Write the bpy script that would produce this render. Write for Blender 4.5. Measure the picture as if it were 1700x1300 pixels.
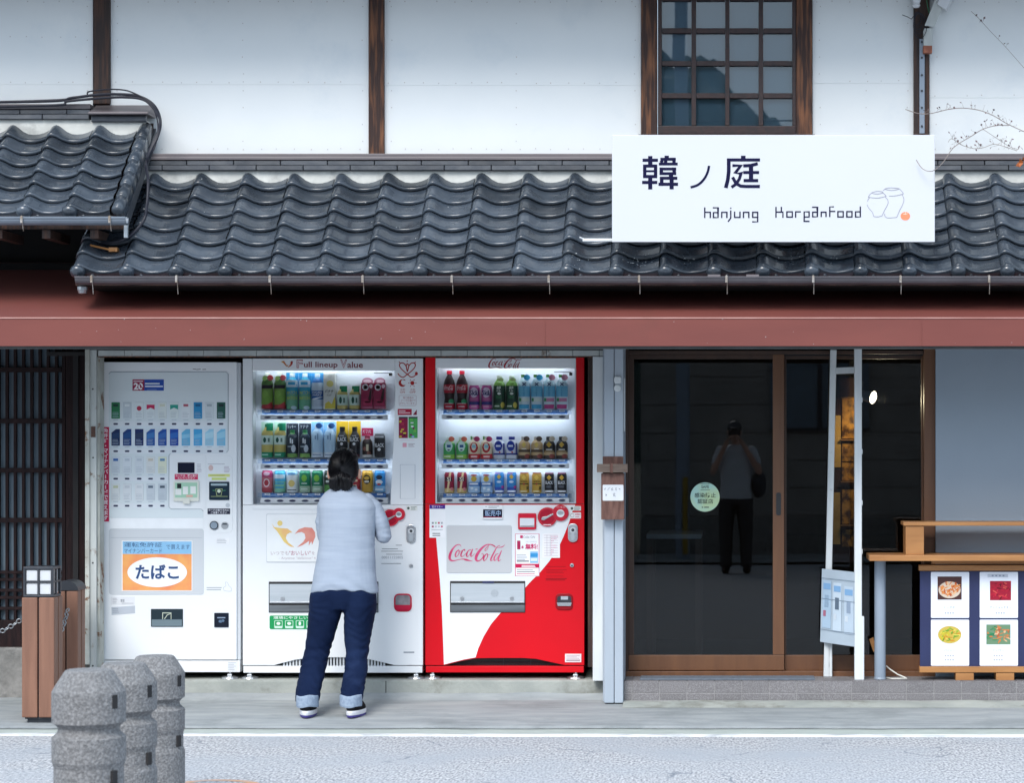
import bpy, bmesh, math, random
from mathutils import Vector, Matrix, noise

random.seed(7)
sc = bpy.context.scene
for o in list(bpy.data.objects):
    bpy.data.objects.remove(o, do_unlink=True)
COL = sc.collection

# ------------------------------------------------------------------ camera, sky, sun, exposure
F = 4018.0            # focal length in photograph pixels (1700 wide)
PX0, PY0 = 1212.0, 735.0   # where the optical axis meets the photograph
CH = 1.55             # eye height in metres
camd = bpy.data.cameras.new('camera')
cam = bpy.data.objects.new('camera', camd)
COL.objects.link(cam)
cam.location = (0, 0, CH)
cam.rotation_euler = (math.radians(90), 0, 0)
camd.sensor_width = 36
camd.sensor_fit = 'HORIZONTAL'
camd.lens = F / 1700 * 36
camd.shift_x = -(PX0 - 850) / 1700
camd.shift_y = (PY0 - 650) / 1700
camd.clip_start = 0.1
camd.clip_end = 2000
camd.dof.use_dof = True
camd.dof.focus_distance = 13.7
camd.dof.aperture_fstop = 6.3
sc.camera = cam

SUN_EL, SUN_AZ = 45.0, 197.0      # azimuth measured from +Y clockwise: behind the photographer, a little left
w = bpy.data.worlds.new('World')
sc.world = w
w.use_nodes = True
nt = w.node_tree
for n in list(nt.nodes):
    nt.nodes.remove(n)
sky = nt.nodes.new('ShaderNodeTexSky')
sky.sky_type = 'NISHITA'
sky.sun_disc = False
sky.sun_elevation = math.radians(SUN_EL)
sky.sun_rotation = math.radians(SUN_AZ)
sky.air_density = 1.0
sky.dust_density = 3.0
sky.ozone_density = 1.0
# thin overcast: the clear sky veiled by an even layer of cloud
veil = nt.nodes.new('ShaderNodeMix')
veil.data_type = 'RGBA'
veil.inputs['Factor'].default_value = 0.68
veil.inputs['B'].default_value = (7.1, 8.9, 10.9, 1)
nt.links.new(sky.outputs[0], veil.inputs['A'])
bg = nt.nodes.new('ShaderNodeBackground')
bg.inputs['Strength'].default_value = 0.10
nt.links.new(veil.outputs['Result'], bg.inputs['Color'])
wo = nt.nodes.new('ShaderNodeOutputWorld')
nt.links.new(bg.outputs[0], wo.inputs['Surface'])

sund = bpy.data.lights.new('sun', 'SUN')
sund.energy = 1.5
sund.angle = math.radians(28)
sund.color = (1.0, 0.97, 0.93)
sun = bpy.data.objects.new('sun', sund)
COL.objects.link(sun)
az, el = math.radians(SUN_AZ), math.radians(SUN_EL)
sdir = Vector((math.sin(az) * math.cos(el), math.cos(az) * math.cos(el), math.sin(el)))
sun.rotation_euler = sdir.to_track_quat('Z', 'Y').to_euler()
sun.location = (-6, -12, 20)

sc.view_settings.view_transform = 'Standard'
sc.view_settings.look = 'None'
sc.view_settings.gamma = 1
sc.view_settings.use_curve_mapping = False
sc.view_settings.exposure = 1.0
sc.render.engine = 'CYCLES'
sc.cycles.use_denoising = True
sc.cycles.max_bounces = 8
sc.cycles.transparent_max_bounces = 12
sc.cycles.caustics_reflective = False
sc.cycles.caustics_refractive = False

# ------------------------------------------------------------------ helpers
def X(px, d): return (px - PX0) * d / F
def Z(py, d): return CH - (py - PY0) * d / F
def P(px, py, d): return Vector((X(px, d), d, Z(py, d)))

WM = {}      # world matrix of every object made here
def _link(o, parent, wm):
    COL.objects.link(o)
    WM[o.name] = wm
    if parent is not None:
        o.parent = parent
        o.matrix_parent_inverse = WM[parent.name].inverted()
    o.matrix_basis = wm
    return o

def tag(o, label=None, cat=None, group=None, kind=None):
    if label: o['label'] = label
    if cat: o['category'] = cat
    if group: o['group'] = group
    if kind: o['kind'] = kind
    return o

def empty(name, loc, label=None, cat=None, group=None, kind=None, parent=None):
    o = bpy.data.objects.new(name, None)
    o.empty_display_size = 0.1
    _link(o, parent, Matrix.Translation(Vector(loc)))
    return tag(o, label, cat, group, kind)

def mk(name, verts, faces, mat, parent=None, fm=None, smooth=False, flip=True):
    """one mesh object; verts in world coordinates, origin moved to the base of its box"""
    vs = [Vector(v) for v in verts]
    lo = [min(v[i] for v in vs) for i in range(3)]
    hi = [max(v[i] for v in vs) for i in range(3)]
    org = Vector(((lo[0] + hi[0]) / 2, (lo[1] + hi[1]) / 2, lo[2]))
    me = bpy.data.meshes.new(name)
    me.from_pydata([v - org for v in vs], [], faces)
    mats = mat if isinstance(mat, (list, tuple)) else [mat]
    for m in mats:
        me.materials.append(m)
    if fm:
        me.polygons.foreach_set('material_index', fm)
    if smooth:
        me.polygons.foreach_set('use_smooth', [True] * len(me.polygons))
    if flip:
        bm = bmesh.new(); bm.from_mesh(me)
        bmesh.ops.recalc_face_normals(bm, faces=bm.faces)
        bm.to_mesh(me); bm.free()
    me.update()
    o = bpy.data.objects.new(name, me)
    return _link(o, parent, Matrix.Translation(org))

def from_bm(name, bm, mat, parent=None, smooth=False):
    verts = [v.co.copy() for v in bm.verts]
    bm.verts.index_update()
    faces = [[v.index for v in f.verts] for f in bm.faces]
    fm = [f.material_index for f in bm.faces]
    bm.free()
    return mk(name, verts, faces, mat, parent, fm, smooth, flip=False)

def inst(src, parent, wm, name=None):
    o = src.copy()
    if name: o.name = name
    return _link(o, parent, wm)

def bmbox(bm, x0, x1, y0, y1, z0, z1, bev=0.0, mi=0, seg=2):
    r = bmesh.ops.create_cube(bm, size=1.0)
    for v in r['verts']:
        v.co = Vector(((x0 + x1) / 2 + v.co.x * abs(x1 - x0), (y0 + y1) / 2 + v.co.y * abs(y1 - y0), (z0 + z1) / 2 + v.co.z * abs(z1 - z0)))
    fs = set(f for v in r['verts'] for f in v.link_faces)
    for f in fs: f.material_index = mi
    if bev > 0:
        es = list(set(e for v in r['verts'] for e in v.link_edges))
        bmesh.ops.bevel(bm, geom=es, offset=bev, segments=seg, profile=0.6, affect='EDGES')

def wbox(name, x0, x1, y0, y1, z0, z1, mat, parent=None, bev=0.0, seg=2):
    bm = bmesh.new()
    bmbox(bm, x0, x1, y0, y1, z0, z1, bev, 0, seg)
    return from_bm(name, bm, mat, parent)

def pbox(name, px0, py0, px1, py1, d0, d1, mat, parent=None, bev=0.0, seg=2):
    """box whose front face is the given rectangle of the photograph at depth d0; runs back to d1"""
    return wbox(name, X(px0, d0), X(px1, d0), d0, d1, Z(py1, d0), Z(py0, d0), mat, parent, bev, seg)

def rr(x0, y0, x1, y1, r, n=4):
    pts = []
    for cx, cy, a0 in ((x1 - r, y0 + r, -90), (x1 - r, y1 - r, 0), (x0 + r, y1 - r, 90), (x0 + r, y0 + r, 180)):
        for k in range(n + 1):
            a = math.radians(a0 + 90 * k / n)
            pts.append((cx + r * math.cos(a), cy + r * math.sin(a)))
    return pts

def circ(cx, cy, r, n=20, ry=None, a0=0, a1=360):
    full = abs(a1 - a0) >= 360
    m = n if full else n + 1
    return [(cx + r * math.cos(math.radians(a0 + (a1 - a0) * k / n)), cy + (ry or r) * math.sin(math.radians(a0 + (a1 - a0) * k / n))) for k in range(m)]

def plate(name, pts, d, th, mat, parent=None, bev=0.0):
    """polygon of photograph pixels at depth d, given thickness behind it"""
    bm = bmesh.new()
    fr = [bm.verts.new(P(x, y, d)) for x, y in pts]
    f = bm.faces.new(fr)
    r = bmesh.ops.extrude_face_region(bm, geom=[f])
    nv = [v for v in r['geom'] if isinstance(v, bmesh.types.BMVert)]
    for v in nv: v.co.y += th
    bmesh.ops.recalc_face_normals(bm, faces=bm.faces)
    if bev > 0:
        es = [e for e in bm.edges if abs(e.verts[0].co.y - d) < 1e-6 and abs(e.verts[1].co.y - d) < 1e-6]
        bmesh.ops.bevel(bm, geom=es, offset=bev, segments=2, profile=0.6, affect='EDGES')
    return from_bm(name, bm, mat, parent)

def prect(name, x0, y0, x1, y1, d, mat, parent=None, th=0.0006):
    return plate(name, [(x0, y0), (x1, y0), (x1, y1), (x0, y1)], d, th, mat, parent)

def sheet(name, polys, d, mats, parent=None, fm=None, step=False):
    """flat print: several polygons (photograph pixels) on one plane, one mesh"""
    vs, fs = [], []
    for i, pl in enumerate(polys):
        b = len(vs)
        vs += [P(x, y, d - (3e-5 * (i % 24) if step else 0)) for x, y in pl]
        fs.append(list(range(b, b + len(pl))))
    o = mk(name, vs, fs, mats, parent, fm, flip=False)
    # make every face look at the street
    bm = bmesh.new(); bm.from_mesh(o.data)
    for f in bm.faces:
        f.normal_update()
        if f.normal.y > 0: f.normal_flip()
    bm.to_mesh(o.data); bm.free()
    return o

def catmull(pts, n=6, closed=False):
    out = []
    N = len(pts)
    g = (lambda i: pts[i % N]) if closed else (lambda i: pts[max(0, min(N - 1, i))])
    for i in range(N if closed else N - 1):
        p0, p1, p2, p3 = g(i - 1), g(i), g(i + 1), g(i + 2)
        for k in range(n):
            t = k / n
            out.append(tuple(0.5 * (2 * b + (c - a) * t + (2 * a - 5 * b + 4 * c - e) * t * t + (3 * b - a - 3 * c + e) * t ** 3) for a, b, c, e in zip(p0, p1, p2, p3)))
    out.append(tuple(pts[0]) if closed else tuple(pts[-1]))
    return out

def ribbon2d(pts):
    """(x,y,w) polyline -> list of quads"""
    L, R = [], []
    n = len(pts)
    for i in range(n):
        x, y, wd = pts[i]
        a = pts[max(0, i - 1)]; b = pts[min(n - 1, i + 1)]
        dx, dy = b[0] - a[0], b[1] - a[1]
        l = math.hypot(dx, dy) or 1
        nx, ny = -dy / l, dx / l
        if 0 < i < n - 1:   # mitre
            c = (pts[i][0] - a[0], pts[i][1] - a[1]); lc = math.hypot(*c) or 1
            cs = abs((-c[1] / lc) * nx + (c[0] / lc) * ny)
            k = 1 / max(cs, 0.6)
        else:
            k = 1
        L.append((x + nx * wd / 2 * k, y + ny * wd / 2 * k)); R.append((x - nx * wd / 2 * k, y - ny * wd / 2 * k))
    return [[L[i], L[i + 1], R[i + 1], R[i]] for i in range(n - 1)]

def ink(name, strokes, d, mat, parent=None, smooth=0, width=None):
    polys = []
    for s in strokes:
        s = [(p[0], p[1], p[2] if len(p) > 2 else width) for p in s]
        if smooth: s = catmull(s, smooth)
        polys += ribbon2d(s)
    return sheet(name, polys, d, mat, parent, step=True)

_tc = {}
def text_geo(s, bold=0.0, align='LEFT', spacing=1.0, line=1.0):
    key = (s, bold, align, spacing, line)
    if key in _tc: return _tc[key]
    cu = bpy.data.curves.new('t', 'FONT')
    cu.body = s
    cu.size = 1.0
    cu.align_x = align
    cu.offset = bold
    cu.space_character = spacing
    cu.space_line = line
    cu.resolution_u = 2
    cu.fill_mode = 'FRONT'
    o = bpy.data.objects.new('t', cu)
    COL.objects.link(o)
    dg = bpy.context.evaluated_depsgraph_get()
    me = bpy.data.meshes.new_from_object(o.evaluated_get(dg))
    vs = [(v.co.x, v.co.y) for v in me.vertices]
    fs = [list(p.vertices) for p in me.polygons]
    bpy.data.objects.remove(o); bpy.data.curves.remove(cu); bpy.data.meshes.remove(me)
    _tc[key] = (vs, fs)
    return _tc[key]

def text(name, s, x0, y0, x1, y1, d, mat, parent=None, bold=0.0, align='LEFT', spacing=1.0, line=1.0, keep=False, slant=0.0, bend=None):
    """lettering stretched to fill a rectangle of the photograph at depth d"""
    vs, fs = text_geo(s, bold, align, spacing, line)
    if not vs: return None
    ax0 = min(v[0] for v in vs); ax1 = max(v[0] for v in vs)
    ay0 = min(v[1] for v in vs); ay1 = max(v[1] for v in vs)
    out = []
    for vx, vy in vs:
        u = (vx - ax0) / ((ax1 - ax0) or 1); v = (vy - ay0) / ((ay1 - ay0) or 1)
        px = x0 + u * (x1 - x0) + slant * (v - .5) * (y1 - y0); py = y1 + v * (y0 - y1)
        q = P(px, py, d)
        if bend: q = bend(q)
        out.append(q)
    return mk(name, out, fs, mat, parent, flip=False)

def lathe_bm(bm, prof, cx, cy, n=16, mi=None, sx=1.0, sy=1.0):
    """profile [(r,z)] revolved about the vertical axis at cx, cy"""
    rings = []
    for r, z in prof:
        rings.append([bm.verts.new((cx + sx * r * math.cos(2 * math.pi * k / n), cy + sy * r * math.sin(2 * math.pi * k / n), z)) for k in range(n)])
    for i in range(len(prof) - 1):
        for k in range(n):
            f = bm.faces.new((rings[i][k], rings[i][(k + 1) % n], rings[i + 1][(k + 1) % n], rings[i + 1][k]))
            f.smooth = True
            if mi: f.material_index = mi[i]
    for ri, mm in ((0, 0), (-1, -1)):
        if prof[ri][0] > 1e-5:
            f = bm.faces.new(rings[ri] if ri else list(reversed(rings[ri])))
            if mi: f.material_index = mi[mm]
    return rings

def lathe(name, prof, cx, cy, mat, parent=None, n=16, mi=None, sx=1.0, sy=1.0):
    bm = bmesh.new()
    lathe_bm(bm, prof, cx, cy, n, mi, sx, sy)
    return from_bm(name, bm, mat, parent)

def tube_bm(bm, pts, rad, n=8, closed=False, cap=True):
    pts = [Vector(p) for p in pts]
    rads = rad if isinstance(rad, (list, tuple)) else [rad] * len(pts)
    N = len(pts)
    rings = []
    up = Vector((0, 0, 1))
    for i in range(N):
        a = pts[i - 1] if (i > 0 or closed) else pts[i]
        b = pts[(i + 1) % N] if (i < N - 1 or closed) else pts[i]
        t = (b - a).normalized()
        s = t.cross(up)
        if s.length < 0.05: s = t.cross(Vector((1, 0, 0)))
        s.normalize()
        q = s.cross(t).normalized()
        rings.append([bm.verts.new(pts[i] + rads[i] * (math.cos(2 * math.pi * k / n) * s + math.sin(2 * math.pi * k / n) * q)) for k in range(n)])
    for i in range(N if closed else N - 1):
        A, B = rings[i], rings[(i + 1) % N]
        for k in range(n):
            f = bm.faces.new((A[k], A[(k + 1) % n], B[(k + 1) % n], B[k])); f.smooth = True
    if not closed and cap:
        bm.faces.new(list(reversed(rings[0]))); bm.faces.new(rings[-1])
    return rings

def tube(name, pts, rad, mat, parent=None, n=8, closed=False):
    bm = bmesh.new()
    tube_bm(bm, pts, rad, n, closed)
    bmesh.ops.recalc_face_normals(bm, faces=bm.faces)
    return from_bm(name, bm, mat, parent)

# ------------------------------------------------------------------ materials
def lin(c):
    if isinstance(c, str):
        c = c.lstrip('#')
        c = [int(c[i:i + 2], 16) / 255 for i in (0, 2, 4)]
        c = [v / 12.92 if v <= 0.04045 else ((v + 0.055) / 1.055) ** 2.4 for v in c]
    return (c[0], c[1], c[2], 1)

def M(name, base, rough=0.5, metal=0.0, base2=None, vs=6.0, stretch=(1, 1, 1), lo=0.35, hi=0.65, bump=0.0, bs=60.0, bstretch=None, spec=0.5, coat=0.0, rnd=0.0, rvar=0.0, base3=None, s3=1.5, lo3=.55, hi3=.7, detail=6, obj=False, rand_hue=False):
    m = bpy.data.materials.new(name)
    m.use_nodes = True
    t = m.node_tree
    b = t.nodes['Principled BSDF']
    b.inputs['Roughness'].default_value = rough
    b.inputs['Metallic'].default_value = metal
    b.inputs['Specular IOR Level'].default_value = spec
    b.inputs['Coat Weight'].default_value = coat
    b.inputs['Coat Roughness'].default_value = 0.08
    b.inputs['Base Color'].default_value = lin(base)
    geo = t.nodes.new('ShaderNodeNewGeometry')
    src = geo.outputs['Position']
    def mapped(st):
        mp = t.nodes.new('ShaderNodeMapping'); mp.inputs['Scale'].default_value = st
        if rnd or obj:
            oi = t.nodes.new('ShaderNodeObjectInfo')
            ad = t.nodes.new('ShaderNodeVectorMath'); ad.operation = 'ADD'
            mu = t.nodes.new('ShaderNodeMath'); mu.operation = 'MULTIPLY'; mu.inputs[1].default_value = 37.0
            t.links.new(oi.outputs['Random'], mu.inputs[0])
            t.links.new(src, ad.inputs[0]); t.links.new(mu.outputs[0], ad.inputs[1])
            t.links.new(ad.outputs[0], mp.inputs['Vector'])
        else:
            t.links.new(src, mp.inputs['Vector'])
        return mp.outputs[0]
    colout = None
    def ramp(fac, l, h):
        mr = t.nodes.new('ShaderNodeMapRange'); mr.inputs['From Min'].default_value = l; mr.inputs['From Max'].default_value = h
        t.links.new(fac, mr.inputs['Value']); return mr.outputs[0]
    def mix(f, a, bcol):
        mx = t.nodes.new('ShaderNodeMix'); mx.data_type = 'RGBA'
        t.links.new(f, mx.inputs['Factor'])
        if isinstance(a, tuple): mx.inputs['A'].default_value = a
        else: t.links.new(a, mx.inputs['A'])
        mx.inputs['B'].default_value = bcol
        return mx.outputs['Result']
    if base2 is not None:
        nz = t.nodes.new('ShaderNodeTexNoise'); nz.inputs['Scale'].default_value = vs; nz.inputs['Detail'].default_value = detail
        t.links.new(mapped(stretch), nz.inputs['Vector'])
        f = ramp(nz.outputs['Fac'], lo, hi)
        colout = mix(f, lin(base), lin(base2))
        if rvar:
            mr = t.nodes.new('ShaderNodeMapRange'); mr.inputs['To Min'].default_value = rough - rvar; mr.inputs['To Max'].default_value = rough + rvar
            t.links.new(nz.outputs['Fac'], mr.inputs['Value']); t.links.new(mr.outputs[0], b.inputs['Roughness'])
    if base3 is not None:
        nz = t.nodes.new('ShaderNodeTexNoise'); nz.inputs['Scale'].default_value = s3; nz.inputs['Detail'].default_value = 8
        nz.inputs['Roughness'].default_value = 0.65
        t.links.new(mapped((1, 1, 1)), nz.inputs['Vector'])
        colout = mix(ramp(nz.outputs['Fac'], lo3, hi3), colout if colout is not None else lin(base), lin(base3))
    if rnd:
        oi = t.nodes.new('ShaderNodeObjectInfo')
        hs = t.nodes.new('ShaderNodeHueSaturation')
        mr = t.nodes.new('ShaderNodeMapRange'); mr.inputs['To Min'].default_value = 1 - rnd; mr.inputs['To Max'].default_value = 1 + rnd
        t.links.new(oi.outputs['Random'], mr.inputs['Value']); t.links.new(mr.outputs[0], hs.inputs['Value'])
        if colout is not None: t.links.new(colout, hs.inputs['Color'])
        else: hs.inputs['Color'].default_value = lin(base)
        colout = hs.outputs[0]
    if colout is not None:
        t.links.new(colout, b.inputs['Base Color'])
    if bump:
        nb = t.nodes.new('ShaderNodeTexNoise'); nb.inputs['Scale'].default_value = bs; nb.inputs['Detail'].default_value = 6
        t.links.new(mapped(bstretch or stretch), nb.inputs['Vector'])
        bp = t.nodes.new('ShaderNodeBump'); bp.inputs['Strength'].default_value = bump; bp.inputs['Distance'].default_value = 0.01
        t.links.new(nb.outputs['Fac'], bp.inputs['Height']); t.links.new(bp.outputs[0], b.inputs['Normal'])
    return m

_cc = {}
def C(hexcol, rough=0.4, coat=0.0):
    """plain printed or moulded colour with a trace of unevenness"""
    k = (hexcol, rough, coat)
    if k not in _cc:
        l = lin(hexcol)
        l2 = tuple(min(1, c * 0.93) for c in l[:3])
        _cc[k] = M('print_' + hexcol.strip('#'), l[:3], rough, base2=l2, vs=9, coat=coat * .5, spec=.25)
    return _cc[k]

def glass(name, tint=(1, 1, 1), ior=1.5, rough=0.0, extra=0.0):
    m = bpy.data.materials.new(name); m.use_nodes = True
    t = m.node_tree
    for n in list(t.nodes): t.nodes.remove(n)
    out = t.nodes.new('ShaderNodeOutputMaterial')
    tr = t.nodes.new('ShaderNodeBsdfTransparent'); tr.inputs[0].default_value = (*tint, 1)
    gl = t.nodes.new('ShaderNodeBsdfGlossy'); gl.inputs['Roughness'].default_value = rough
    fr = t.nodes.new('ShaderNodeFresnel'); fr.inputs['IOR'].default_value = ior
    ad = t.nodes.new('ShaderNodeMath'); ad.operation = 'ADD'; ad.inputs[1].default_value = extra; ad.use_clamp = True
    nz = t.nodes.new('ShaderNodeTexNoise'); nz.inputs['Scale'].default_value = 0.9
    geo = t.nodes.new('ShaderNodeNewGeometry'); t.links.new(geo.outputs['Position'], nz.inputs['Vector'])
    bp = t.nodes.new('ShaderNodeBump'); bp.inputs['Strength'].default_value = 0.02; bp.inputs['Distance'].default_value = 0.02
    t.links.new(nz.outputs['Fac'], bp.inputs['Height']); t.links.new(bp.outputs[0], gl.inputs['Normal'])
    mx = t.nodes.new('ShaderNodeMixShader')
    t.links.new(fr.outputs[0], ad.inputs[0]); t.links.new(ad.outputs[0], mx.inputs[0])
    t.links.new(tr.outputs[0], mx.inputs[1]); t.links.new(gl.outputs[0], mx.inputs[2])
    t.links.new(mx.outputs[0], out.inputs['Surface'])
    return m

MT = {}
MT['tile'] = M('glazed_roof_tile', (.029, .038, .051), .27, base2=(.050, .063, .081), vs=7, rnd=.42, bump=.2, bs=25, rvar=.1, base3=(.085, .09, .095), s3=7, lo3=.64, hi3=.78, coat=.5, spec=.4)
MT['noshi'] = M('ridge_tile', (.055, .062, .075), .5, base2=(.085, .09, .10), vs=12, rnd=.2, bump=.2, bs=40)
MT['plaster'] = M('roof_plaster', (.62, .62, .58), .85, base2=(.5, .5, .47), vs=9, bump=.3, bs=35, base3=(.36, .36, .34), s3=5)
MT['wall'] = M('white_painted_board', (.765, .785, .785), .6, base2=(.74, .765, .77), vs=3.2, bump=.05, bs=20, base3=(.67, .71, .735), s3=2.3, lo3=.56, hi3=.78)
MT['wood_dark'] = M('dark_weathered_timber', (.022, .011, .009), .65, base2=(.085, .034, .018), vs=7, stretch=(9, 9, .7), lo=.42, hi=.75, bump=.5, bs=14, bstretch=(9, 9, .6))
MT['wood_post'] = M('sun_bleached_timber', (.035, .014, .010), .7, base2=(.22, .085, .035), vs=6, stretch=(9, 9, .8), lo=.45, hi=.72, bump=.6, bs=14, bstretch=(9, 9, .6))
MT['wood_frame'] = M('stained_window_wood', (.016, .007, .008), .5, base2=(.035, .013, .012), vs=8, stretch=(4, 4, 4), bump=.2, bs=40)
MT['lattice'] = M('lattice_wood', (.007, .003, .004), .7, base2=(.020, .008, .008), vs=9, stretch=(6, 6, .8), bump=.3, bs=30, spec=.2)
MT['flashing'] = M('brown_grey_flashing', (.16, .14, .145), .45, base2=(.12, .105, .115), vs=4, stretch=(.4, 1, 8), metal=.2)
MT['gutter'] = M('gutter_pvc', (.085, .08, .09), .35, base2=(.06, .056, .064), vs=5, base3=(.14, .13, .13), s3=7, lo3=.6, hi3=.8)
MT['gutter_blue'] = M('gutter_slate', (.16, .19, .23), .35, base2=(.12, .145, .18), vs=5)
MT['rod'] = M('gutter_hanger_metal', (.38, .36, .34), .5, metal=.6, base2=(.22, .17, .13), vs=30)
MT['awning'] = M('brown_red_sheet_metal', (.180, .056, .046), .5, base2=(.160, .050, .042), vs=2.5, stretch=(.6, 1, 3), base3=(.135, .052, .041), s3=1.3, lo3=.55, hi3=.8, bump=.03, bs=8, spec=.22)
MT['soffit'] = M('dull_soffit', (.10, .10, .10), .8, base2=(.07, .07, .072), vs=6)
MT['dark'] = M('unlit_void', (.012, .012, .014), .9, base2=(.02, .018, .018), vs=5)
MT['frame_paint'] = M('chalky_painted_steel', (.50, .52, .50), .65, base2=(.40, .42, .41), vs=5, stretch=(2, 2, .5), base3=(.14, .075, .04), s3=9, lo3=.6, hi3=.68, bump=.2, bs=40)
MT['frame_rust'] = M('rusting_painted_steel', (.50, .52, .48), .7, base2=(.36, .36, .32), vs=7, base3=(.16, .075, .035), s3=10, lo3=.56, hi3=.62, bump=.4, bs=40)
MT['column'] = M('pale_blue_grey_downpipe', (.40, .45, .51), .45, base2=(.35, .40, .46), vs=3, stretch=(3, 3, .4), base3=(.30, .33, .36), s3=12, lo3=.66, hi3=.75)
MT['concrete'] = M('stained_concrete', (.37, .385, .355), .88, base2=(.28, .30, .28), vs=5, bump=.35, bs=45, base3=(.15, .145, .12), s3=3.4, lo3=.50, hi3=.70)
MT['apron'] = M('worn_concrete_apron', (.33, .35, .355), .88, base2=(.25, .27, .28), vs=9, stretch=(.35, 1.6, 1), bump=.5, bs=70, base3=(.19, .21, .215), s3=2.1, lo3=.5, hi3=.72)
MT['gutterstrip'] = M('pale_gutter_concrete', (.42, .46, .425), .88, base2=(.34, .375, .35), vs=14, stretch=(.5, 2, 1), bump=.35, bs=90)
MT['machine'] = M('white_machine_enamel', (.83, .85, .87), .32, base2=(.80, .825, .85), vs=2.0, coat=.25)
MT['machine_in'] = M('display_liner', (.74, .78, .83), .5, base2=(.70, .745, .80), vs=3)
MT['machine_grey'] = M('pale_grey_plastic', (.60, .63, .66), .4, base2=(.57, .60, .635), vs=3)
MT['red'] = M('red_machine_enamel', (.66, .002, .010), .35, base2=(.60, .002, .010), vs=2.0, coat=.08, spec=.25)
MT['chrome'] = M('brushed_steel', (.62, .64, .66), .28, metal=.9, base2=(.50, .52, .55), vs=5, stretch=(1, 1, 14))
MT['clearflap'] = M('silver_flap', (.52, .56, .60), .3, metal=.35, base2=(.45, .50, .54), vs=4, stretch=(.5, 1, 9))
MT['black'] = M('black_plastic', (.012, .012, .014), .45, base2=(.02, .02, .022), vs=10)
MT['navy_btn'] = M('navy_button', (.02, .025, .075), .3, base2=(.03, .035, .09), vs=20)
MT['sign'] = M('white_sign_panel', (.555, .565, .585), .42, base2=(.54, .553, .575), vs=1.2)
MT['navy_ink'] = M('navy_lettering', (.007, .007, .034), .8, base2=(.010, .010, .042), vs=14, spec=.1)
MT['doorwood'] = M('brown_door_frame', (.145, .062, .026), .45, base2=(.115, .048, .021), vs=4, stretch=(6, 6, .6), bump=.05, bs=30)
MT['doordark'] = M('dark_brown_jamb', (.055, .024, .013), .5, base2=(.04, .018, .011), vs=4, stretch=(6, 6, .6))
MT['counterwood'] = M('warm_counter_wood', (.42, .195, .065), .45, base2=(.33, .145, .047), vs=4, stretch=(.8, 7, 7), bump=.05, bs=20)
MT['navy'] = M('navy_board', (.012, .018, .075), .55, base2=(.016, .024, .09), vs=5)
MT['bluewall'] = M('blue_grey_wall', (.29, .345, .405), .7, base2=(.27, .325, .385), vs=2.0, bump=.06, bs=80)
MT['steptile'] = M('speckled_step_tile', (.15, .14, .145), .6, base2=(.25, .24, .245), vs=210, lo=.45, hi=.62, rnd=.09, bump=.15, bs=150)
MT['grout'] = M('tile_grout', (.30, .29, .29), .9, base2=(.24, .23, .23), vs=20)
MT['rubber'] = M('grey_rubber_mat', (.14, .165, .20), .8, base2=(.11, .13, .16), vs=30, bump=.4, bs=120)
MT['whitepaint'] = M('white_painted_wood', (.70, .73, .74), .5, base2=(.60, .635, .65), vs=4, stretch=(4, 4, .6), base3=(.42, .44, .45), s3=14, lo3=.64, hi3=.72)
MT['greyleg'] = M('grey_tube', (.26, .31, .38), .4, base2=(.23, .28, .345), vs=3)
MT['postwood'] = M('tan_bollard_board', (.235, .112, .070), .6, base2=(.18, .083, .052), vs=4, stretch=(7, 7, .6), bump=.12, bs=22, bstretch=(6, 6, .5))
MT['iron'] = M('dark_cast_metal', (.035, .04, .05), .45, base2=(.05, .055, .065), vs=10, metal=.4)
MT['galv'] = M('galvanised_steel', (.42, .44, .46), .38, metal=.8, base2=(.30, .32, .34), vs=18)
MT['milk'] = M('milky_lamp_glass', (.60, .61, .63), .3, base2=(.54, .56, .58), vs=8)
MT['granite'] = M('concrete_bollard_aggregate', (.135, .132, .132), .85, base2=(.245, .24, .24), vs=100, lo=.40, hi=.64, bump=.7, bs=130, base3=(.36, .36, .37), s3=120, lo3=.63, hi3=.72)
MT['foundation'] = M('rough_stone_foundation', (.17, .165, .155), .9, base2=(.26, .25, .235), vs=16, bump=.8, bs=25, base3=(.10, .10, .095), s3=9)
MT['frost'] = M('frosted_pane', (.16, .22, .27), .35, base2=(.11, .155, .20), vs=1.8, spec=.6)
MT['windowback'] = M('pale_paper_screen', (.42, .52, .59), .85, base2=(.38, .48, .55), vs=1.5)
MT['cable'] = M('black_cable_sheath', (.010, .011, .02), .5, base2=(.018, .02, .03), vs=30, spec=.3)
MT['twig'] = M('dry_twig', (.22, .18, .17), .8, base2=(.30, .25, .22), vs=30)
MT['leaf'] = M('dry_leaf', (.10, .06, .07), .7, base2=(.16, .10, .10), vs=40)
MT['orange_leaf'] = M('orange_withered_leaf', (.42, .12, .03), .7, base2=(.30, .08, .02), vs=40)
MT['skin'] = M('skin', (.58, .33, .24), .5, base2=(.52, .28, .20), vs=14, bump=.05, bs=120)
MT['hair'] = M('black_hair', (.003, .003, .004), .42, base2=(.006, .006, .008), vs=26, stretch=(3, 3, .5), bump=.5, bs=30, bstretch=(4, 1.2, .35), spec=.22)
MT['shirt'] = M('pale_grey_blue_jersey', (.325, .375, .455), .9, base2=(.30, .35, .43), vs=9, stretch=(.6, .6, 8), bump=.18, bs=160, bstretch=(1, 1, 2.5), spec=.15)
MT['denim'] = M('dark_indigo_denim', (.0035, .0095, .034), .9, base2=(.008, .018, .056), vs=5, lo=.35, hi=.75, bump=.3, bs=300, base3=(.016, .030, .08), s3=4, lo3=.58, hi3=.8, spec=.12)
MT['cuff'] = M('pale_denim_reverse', (.30, .37, .47), .9, base2=(.22, .28, .38), vs=60, bump=.4, bs=250)
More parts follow.
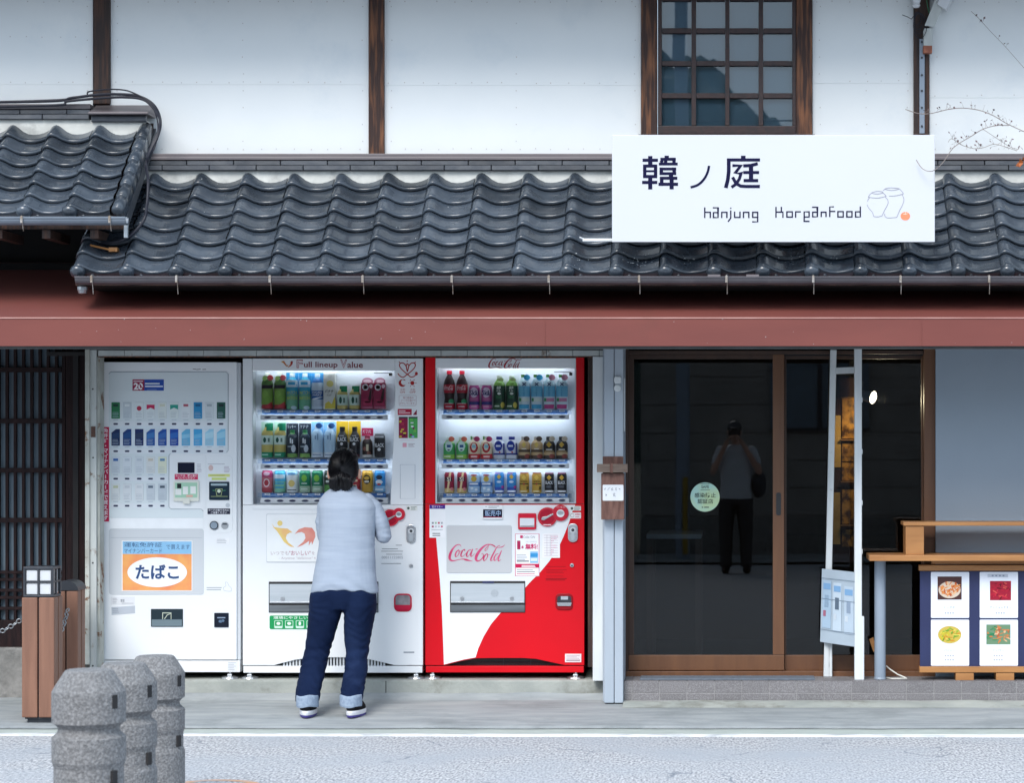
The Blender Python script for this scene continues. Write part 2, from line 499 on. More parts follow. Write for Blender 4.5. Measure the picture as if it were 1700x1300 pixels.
MT['shoe'] = M('black_shoe_mesh', (.004, .004, .006), .8, base2=(.009, .009, .011), vs=60, bump=.3, bs=300, spec=.12)
MT['sole'] = M('white_rubber_sole', (.72, .72, .75), .55, base2=(.62, .62, .66), vs=20)
MT['purple'] = M('violet_outsole', (.07, .05, .26), .6, base2=(.05, .04, .2), vs=20)
G_CLEAR = glass('machine_window_glass', (.98, .99, 1.0), 1.42)
G_DOOR = glass('shop_door_glass', (.60, .64, .66), 1.45, extra=.0)
G_WIN = glass('upper_window_glass', (.64, .71, .75), 1.5, extra=.02)

def road_material():
    m = bpy.data.materials.new('pale_worn_asphalt'); m.use_nodes = True
    t = m.node_tree; b = t.nodes['Principled BSDF']
    geo = t.nodes.new('ShaderNodeNewGeometry')
    def nz(scale, st, det=4):
        mp = t.nodes.new('ShaderNodeMapping'); mp.inputs['Scale'].default_value = st
        t.links.new(geo.outputs['Position'], mp.inputs['Vector'])
        n = t.nodes.new('ShaderNodeTexNoise'); n.inputs['Scale'].default_value = scale; n.inputs['Detail'].default_value = det
        t.links.new(mp.outputs[0], n.inputs['Vector']); return n.outputs['Fac']
    def mr(f, a, c):
        r = t.nodes.new('ShaderNodeMapRange'); r.inputs['From Min'].default_value = a; r.inputs['From Max'].default_value = c
        t.links.new(f, r.inputs['Value']); return r.outputs[0]
    def mix(f, a, c):
        x = t.nodes.new('ShaderNodeMix'); x.data_type = 'RGBA'; t.links.new(f, x.inputs['Factor'])
        for s, v in (('A', a), ('B', c)):
            if isinstance(v, tuple): x.inputs[s].default_value = v
            else: t.links.new(v, x.inputs[s])
        return x.outputs['Result']
    c1 = mix(mr(nz(85, (1, .30, 1)), .34, .68), (.195, .20, .215, 1), (.585, .585, .595, 1))
    c2 = mix(mr(nz(1.3, (1, 1, 1)), .40, .72), c1, (.35, .37, .40, 1))
    # thin hairline cracks
    mp = t.nodes.new('ShaderNodeMapping'); mp.inputs['Scale'].default_value = (1, .6, 1)
    t.links.new(geo.outputs['Position'], mp.inputs['Vector'])
    ad = t.nodes.new('ShaderNodeVectorMath'); ad.operation = 'ADD'
    n2 = t.nodes.new('ShaderNodeTexNoise'); n2.inputs['Scale'].default_value = 4; t.links.new(geo.outputs['Position'], n2.inputs['Vector'])
    sca = t.nodes.new('ShaderNodeVectorMath'); sca.operation = 'SCALE'; sca.inputs['Scale'].default_value = .25
    t.links.new(n2.outputs['Color'], sca.inputs[0]); t.links.new(mp.outputs[0], ad.inputs[0]); t.links.new(sca.outputs[0], ad.inputs[1])
    vo = t.nodes.new('ShaderNodeTexVoronoi'); vo.feature = 'DISTANCE_TO_EDGE'; vo.inputs['Scale'].default_value = 1.6
    t.links.new(ad.outputs[0], vo.inputs['Vector'])
    ck = mr(vo.outputs['Distance'], .012, .0)
    gate = mr(nz(2.2, (1, 1, 1)), .5, .6)
    mu = t.nodes.new('ShaderNodeMath'); mu.operation = 'MULTIPLY'; t.links.new(ck, mu.inputs[0]); t.links.new(gate, mu.inputs[1])
    c3 = mix(mu.outputs[0], c2, (.17, .19, .22, 1))
    t.links.new(c3, b.inputs['Base Color'])
    b.inputs['Roughness'].default_value = .85
    bp = t.nodes.new('ShaderNodeBump'); bp.inputs['Strength'].default_value = .8; bp.inputs['Distance'].default_value = .012
    t.links.new(nz(60, (1, .4, 1)), bp.inputs['Height']); t.links.new(bp.outputs[0], b.inputs['Normal'])
    return m
MT['road'] = road_material()

def worn_paint(name, paint, under, scale=14, lo=.4, hi=.55):
    return M(name, under, .8, base2=paint, vs=scale, lo=lo, hi=hi, bump=.3, bs=90, stretch=(.5, 1.6, 1))
MT['line'] = worn_paint('worn_white_line', (.76, .77, .77), (.40, .42, .43), 9, .36, .56)
MT['orange_line'] = worn_paint('worn_orange_paint', (.62, .30, .13), (.38, .36, .36), 18, .38, .6)

# ================================================================== the setting: ground, road, apron, hill
def flat(name, x0, x1, y0, y1, z, mat, kind='structure', parent=None):
    o = mk(name, [(x0, y0, z), (x1, y0, z), (x1, y1, z), (x0, y1, z)], [[0, 1, 2, 3]], mat, parent, flip=False)
    if kind and parent is None: o['kind'] = kind
    return o

MT['earth'] = M('bare_ground', (.16, .15, .13), .9, base2=(.11, .12, .08), vs=.4)
flat('ground', -450, 450, -450, 450, -.06, MT['earth'])
flat('road', -80, 80, -2.4, 12.86, 0.0, MT['road'])
flat('far_pavement', -80, 80, -4.6, -2.4, 0.03, MT['apron'])
GX0, GX1 = -9.0, 6.0

def jag(x, s=1.0):
    return .018 * s * noise.noise(Vector((x * 2.1, 3.3, 0))) + .008 * s * noise.noise(Vector((x * 13, 7.7, 0)))

# pale gutter strip between the road and the apron, with the worn white line along its road edge
n = 120
vs, fs = [], []
for i in range(n + 1):
    x = GX0 + (GX1 - GX0) * i / n
    vs += [(x, 12.82 + jag(x, .4), -.002), (x, 12.822 + jag(x, .4), .004), (x, 13.06, .006)]
fs = [q for i in range(n) for q in ([3 * i, 3 * i + 3, 3 * i + 4, 3 * i + 1], [3 * i + 1, 3 * i + 4, 3 * i + 5, 3 * i + 2])]
o = mk('gutter_strip', vs, fs, MT['gutterstrip'], flip=False); o['kind'] = 'structure'
vs = []
for i in range(n + 1):
    x = GX0 + (GX1 - GX0) * i / n
    s = 1 + .3 * noise.noise(Vector((x * 5, 0, 0)))
    dy = -.012 * (x + 1.5)
    vs += [(x, 12.753 + dy + jag(x, .3), -.002), (x, 12.755 + dy + jag(x, .3), .0085), (x, 12.755 + dy + .052 * s + jag(x, .3), .0085)]
o = mk('white_line', vs, fs, MT['line'], flip=False); o['kind'] = 'structure'
# orange road paint arc at the near edge
c0 = P(362, 1316, 11.0); vs = []; fs2 = []
for i in range(25):
    a = math.radians(20 + 140 * i / 24)
    for r in (.165, .215):
        vs.append((c0.x + r * 1.0 * math.cos(a), 10.9 + r * 1.0 * math.sin(a), .0015))
fs2 = [[2 * i, 2 * i + 1, 2 * i + 3, 2 * i + 2] for i in range(24)]
o = mk('orange_paint_mark', vs, fs2, MT['orange_line'], flip=False); o['kind'] = 'structure'

# sloping concrete apron with a broken front edge
def apron_z(y):
    t = (y - 13.03) / (13.97 - 13.03)
    return .020 + .056 * max(0, min(1.2, t))
rows = [13.03, 13.033, 13.05, 13.12, 13.3, 13.5, 13.7, 13.9, 14.1]
n = 220
vs, fs = [], []
for i in range(n + 1):
    x = GX0 + (GX1 - GX0) * i / n
    jj = jag(x, 1.0)
    for k, y in enumerate(rows):
        yy = y + (jj if k < 3 else jj * .4 if k == 3 else 0)
        z = (-.01 if k == 0 else apron_z(y) - (.006 if k == 1 else 0) + .002 * noise.noise(Vector((x * 3, y * 6, 1))))
        vs.append((x, yy, z))
R = len(rows)
for i in range(n):
    for k in range(R - 1):
        fs.append([i * R + k, (i + 1) * R + k, (i + 1) * R + k + 1, i * R + k + 1])
o = mk('concrete_apron', vs, fs, MT['apron'], smooth=False, flip=False); o['kind'] = 'structure'
# dirt packed in the joint along the apron's edge
vs, fs = [], []
for i in range(n + 1):
    x = GX0 + (GX1 - GX0) * i / n
    jj = jag(x, 1.0); wd = .006 + .010 * max(0, noise.noise(Vector((x * 4.5, 0, 9))) + .25)
    vs += [(x, 13.03 + jj - wd, .0075), (x, 13.036 + jj, .0085)]
fs = [[2 * i, 2 * i + 2, 2 * i + 3, 2 * i + 1] for i in range(n)]
MT['dirt'] = M('dark_joint_dirt', (.02, .022, .022), .95, base2=(.05, .05, .045), vs=30)
o = mk('joint_dirt', vs, fs, MT['dirt'], flip=False); o['kind'] = 'structure'

# wooded hill behind the photographer, mirrored in the upper window
vs, fs = [], []
NX, NY = 170, 26
for j in range(NY + 1):
    for i in range(NX + 1):
        x = -110 + 220 * i / NX
        v = j / NY
        y = -170 - 90 * v
        ridge = 41 - .95 * (x + 3) if x > -3 else 41 + .22 * (-3 - x)
        ridge = max(12, min(60, ridge))
        prof = math.sin(math.pi * min(1, v * 1.7) / 2) if v < .6 else math.cos((v - .6) / .4 * math.pi / 2)
        z = -1 + ridge * max(0, prof) + (1.0 if .02 < v < .98 else 0) * (2.0 * noise.noise(Vector((x * .35, y * .35, 0))) + 1.6 * noise.noise(Vector((x * 1.4, y * .7, 4))))
        vs.append((x, y, z))
for j in range(NY):
    for i in range(NX):
        a = j * (NX + 1) + i
        fs.append([a, a + NX + 1, a + NX + 2, a + 1])
MT['forest'] = M('distant_forest', (.028, .05, .045), .9, base2=(.05, .075, .055), vs=.8)
o = mk('wooded_hill', vs, fs, MT['forest'], smooth=False, flip=True); o['kind'] = 'structure'

# ================================================================== the shop building
BLD = empty('shop_building', (-.5, 14.2, 0), 'old white-walled shop with dark tiled roof and brown-red awning', 'building')
WD = 13.80          # plane of the upper wall
PT = 4.7            # top of what is built

# upper wall panels between the posts, each board its own piece
def panel(px0, px1, py0, py1, dd=0.0):
    return pbox('wall_board', px0, py0, px1, py1, WD + dd, WD + .05, MT['wall'], BLD, .0008, 1)
YT = -190
seams = [(-640, 154.2, 140, 262, YT), (182.5, 612, 140, 270, YT), (638, 1064, 141, 270, YT), (1349, 1516.5, 138, 270, YT), (1543, 2260, 162, 262, YT)]
for a, b, ys, yb, yt in seams:
    panel(a, b, ys + .1, yb, 0.0)
    panel(a, b, yt, ys, -.0008)
# nail heads, far too small to pick apart
bm = bmesh.new()
def nail(px, py):
    c = P(px, py, WD - .0035)
    vv = [bm.verts.new((c.x + (.0034) * math.cos(k * math.pi / 3), c.y, c.z + (.0034) * math.sin(k * math.pi / 3))) for k in range(6)]
    f = bm.faces.new(vv); f.normal_update()
    if f.normal.y > 0: f.normal_flip()
random.seed(3)
for a, b, ys, yb, yt in seams:
    a2 = max(a + 8, -200); b2 = min(b - 8, 1900)
    xx = a2
    while xx < b2:
        for yy in (ys - 4, 247, 2):
            if random.random() < .8: nail(xx + random.uniform(-3, 3), yy + random.uniform(-1, 1))
        if random.random() < .5: nail(xx + random.uniform(-4, 4), 61 + random.uniform(-1, 1)) if a < 160 else None
        xx += 27
    for cx in (a2 + 4, (a2 + b2) / 2 + 6, b2 - 2):
        yy = 10
        while yy < 245:
            if random.random() < .7: nail(cx + random.uniform(-1, 1), yy)
            yy += 28
MT['nail'] = M('rust_nail_heads', (.50, .51, .52), .7, base2=(.50, .44, .40), vs=50)
nl = from_bm('nail_heads', bm, MT['nail'], BLD); nl['kind'] = 'stuff'

# timber posts
for (a, b, y1, m) in ((154.8, 182, 172, 'wood_dark'), (612.5, 637.5, 257, 'wood_post'), (1064.5, 1091, 224, 'wood_post'), (1322, 1348.5, 224, 'wood_post'), (1517, 1542.5, 262, 'wood_dark')):
    o = pbox('timber_post', a, YT, b, y1, WD - .028, WD + .05, MT[m], BLD, .005)
# wall core behind the boards, eaves above the picture
wbox('wall_core', X(150, WD), X(1063, WD), WD + .055, WD + .2, 2.3, PT, MT['dark'], BLD)
wbox('wall_core', X(-640, WD), X(149.5, WD), WD + .055, WD + .2, 3.15, PT, MT['dark'], BLD)
wbox('wall_core', X(1350, WD), X(2260, WD), WD + .055, WD + .2, 2.3, PT, MT['dark'], BLD)
wbox('wall_core', X(1063, WD), X(1350, WD), WD + .055, WD + .2, 2.3, Z(226, WD), MT['dark'], BLD)
def slab(name, x0, x1, ya, za_, yb, zb_, th, mat, parent):
    v = [(x, y, z + t) for t in (0, th) for (x, y, z) in ((x0, ya, za_), (x1, ya, za_), (x1, yb, zb_), (x0, yb, zb_))]
    return mk(name, v, [[0, 1, 2, 3], [4, 5, 6, 7], [0, 1, 5, 4], [1, 2, 6, 5], [2, 3, 7, 6], [3, 0, 4, 7]], mat, parent)
slab('upper_eave', X(-700, WD), X(2300, WD), 13.08, 4.27, WD + .3, 4.72, .03, MT['wood_dark'], BLD)
for k in range(34):
    x = X(-700, WD) + k * .31
    slab('rafter', x, x + .05, 13.12, 4.22, WD, 4.50, .07, MT['wood_dark'], BLD)
mk('upper_roof', [(X(-700, WD), 12.98, 4.29), (X(2320, WD), 12.98, 4.29), (X(2320, WD), 17.5, 6.25), (X(-700, WD), 17.5, 6.25),
                  (X(-700, WD), 12.98, 4.34), (X(2320, WD), 12.98, 4.34), (X(2320, WD), 17.5, 6.3), (X(-700, WD), 17.5, 6.3)],
   [[0, 1, 2, 3], [4, 5, 6, 7], [0, 1, 5, 4], [1, 2, 6, 5], [2, 3, 7, 6], [3, 0, 4, 7]], MT['tile'], BLD)

# ---- upper lattice window
WIN = pbox('window', 1092, 208.5, 1321.5, 222, WD - .02, WD + .06, MT['wood_frame'], BLD, .003)      # bottom rail carries the rest
for a, b in ((1092, 1098.5), (1315.5, 1321.5)):
    pbox('stile', a, YT, b, 208, WD - .018, WD + .05, MT['wood_frame'], WIN, .002)
colsx = [(1099, 1147.5), (1156, 1203.5), (1211.5, 1259), (1267.5, 1315)]
rowsy = [(163, 208), (109, 153.5), (55, 100), (1, 45.5), (-53, -9), (-107, -63), (-160, -117)]
for i in range(3):
    pbox('muntin', colsx[i][1] + .5, YT, colsx[i + 1][0] - .5, 208, WD - .012, WD + .03, MT['wood_frame'], WIN, .0015)
for i in range(len(rowsy) - 1):
    for cx in colsx:
        pbox('muntin', cx[0], rowsy[i + 1][1] + .5, cx[1], rowsy[i][0] - .5, WD - .010, WD + .03, MT['wood_frame'], WIN, .0015)
for r in rowsy[:6]:
    for cx in colsx:
        o = pbox('pane', cx[0] - .8, r[0] - .8, cx[1] + .8, r[1] + .8, WD + .012, WD + .015, G_WIN, WIN)
        o.rotation_euler = (random.uniform(-.0015, .0015), 0, random.uniform(-.002, .002))
pbox('paper_screen', 1093, YT, 1321, 210, WD + .034, WD + .044, MT['windowback'], WIN)
pbox('window_liner', 1060, YT, 1064, 226, WD + .06, WD + .3, MT['dark'], BLD)
pbox('window_sill', 1060, 222.5, 1353, 225.5, WD - .045, WD + .04, MT['wood_frame'], BLD, .002)

# ---- roof tiles
def zprof(u):
    pts = [(-.02, .006), (.0, .020), (.04, .038), (.09, .047), (.15, .050), (.21, .045), (.28, .034), (.38, .016), (.5, .003), (.62, 0.0), (.74, .002), (.86, .009), (.95, .018), (1.0, .024), (1.05, .028)]
    for (a, za), (b, zb) in zip(pts, pts[1:]):
        if u <= b:
            t = (u - a) / (b - a); return za + (zb - za) * t
    return pts[-1][1]
US = [-.02, 0, .04, .09, .15, .21, .28, .38, .5, .62, .74, .86, .95, 1.0]
def tile_mesh(name, W, e, th, L=None, eave=False):
    L = L or e * 1.25
    bm = bmesh.new()
    sec = [(.006, -th), (-.003, -th * .8), (-.006, -th * .4), (-.003, .001), (.006, .0035), (.02, .001), (L, -th * L / e)]
    grid = []
    for u in US:
        z = zprof(u)
        grid.append([bm.verts.new((u * W, v, z + dz)) for v, dz in sec])
    for i in range(len(US) - 1):
        for k in range(len(sec) - 1):
            f = bm.faces.new((grid[i][k], grid[i + 1][k], grid[i + 1][k + 1], grid[i][k + 1])); f.smooth = True
    # left cheek of the roll
    low = [bm.verts.new((-.026 * W, v, dz - .012)) for v, dz in sec]
    for k in range(len(sec) - 1):
        f = bm.faces.new((low[k], grid[0][k], grid[0][k + 1], low[k + 1])); f.smooth = True
    if eave:
        # pendant lip with its relief, and the ball that closes the roll
        prev = None
        for i, u in enumerate(US[3:]):
            z = zprof(u)
            drop = .020 + .022 * math.sin(math.pi * min(1, max(0, (u - .15) / .8)))
            a = bm.verts.new((u * W, -.010, z - .006)); c = bm.verts.new((u * W, -.012, z - drop - .012)); e2 = bm.verts.new((u * W, .004, z - drop - .014))
            if prev:
                bm.faces.new((prev[0], a, c, prev[1])); bm.faces.new((prev[1], c, e2, prev[2]))
            prev = (a, c, e2)
        for cxu in (.40, .50, .60, .70):        # raised scrollwork
            r = bmesh.ops.create_uvsphere(bm, u_segments=6, v_segments=4, radius=1)
            for v in r['verts']:
                v.co = Vector((cxu * W + v.co.x * .013, -.012 + v.co.y * .005, zprof(cxu) - .027 + v.co.z * .008))
        r = bmesh.ops.create_uvsphere(bm, u_segments=14, v_segments=9, radius=1)
        for v in r['verts']:
            v.co = Vector((.13 * W + v.co.x * .043, -.022 + v.co.y * .032, .020 + v.co.z * .042))
        for v in r['verts']:
            for f in v.link_faces: f.smooth = True
    bmesh.ops.recalc_face_normals(bm, faces=bm.faces)
    me = bpy.data.meshes.new(name)
    bm.to_mesh(me); bm.free()
    me.materials.append(MT['tile'])
    return me

def place(name, me, parent, wm):
    o = bpy.data.objects.new(name, me)
    return _link(o, parent, wm)

def tiled_roof(roof, x_first, W, ncol, y0, z0, y1, z1, nrow, skip=None):
    ang = math.atan2(z1 - z0, y1 - y0)
    ln = math.hypot(z1 - z0, y1 - y0)
    e = ln / nrow
    th = .021
    me = tile_mesh('roof_tile', W, e, th)
    mee = tile_mesh('eave_tile', W, e, th, eave=True)
    rot = Matrix.Rotation(ang, 4, 'X')
    for r in range(nrow):
        for c in range(ncol):
            if skip and skip(c, r): continue
            dv = r * e
            loc = Vector((x_first + c * W - .13 * W + random.gauss(0, .0012), y0 + dv * math.cos(ang), z0 + dv * math.sin(ang) + random.gauss(0, .0008)))
            wm = Matrix.Translation(loc) @ rot @ Matrix.Rotation(random.gauss(0, .004), 4, 'Z') @ Matrix.Rotation(random.gauss(0, .004), 4, 'Y')
            if r == 0: place('eave_tile', mee, roof, wm)
            else: place('roof_tile', me, roof, wm)
    return e, ang

random.seed(11)
RY0, RZ0, RY1, RZ1 = 13.08, 2.472, 13.70, 3.062
W1 = 81.0 * 13.08 / F
XL = X(132, 13.08)
ROOF = mk('roof', [(XL - .03, RY0 + .03, RZ0 - .035), (X(2240, 13.4), RY0 + .03, RZ0 - .035), (X(2240, 13.4), RY1 + .1, RZ1 + .04), (XL - .03, RY1 + .1, RZ1 + .04),
                   (XL - .03, RY0 + .03, RZ0 - .07), (X(2240, 13.4), RY0 + .03, RZ0 - .07), (X(2240, 13.4), RY1 + .1, RZ1 - .03), (XL - .03, RY1 + .1, RZ1 - .03)],
          [[0, 1, 2, 3], [4, 5, 6, 7], [0, 1, 5, 4], [1, 2, 6, 5], [2, 3, 7, 6], [3, 0, 4, 7]], MT['wood_dark'], BLD)
tiled_roof(ROOF, XL, W1, 26, RY0, RZ0, RY1, RZ1, 7)
# plaster bed, two courses of flat ridge tiles, flashing
xr0, xr1 = X(236, 13.72), X(2240, 13.72)
zc = Z(285, 13.70)
wbox('plaster_bed', xr0, xr1, 13.665, 13.78, RZ1 - .05, zc, MT['plaster'], ROOF)
for row, (dd, off) in enumerate(((13.635, 0), (13.66, .5))):
    zb = zc + .002 + row * .030
    x = xr0 + (off - .5) * .265
    while x < xr1:
        wbox('ridge_tile', x + .002, x + .263, dd, 13.77, zb, zb + .027 + random.uniform(-.001, .001), MT['noshi'], ROOF, .003, 1)
        x += .265
zf = zc + .062
wbox('flashing', xr0, X(2260, 13.7), 13.655, 13.79, zf + .001, zf + .018, MT['flashing'], ROOF, .003)
wbox('flashing', xr0, X(2260, 13.7), 13.685, 13.792, zf + .0185, zf + .040, MT['flashing'], ROOF, .003)
# gutter on iron hangers
def gutter(name, px0, px1, ytop, d, r, mat, hangers, drop=24):
    x0, x1, zt = X(px0, d), X(px1, d), Z(ytop, d)
    bm = bmesh.new()
    prof = [(-r, .006), (-r - .004, .004), (-r - .004, -.004)]
    for k in range(9):
        a = math.pi + math.pi * k / 8
        prof.append((r * math.cos(a), r * .95 * math.sin(a) - .004))
    prof += [(r + .003, .004)]
    inner = [(p[0] * .9, p[1] * .9 + .004) for p in reversed(prof[3:-1])]
    loop = prof + inner
    A = [bm.verts.new((x0, d + r + p[0], zt + p[1])) for p in loop]
    B = [bm.verts.new((x1, d + r + p[0], zt + p[1])) for p in loop]
    for k in range(len(loop)):
        j = (k + 1) % len(loop)
        f = bm.faces.new((A[k], A[j], B[j], B[k])); f.smooth = 3 <= k < 11
    nose = [bm.verts.new((x0, d + r + p[0], zt + p[1])) for p in prof[2:]]
    bm.faces.new(nose)
    bmesh.ops.recalc_face_normals(bm, faces=bm.faces)
    g = from_bm(name, bm, mat, BLD)
    for h in hangers:
        hx = X(h, d)
        pts = [(hx, d + 2 * r, zt + .012), (hx, d - .006, zt + .010), (hx, d - .008, zt - .012), (hx + .004, d + .002, zt - r * .9), (hx + .004, d + .012, zt - .06), (hx + .004, d + .02, zt - drop * d / F - .012)]
        tube('hanger', pts, .0022, MT['rod'], g, 6)
        wbox('strap', hx - .006, hx + .006, d - .0075, d - .004, zt - r * .8, zt + .008, MT['rod'], g)
    return g
G1 = gutter('gutter', 124, 2250, 460, 12.99, .036, MT['gutter'], (152, 293, 448, 602, 750, 911, 1061, 1206, 1350, 1495, 1642))
for a in (1175.0, 1239.0):
    pbox('clip', a, 455.5, a + 21, 459.5, 12.985, 13.03, MT['flashing'], G1)
wbox('fascia_board', XL - .02, X(2250, 13.2), 13.62, 13.65, 2.40, RZ0 + .3, MT['dark'], BLD)  # near-black colour carries the shade under the eave
wbox('soffit', XL - .02, X(2250, 13.2), 13.14, 13.62, 2.40, 2.42, MT['dark'], BLD)

# ---- raised roof over the left bay
random.seed(5)
W2 = 75.2 * 13.08 / F
XL2 = X(193, 13.08)            # verge
LY0, LZ0, LY1, LZ1 = 13.08, 2.792, 13.68, 3.320
LROOF = mk('side_roof', [(X(-640, 13.4), LY0 + .03, LZ0 - .035), (XL2 + .035, LY0 + .03, LZ0 - .035), (XL2 + .035, LY1 + .1, LZ1 + .05), (X(-640, 13.4), LY1 + .1, LZ1 + .05),
                         (X(-640, 13.4), LY0 + .03, LZ0 - .085), (XL2 + .035, LY0 + .03, LZ0 - .085), (XL2 + .035, LY1 + .1, LZ1 - .04), (X(-640, 13.4), LY1 + .1, LZ1 - .04)],
           [[0, 1, 2, 3], [4, 5, 6, 7], [0, 1, 5, 4], [1, 2, 6, 5], [2, 3, 7, 6], [3, 0, 4, 7]], MT['wood_dark'], BLD)
e2, ang2 = tiled_roof(LROOF, XL2 - 10 * W2, W2, 10, LY0, LZ0, LY1, LZ1, 7)
# verge caps: a short roll with a round face at the end of every course
bm = bmesh.new()
tube_bm(bm, [(0, -.02, 0), (0, -.012, 0), (0, e2 * 1.12, -.012)], [.020, .036, .034], 10)
r = bmesh.ops.create_uvsphere(bm, u_segments=10, v_segments=6, radius=.036)
for v in r['verts']: v.co.y = v.co.y * .55 - .010
bmbox(bm, .012, .034, -.005, e2 * 1.05, -.095, .01, .003, 0, 1)
for f in bm.faces: f.smooth = True
bmesh.ops.recalc_face_normals(bm, faces=bm.faces)
vme = bpy.data.meshes.new('verge_tile'); bm.to_mesh(vme); bm.free(); vme.materials.append(MT['tile'])
for rr_ in range(7):
    dv = rr_ * e2
    wm = Matrix.Translation(Vector((XL2 + .012, LY0 + dv * math.cos(ang2) - (.005 if rr_ == 0 else 0), LZ0 + .018 + dv * math.sin(ang2)))) @ Matrix.Rotation(ang2, 4, 'X')
    place('verge_tile', vme, LROOF, wm)
zc2 = Z(200, 13.70)
xl0 = X(-640, 13.7); xl1 = X(250, 13.7)
wbox('plaster_bed', xl0, xl1 - .02, 13.665, 13.78, LZ1 - .05, zc2, MT['plaster'], LROOF)
xs = X(148, 13.64)
for row, off in enumerate((0, .5)):
    zb = zc2 + .001 + row * .030
    x = xs - .265 * (1 + off)
    wbox('ridge_tile', x + .265 + .002, xs - .001, 13.64 + row * .02, 13.77, zb, zb + .027, MT['noshi'], LROOF, .003, 1) if off else None
    while x > xl0 - .3:
        wbox('ridge_tile', x + .002, x + .263, 13.64 + row * .02, 13.77, zb, zb + .027, MT['noshi'], LROOF, .003, 1)
        x -= .265
wbox('flashing', xl0, xs, 13.66, 13.79, zc2 + .062, zc2 + .090, MT['flashing'], LROOF, .003)
wbox('end_cap', xs + .003, xl1 + .01, 13.60, 13.785, zc2 + .024, zc2 + .036, MT['flashing'], LROOF, .003)
mk('end_cap', [(xs + .003, 13.61, zc2 + .0365), (xl1 + .01, 13.61, zc2 + .0365), (xl1 + .005, 13.788, zc2 + .10), (xs + .003, 13.788, zc2 + .10), (xs + .003, 13.788, zc2 + .0365), (xl1 + .01, 13.788, zc2 + .0365)],
   [[0, 1, 2, 3], [1, 5, 2], [0, 3, 4], [2, 5, 4, 3], [0, 4, 5, 1]], MT['flashing'], LROOF)
tube('end_cap', [(xs + .012, 13.655, zc2 + .004), (xl1 - .012, 13.655, zc2 + .004)], .020, MT['noshi'], LROOF, 10)
G2 = gutter('gutter', -640, 208, 361, 12.99, .036, MT['gutter_blue'], (36, 182), 18)
wbox('verge_board', XL2 + .036, XL2 + .052, LY0 + .02, LY0 + .05, LZ0 - .13, LZ0 - .02, MT['whitepaint'], BLD)
mk('verge_board', [(XL2 + .037, LY0 + .03, LZ0 - .10), (XL2 + .037, LY1 + .1, LZ1 - .06), (XL2 + .037, LY1 + .1, LZ1 + .02), (XL2 + .037, LY0 + .03, LZ0 - .02),
                   (XL2 + .05, LY0 + .03, LZ0 - .10), (XL2 + .05, LY1 + .1, LZ1 - .06), (XL2 + .05, LY1 + .1, LZ1 + .02), (XL2 + .05, LY0 + .03, LZ0 - .02)],
   [[0, 1, 2, 3], [4, 5, 6, 7], [0, 1, 5, 4], [1, 2, 6, 5], [2, 3, 7, 6], [3, 0, 4, 7]], MT['noshi'], BLD)
wbox('gable_infill', X(-640, 13.5), XL2 - .0, 14.32, 14.40, 2.3, LZ0 + .45, MT['dark'], BLD)
for k in range(16):
    x = X(-620, 13.3) + k * .26
    if x < XL2 - .05: wbox('rafter', x, x + .045, 13.10, 13.5, LZ0 - .135, LZ0 - .09, MT['wood_dark'], BLD)
wbox('scrap_stick', X(182, 13.2), X(196, 13.2), 13.18, 13.22, Z(418, 13.2), Z(411, 13.2), MT['counterwood'], ROOF)
tube('scrap_stick', [P(150, 407, 13.2), P(190, 416, 13.18)], .006, MT['counterwood'], ROOF, 6)

# ---- awning of brown-red sheet metal
AY = 12.94
xa0, xa1 = X(-640, AY), X(2280, AY)
za, zb, zt = Z(574.5, AY), Z(528, AY), Z(528, AY) + .29 * 1.4
yt_ = AY + 1.4
vs = [(xa0, AY, za), (xa1, AY, za), (xa1, AY, zb), (xa0, AY, zb), (xa1, yt_, zt), (xa0, yt_, zt), (xa0, AY + .012, za), (xa1, AY + .012, za), (xa1, AY + .02, zb - .01), (xa0, AY + .02, zb - .01), (xa1, yt_ + .02, zt - .01), (xa0, yt_ + .02, zt - .01)]
AWN = mk('awning', vs, [[0, 1, 2, 3], [3, 2, 4, 5], [0, 6, 7, 1], [6, 9, 8, 7], [9, 11, 10, 8], [5, 4, 10, 11], [0, 3, 9, 6], [3, 5, 11, 9], [1, 7, 8, 2], [2, 8, 10, 4]], MT['awning'], BLD)
MT['edge'] = M('worn_bright_fold', (.42, .22, .19), .4, base2=(.34, .15, .125), vs=20, stretch=(.3, 1, 1))  # fold bead paler than the awning sheet
tube('fold_bead', [(xa0, AY - .001, zb), (xa1, AY - .001, zb)], .0038, MT['edge'], AWN, 8)
for sx in (905, 1530):
    wbox('seam', X(sx, AY) - .002, X(sx, AY) + .002, AY - .002, AY + .001, za + .002, zb - .004, MT['awning'], AWN)
wbox('drip_edge', xa0, xa1, AY + .03, AY + .06, za - .014, za + .034, MT['soffit'], AWN)
wbox('awning_soffit', xa0, xa1, AY + .06, 14.12, za + .036, za + .05, MT['soffit'], BLD)
wbox('lintel', xa0, xa1, 14.12, 14.3, za - .01, 2.6, MT['dark'], BLD)
# insulator at the end of the gutter
lathe('insulator', [(.001, Z(488, 13.1)), (.022, Z(487, 13.1)), (.028, Z(481, 13.1)), (.028, Z(476, 13.1)), (.001, Z(475.5, 13.1))], X(137, 13.1), 13.1, MT['galv'], BLD, 12)

